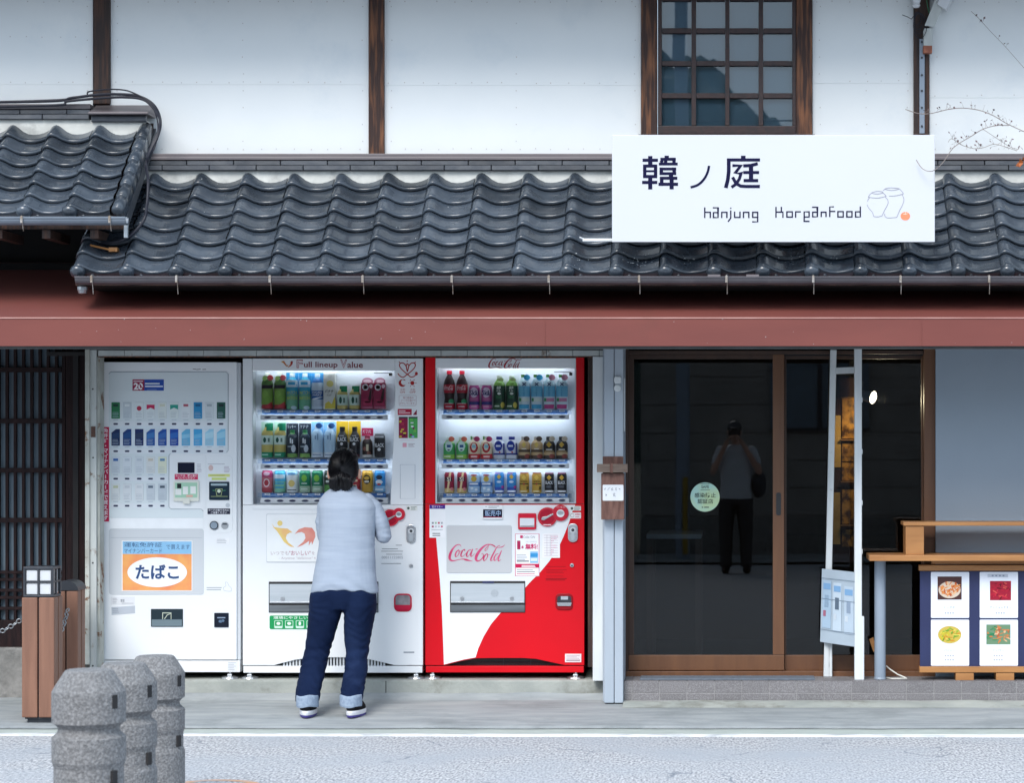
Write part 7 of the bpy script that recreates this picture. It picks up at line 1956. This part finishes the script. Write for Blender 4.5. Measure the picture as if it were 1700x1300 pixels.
# ================================================================== people
ICO = []
for _s in (1, 2, 3):
    _b = bmesh.new(); bmesh.ops.create_icosphere(_b, subdivisions=_s, radius=1.0)
    _b.verts.index_update()
    ICO.append(([v.co.copy() for v in _b.verts], [[v.index for v in f.verts] for f in _b.faces])); _b.free()
def blob_mesh(chains, ellipsoids, lofts, voxel, smooth=3, disp=None):
    """union of sphere-swept chains, ellipsoids and lofted rings -> one continuous skin"""
    bm = bmesh.new()
    V_, F_ = [], []
    def ball(c_, mat3, lod):
        iv, if_ = ICO[lod]
        b_ = len(V_)
        for v in iv: V_.append(mat3 @ v + c_)
        for f in if_: F_.append([b_ + i for i in f])
    for ch in chains:
        pts = [Vector(p[:3]) for p in ch]; rs = [p[3] for p in ch]
        for (a, b, ra, rb) in zip(pts, pts[1:], rs, rs[1:]):
            n_ = max(2, int((b - a).length / (min(ra, rb) * .5)))
            for k in range(n_ + 1):
                t_ = k / n_
                ball(a.lerp(b, t_), Matrix.Scale(ra + (rb - ra) * t_, 3), 0 if ra < .016 else 1)
    for e in ellipsoids:
        rot = (e[2] if len(e) > 2 else Matrix.Identity(4)).to_3x3()
        ball(Vector(e[0]), rot @ Matrix.Diagonal(e[1]), 2)
    if V_:
        tm = bpy.data.meshes.new('t'); tm.from_pydata(V_, [], F_); bm.from_mesh(tm); bpy.data.meshes.remove(tm)
    for rings in lofts:
        n_ = 32
        R_ = []
        for (cx_, cy_, cz_, rx, ry, ex) in rings:
            ring = []
            for k in range(n_):
                a_ = 2 * math.pi * k / n_
                ca, sa = math.cos(a_), math.sin(a_)
                ring.append(bm.verts.new((cx_ + rx * math.copysign(abs(ca) ** ex, ca), cy_ + ry * math.copysign(abs(sa) ** ex, sa), cz_)))
            R_.append(ring)
        for A, B in zip(R_, R_[1:]):
            for k in range(n_): bm.faces.new((A[k], A[(k + 1) % n_], B[(k + 1) % n_], B[k]))
        bm.faces.new(list(reversed(R_[0]))); bm.faces.new(R_[-1])
    bmesh.ops.recalc_face_normals(bm, faces=bm.faces)
    me = bpy.data.meshes.new('tmp'); bm.to_mesh(me); bm.free()
    o = bpy.data.objects.new('tmp', me); COL.objects.link(o)
    md = o.modifiers.new('r', 'REMESH'); md.mode = 'VOXEL'; md.voxel_size = voxel; md.adaptivity = 0
    if smooth:
        ms = o.modifiers.new('s', 'SMOOTH'); ms.factor = .5; ms.iterations = smooth
    dg = bpy.context.evaluated_depsgraph_get()
    m2 = bpy.data.meshes.new_from_object(o.evaluated_get(dg))
    if disp:
        m2.update()
        ns = [v.normal.copy() for v in m2.vertices]
        for v, nn in zip(m2.vertices, ns):
            v.co += disp(v.co, nn)
    vs = [v.co.copy() for v in m2.vertices]; fs = [list(p.vertices) for p in m2.polygons]
    bpy.data.objects.remove(o); bpy.data.meshes.remove(me); bpy.data.meshes.remove(m2)
    return vs, fs
def skin(name, mat, parent, chains=(), ellipsoids=(), lofts=(), voxel=.006, smooth=3, disp=None):
    vs, fs = blob_mesh(chains, ellipsoids, lofts, voxel, smooth, disp)
    return mk(name, vs, fs, mat, parent, smooth=True, flip=True)
def hand(w_, fwd, side, palm, s=1.0, curl=.9):
    """chains for a relaxed hand: w_ wrist, fwd direction of the palm, side towards the thumb, palm = palm-facing normal"""
    w_, f, sd, pn = Vector(w_), Vector(fwd).normalized(), Vector(side).normalized(), Vector(palm).normalized()
    ch = []
    k0 = w_ + f * .085 * s
    for i, (off, ln) in enumerate(((.030, .072), (.010, .080), (-.010, .075), (-.029, .058))):
        b = w_ + f * .02 * s + sd * off * .6 * s
        kn = k0 + sd * off * s
        ch.append([(*b, .014 * s), (*kn, .0115 * s)])
        d_ = f; p = kn; a = 0
        seg = [ln * .45, ln * .32, ln * .23]
        c_ = [(*p, .0098 * s)]
        for q, L in enumerate(seg):
            a += curl * (.45 if q == 0 else .6)
            dd_ = f * math.cos(a) + pn * math.sin(a)
            p = p + dd_ * L * s
            c_.append((*p, (.0092 - .0007 * q) * s))
        ch.append(c_)
    b = w_ + f * .025 * s + sd * .022 * s
    p1 = b + (f * .55 + sd * .75 + pn * .25).normalized() * .042 * s
    p2 = p1 + (f * .85 + sd * .25 + pn * .45).normalized() * .030 * s
    p3 = p2 + (f * .85 - sd * .05 + pn * .5).normalized() * .024 * s
    ch.append([(*b, .0145 * s), (*p1, .0115 * s), (*p2, .0100 * s), (*p3, .0085 * s)])
    return ch

PP = 13.5 / F
def U(px, py, y): return Vector(((px - PX0) * 13.5 / F, y, CH - (py - PY0) * 13.5 / F))

def build_customer():
    # ---- body (root): head, neck, trunk, arms with hands, legs
    hc = U(566, 779, 13.60)
    ch = []
    ch.append([(*U(567, 806, 13.585), .050), (*U(567, 820, 13.56), .055)])                                  # neck
    Lsh, Lel = U(539, 838, 13.56), U(534.5, 890, 13.575)
    Rsh, Rel = U(612, 838, 13.56), U(630, 888, 13.57)
    Lwr, Rwr = U(556, 872, 13.76), U(603, 868, 13.77)
    ch.append([(*Lsh, .034), (*Lel, .028), (*Lwr, .022)]); ch.append([(*Rsh, .034), (*Rel, .022), (*Rwr, .021)])
    ch += hand(Lwr, (.25, .9, .15), (.2, .0, 1), (.9, -.2, 0), .92, .8); ch += hand(Rwr, (-.2, .9, .2), (.1, 0, 1), (-.9, -.2, 0), .92, .9)
    Lh, Lk, La = U(546, 1000, 13.53), U(523, 1098, 13.55), Vector((X(509, 13.30), 13.325, .105))
    Rh, Rk, Ra = U(592, 1000, 13.53), U(592, 1098, 13.55), Vector((X(582, 13.30), 13.33, .105))
    ch.append([(*Lh, .078), (*Lk, .052), (*La, .036)]); ch.append([(*Rh, .078), (*Rk, .052), (*Ra, .036)])
    for a in (La, Ra):
        ch.append([(a.x, a.y - .012, a.z - .022, .026), (a.x, a.y + .06, a.z - .040, .022), (a.x, a.y + .12, a.z - .050, .014)])
    ell_ = [(hc + Vector((0, .0, 0)), (.072, .088, .108)), (hc + Vector((0, .075, -.045)), (.030, .028, .045)),       # skull, chin
            (hc + Vector((0, .098, -.012)), (.010, .014, .018)),                                                        # nose
            (hc + Vector((-.084, .004, -.028)), (.009, .018, .032), Matrix.Rotation(.6, 4, 'Z')), (hc + Vector((.086, .004, -.028)), (.009, .018, .032), Matrix.Rotation(-.6, 4, 'Z')),
            (hc + Vector((-.030, .082, .002)), (.013, .008, .008)), (hc + Vector((.030, .082, .002)), (.013, .008, .008)), (hc + Vector((0, .090, -.052)), (.022, .008, .006))]
    lo = [[(*U(569, 1010, 13.54), .14, .095, 1), (*U(569, 960, 13.54), .125, .085, 1), (*U(570, 900, 13.55), .128, .085, 1), (*U(572, 850, 13.56), .125, .075, 1), (*U(572, 834, 13.565), .10, .055, 1), (*U(568, 822, 13.57), .05, .045, 1)]]
    body = skin('person', MT['skin'], None, ch, ell_, lo, .006, 2)
    tag(body, 'person in pale grey-blue top and rolled jeans facing the vending machine', 'person')
    # eyes and lips, facing the machine
    for s_ in (-1, 1):
        bm = bmesh.new(); bmesh.ops.create_uvsphere(bm, u_segments=10, v_segments=8, radius=.0095, matrix=Matrix.Translation(hc + Vector((s_ * .030, .0825, .004))))
        from_bm('eye', bm, C('#2a2020', .2), body, True)
    # ---- hair: cap, centre gather, folded low tail
    def hdisp(co, nn):
        d_ = co - (hc + Vector((.0, -.08, -.045)))
        a_ = math.atan2(d_.z, d_.x)
        return nn * (.0016 * math.sin(a_ * 34 + 3 * noise.noise(co * 18)) + .0022 * noise.noise(Vector((a_ * 5, co.y * 10, 1))))
    hl = [(hc + Vector((0, -.006, .004)), (.0825, .096, .115)), (hc + Vector((0, -.035, -.030)), (.072, .062, .074)), (hc + Vector((0, .03, .055)), (.078, .07, .065))]
    hair = skin('hair', MT['hair'], body, [], hl, [], .005, 4, hdisp)
    def tdisp(co, nn):
        return nn * (.0028 * math.sin((co.x - hc.x) * 420 + 5 * noise.noise(co * 22)) + .004 * noise.noise(co * 30))
    # single strands drawn back to the tie
    tb = U(565.5, 789, 13.505)
    sb = bmesh.new(); rs_ = random.Random(8)
    c0 = hc + Vector((0, -.008, 0))
    R_ = Vector((.0845, .098, .117))
    def onhead(v):
        v = v.normalized()
        k_ = 1 / math.sqrt((v.x / R_.x) ** 2 + (v.y / R_.y) ** 2 + (v.z / R_.z) ** 2)
        return c0 + v * k_ * 1.004
    te = (tb - c0).normalized()
    for i in range(230):
        a_ = rs_.uniform(-.35, math.pi + .35); el_ = rs_.uniform(-.5, .9)
        st = Vector((math.cos(a_), el_ * .8, math.sin(a_))).normalized()
        pts = []
        for k in range(8):
            t_ = k / 7
            pts.append(onhead(st.lerp(te, t_ ** .9) + Vector((0, 0, .0))) if k < 7 else tb + Vector((rs_.uniform(-.012, .012), -.012, rs_.uniform(-.010, .012))))
        tube_bm(sb, pts, [.0012] * 7 + [.0009], 3, cap=False)
    bmesh.ops.recalc_face_normals(sb, faces=sb.faces)
    MT['strand'] = M('hair_strand', (.006, .006, .008), .38, base2=(.002, .002, .003), vs=40, spec=.25)
    so2 = from_bm('hair_strands', sb, MT['strand'], hair); so2['kind'] = 'stuff'
    ch = [[(tb.x, tb.y, tb.z, .022), (tb.x - .034, tb.y - .012, tb.z - .026, .031), (tb.x - .036, tb.y - .004, tb.z - .056, .029), (tb.x - .014, tb.y + .008, tb.z - .086, .012)],
          [(tb.x, tb.y, tb.z, .022), (tb.x + .034, tb.y - .012, tb.z - .026, .032), (tb.x + .036, tb.y - .004, tb.z - .054, .030), (tb.x + .014, tb.y + .006, tb.z - .082, .014)],
          [(tb.x, tb.y - .008, tb.z - .012, .018), (tb.x + .002, tb.y - .006, tb.z - .066, .018)]]
    skin('hair_tail', MT['hair'], hair, ch, [], [], .004, 3, tdisp)
    tube('hair_tie', [(tb.x + .021 * math.cos(a_), tb.y + .004 * math.sin(a_), tb.z - .002 + .017 * math.sin(a_)) for a_ in [6.283 * k / 14 for k in range(14)]], .004, MT['black'], hair, 6, closed=True)
    # ---- shirt
    zh = U(0, 985, 0).z
    def sdisp(co, nn):
        z = co.z
        low = max(0, min(1, (.86 - z) / .16))
        w_ = .0045 * low * math.sin((z * 60 + 10 * noise.noise(Vector((co.x * 5, co.y * 3, 0))) + 16 * abs(co.x - X(585, 13.5))))
        # long soft drapes down the back and across the waist
        w_ += .003 * noise.noise(Vector((co.x * 17, co.y * 4, z * 3.2))) + .0035 * noise.noise(Vector((co.x * 6 + z * 9, co.y * 6, z * 16)))
        arm = 1 if abs(co.x - X(571, 13.5)) > .155 and z > .93 else 0
        w_ += arm * .0012 * math.sin(z * 120 + 14 * noise.noise(co * 7))
        return nn * w_
    def ring(px, hw_, py, y, ry, ex=.92): 
        c_ = U(px, py, y); return (c_.x, c_.y, c_.z, hw_, ry, ex)
    lo = [[ring(570.5, .186, 984, 13.535, .125), ring(570.5, .186, 972, 13.535, .124), ring(571, .172, 950, 13.54, .118), ring(573, .158, 915, 13.545, .112), ring(574, .155, 890, 13.55, .110), ring(574.5, .163, 860, 13.555, .110), ring(574.5, .168, 842, 13.555, .104), ring(573, .152, 828, 13.56, .090), ring(570, .112, 819, 13.565, .074), ring(568, .074, 812, 13.57, .064), ring(567.5, .058, 808, 13.575, .058)]]
    def pth(*a): return [(*p, r_) for p, r_ in a]
    sl = [pth((U(543, 831, 13.56), .042), (U(535.5, 842, 13.567), .046), (U(531.5, 868, 13.575), .044), (U(534, 893, 13.59), .041), (U(543, 884, 13.65), .038), (U(552, 874, 13.735), .030)),
          pth((U(608, 831, 13.56), .043), (U(617.5, 842, 13.567), .047), (U(628, 866, 13.575), .048), (U(634, 891, 13.585), .045), (U(622, 882, 13.65), .040), (U(606, 870, 13.745), .031))]
    sh = skin('shirt', MT['shirt'], body, [], [], lo, .0065, 4, sdisp)
    cr_ = [(*tuple(U(568, 809.5, 13.572)),)][0]
    tube('collar', [(cr_[0] + .066 * math.cos(a_), cr_[1] + .066 * math.sin(a_), cr_[2] + .010 * math.sin(a_) - .004) for a_ in [6.283 * k / 24 for k in range(24)]], .007, MT['shirt'], sh, 8, closed=True)
    for c1 in sl: skin('sleeve', MT['shirt'], sh, [c1], [], [], .0065, 3, sdisp)
    # raise the back hem in the middle and drop its corners
    cx_ = X(570.5, 13.5); zlow = WM[sh.name].translation
    for v in sh.data.vertices:
        wz = v.co.z + zlow.z
        if wz < .80:
            t_ = (.80 - wz) / .12
            u_ = (v.co.x + zlow.x - cx_) / .19
            v.co.z += t_ * (.022 * (1 - min(1, u_ * u_) * 1.5) + .004 * math.sin(u_ * 14))
    # side vents
    # ---- jeans
    def jdisp(co, nn):
        z = co.z
        kn = math.exp(-((z - .36) / .10) ** 2) + .7 * math.exp(-((z - .16) / .07) ** 2) + .6 * math.exp(-((z - .60) / .06) ** 2)
        w_ = .0030 * kn * math.sin(z * 105 + 9 * noise.noise(Vector((co.x * 11, co.y * 9, z * 6))) + co.x * 26)
        w_ += .0025 * noise.noise(Vector((co.x * 12, co.y * 12, z * 7))) + .0014 * noise.noise(Vector((co.x * 30, co.y * 30, z * 42)))
        return nn * w_
    def leg(seq): return [ring(px, hw_, py, y, ry, .95) for px, hw_, py, y, ry in reversed(seq)]
    lo = [leg([(543, .098, 985, 13.53, .115), (541, .098, 1005, 13.53, .116), (538, .090, 1022, 13.53, .108), (532.5, .0785, 1050, 13.53, .094), (526, .071, 1078, 13.535, .082), (522.5, .069, 1098, 13.505, .076), (520, .071, 1118, 13.47, .076), (518, .069, 1138, 13.40, .074), (519, .064, 1160, 13.335, .069)]),
          leg([(594, .098, 985, 13.53, .115), (596, .096, 1005, 13.53, .116), (595.5, .086, 1022, 13.53, .108), (592.5, .0775, 1050, 13.53, .094), (591.5, .066, 1078, 13.535, .080), (591.5, .061, 1092, 13.515, .074), (592, .064, 1112, 13.48, .074), (590.5, .065, 1135, 13.405, .073), (590.5, .063, 1160, 13.335, .069)]),
          [ring(569, .150, 1012, 13.53, .095), ring(569, .176, 1000, 13.53, .112), ring(569.5, .180, 985, 13.53, .118), ring(570, .165, 960, 13.535, .108)]]
    je = skin('jeans', MT['denim'], body, [], [], lo, .0065, 2, jdisp)
    # ---- rolled cuffs, shoes
    for (px, y0c) in ((510.5, 13.325), (582.5, 13.325)):
        a, b = Z(1155, y0c), Z(1173.5, y0c)
        cxx = X(px, y0c)
        bm = bmesh.new()
        prof = [(.058, b), (.0635, b - .001), (.0655, b + .010), (.0655, a - .010), (.0635, a - .001), (.058, a + .002), (.056, b + .02)]
        lathe_bm(bm, prof, cxx, y0c, 28, sx=.94, sy=1.12)
        for v in bm.verts:
            v.co += Vector((0, 0, .004 * math.sin(v.co.x * 60 + px) - .10 * (v.co.y - y0c) * .4)) + (v.co - Vector((cxx, y0c, v.co.z))) * .03 * noise.noise(v.co * 25)
        bmesh.ops.recalc_face_normals(bm, faces=bm.faces)
        from_bm('trouser_cuff', bm, MT['cuff'], je)
    for (px, turn) in ((509, .08), (582, -.10)):
        hx = X(px, 13.27); gz = apron_z(13.36) + .002
        R3 = Matrix.Translation(Vector((hx, 13.255, gz))) @ Matrix.Rotation(turn, 4, 'Z')
        def foot_ring(z, w_, l0, l1, n_=28):
            out = []
            for k in range(n_):
                a_ = 2 * math.pi * k / n_
                yy = math.sin(a_); xx = math.cos(a_)
                yv = (l0 + l1) / 2 + (l1 - l0) / 2 * yy
                wd_ = w_ * (1 + .12 * yy) * (1 - .25 * max(0, yy) ** 4)
                out.append(R3 @ Vector((xx * wd_, yv, z)))
            return out
        def solid(name, rings, mat, par):
            bm = bmesh.new(); RR = [[bm.verts.new(p) for p in r_] for r_ in rings]
            for A, B in zip(RR, RR[1:]):
                for k in range(len(A)):
                    f = bm.faces.new((A[k], A[(k + 1) % len(A)], B[(k + 1) % len(A)], B[k])); f.smooth = True
            bm.faces.new(list(reversed(RR[0]))); bm.faces.new(RR[-1])
            bmesh.ops.recalc_face_normals(bm, faces=bm.faces)
            return from_bm(name, bm, mat, par)
        sh_ = solid('shoe', [foot_ring(.034, .045, .002, .248), foot_ring(.05, .0455, .000, .240), foot_ring(.072, .041, .008, .200), foot_ring(.088, .036, .020, .150), foot_ring(.104, .031, .034, .115)], MT['shoe'], body)
        solid('outsole', [foot_ring(.0, .044, .000, .252), foot_ring(.012, .047, -.004, .256)], MT['purple'], sh_)
        solid('midsole', [foot_ring(.0123, .047, -.004, .256), foot_ring(.026, .048, -.006, .254), foot_ring(.036, .0465, -.002, .250)], MT['sole'], sh_)
    return body
build_customer()

def build_photographer():
    """stands behind the viewpoint; seen only as a reflection in the shop doors"""
    bx, by = .07, -.42
    def V(x, y, z): return Vector((bx + x, by + y, z * 1.075))
    hc = V(-.02, .0, 1.565)
    ch = [[(*V(0, 0, 1.44), .055), (*V(0, -.01, 1.38), .060)]]
    for s_ in (-1, 1):
        shd, el_, wr = V(s_ * .19, 0, 1.36), V(s_ * .27, .10, 1.12), V(s_ * .085 - .02, .19, 1.46)
        ch.append([(*shd, .050), (*el_, .040), (*wr, .027)])
        ch += hand(wr, (-s_ * .35, .5, .55), (-s_ * .5, -.6, .5), (-s_ * .8, 0, 0), .95, 1.1)
        ch.append([(*V(s_ * .095, 0, .86), .085), (*V(s_ * .11, .03, .48), .060), (*V(s_ * .12, 0, .09), .040)])
        ch.append([(*V(s_ * .12, -.02, .06), .038), (*V(s_ * .125, .12, .055), .036), (*V(s_ * .13, .18, .05), .026)])
    el2 = [(hc, (.078, .095, .118)), (hc + Vector((0, .09, -.02)), (.012, .02, .022)), (hc + Vector((-.08, 0, -.01)), (.01, .02, .032)), (hc + Vector((.08, 0, -.01)), (.01, .02, .032)), (hc + Vector((0, .06, -.08)), (.04, .035, .04))]
    lo = [[(*V(0, 0, .84), .17, .11, 1), (*V(0, 0, 1.0), .155, .10, 1), (*V(0, 0, 1.2), .185, .11, 1), (*V(0, 0, 1.36), .19, .09, 1), (*V(0, -.01, 1.41), .09, .06, 1)]]
    body = skin('person', MT['skin'], None, ch, el2, lo, .008, 2)
    tag(body, 'photographer in white shirt and cap, mirrored in the glass shop door', 'person')
    lo = [[(*V(0, 0, .82), .19, .13, .9), (*V(0, 0, 1.0), .18, .125, .9), (*V(0, 0, 1.2), .205, .13, .9), (*V(0, 0, 1.35), .21, .105, .9), (*V(0, -.01, 1.425), .085, .07, 1)]]
    chs = []
    for s_ in (-1, 1): chs.append([(*V(s_ * .18, 0, 1.355), .066), (*V(s_ * .235, .055, 1.23), .062)])
    skin('shirt', MT['sign'], body, chs, [], lo, .009, 3, lambda co, nn: nn * .006 * noise.noise(co * 12))
    lo = [[(*V(s_ * .125, 0, .07), .07, .085, 1), (*V(s_ * .115, .01, .48), .082, .09, 1), (*V(s_ * .095, 0, .82), .11, .125, 1)] for s_ in (-1, 1)] + [[(*V(0, 0, .76), .19, .12, 1), (*V(0, 0, .92), .185, .125, 1)]]
    skin('trousers', MT['black'], body, [], [], lo, .009, 3, lambda co, nn: nn * .006 * noise.noise(co * 12))
    for s_ in (-1, 1): skin('shoe', MT['shoe'], body, [], [(V(s_ * .127, .06, .05), (.052, .15, .055))], [], .01, 2)
    cap = skin('cap', MT['iron'], body, [], [(hc + Vector((0, -.004, .055)), (.088, .105, .085)), (hc + Vector((0, .10, .045)), (.062, .065, .010))], [], .007, 3)
    skin('hair', MT['hair'], body, [], [(hc + Vector((0, -.02, .0)), (.083, .090, .085))], [], .008, 2)
    for s_ in (-1, 1):
        bm = bmesh.new(); bmesh.ops.create_uvsphere(bm, u_segments=8, v_segments=6, radius=.010, matrix=Matrix.Translation(hc + Vector((s_ * .03, .088, .01))))
        from_bm('eye', bm, C('#2a2020', .2), body, True)
    cm_ = wbox('photo_camera', bx - .09, bx + .05, by + .13, by + .18, 1.62, 1.71, MT['black'], None, .008)
    tag(cm_, 'black camera held up by the photographer, mirrored in the door', 'camera')
    bm = bmesh.new(); tube_bm(bm, [(bx - .02, by + .17, 1.66), (bx - .02, by + .27, 1.66)], .034, 18)
    from_bm('lens', bm, MT['black'], cm_)
    bag = skin('shoulder_bag', MT['iron'], None, [], [(V(.27, -.05, .98), (.09, .14, .17))], [], .01, 4)
    tag(bag, 'dark shoulder bag at the photographer\'s side, mirrored in the door', 'bag')
build_photographer()

# ================================================================== small marks: droppings and paint flecks on tiles and awning
bpy.context.view_layer.update()
dg = bpy.context.evaluated_depsgraph_get()
rf = random.Random(44)
spots = []
for (cx_, cy_, sx_, sy_, n_) in ((1062, 432, 26, 12, 42), (1140, 433, 16, 9, 12), (1310, 425, 18, 14, 18), (1385, 430, 14, 10, 6), (330, 318, 60, 30, 6), (700, 380, 160, 40, 10), (960, 430, 20, 12, 12), (1640, 400, 40, 40, 8), (90, 275, 60, 30, 6)):
    for k in range(n_): spots.append((rf.gauss(cx_, sx_ * .55), rf.gauss(cy_, sy_ * .55), rf.uniform(.35, 1.25), ROOF))
for k in range(34): spots.append((rf.uniform(0, 1700), rf.uniform(505, 572), rf.uniform(.3, .8), AWN))
bms = {}
for (px, py, s_, own) in spots:
    dr = (P(px, py, 13) - cam.location).normalized()
    hit, loc, nor, ix, ob, mt_ = sc.ray_cast(dg, cam.location, dr)
    if not hit or ob.parent is None or ob.name.startswith(('sign', 'lettering')): continue
    if own is ROOF and 'tile' not in ob.name: continue
    if own is AWN and not ob.name.startswith('awning'): continue
    bmx = bms.setdefault(own.name, (own, bmesh.new()))[1]
    if nor.y > 0: nor = -nor
    a_ = nor.orthogonal().normalized(); b_ = nor.cross(a_)
    r_ = s_ * 13.3 / F; n_ = 6; t0 = rf.uniform(0, 6)
    bmx.faces.new([bmx.verts.new(loc + nor * .0012 + (a_ * math.cos(t0 + 6.283 * k / n_) * rf.uniform(.7, 1.6) + b_ * math.sin(t0 + 6.283 * k / n_) * rf.uniform(.5, 1.1)) * r_) for k in range(n_)])
MT['fleck'] = M('white_dropping', (.55, .57, .58), .8, base2=(.40, .42, .43), vs=80)
for own, bmx in bms.values():
    o = from_bm('white_flecks', bmx, MT['fleck'], own); o['kind'] = 'stuff'
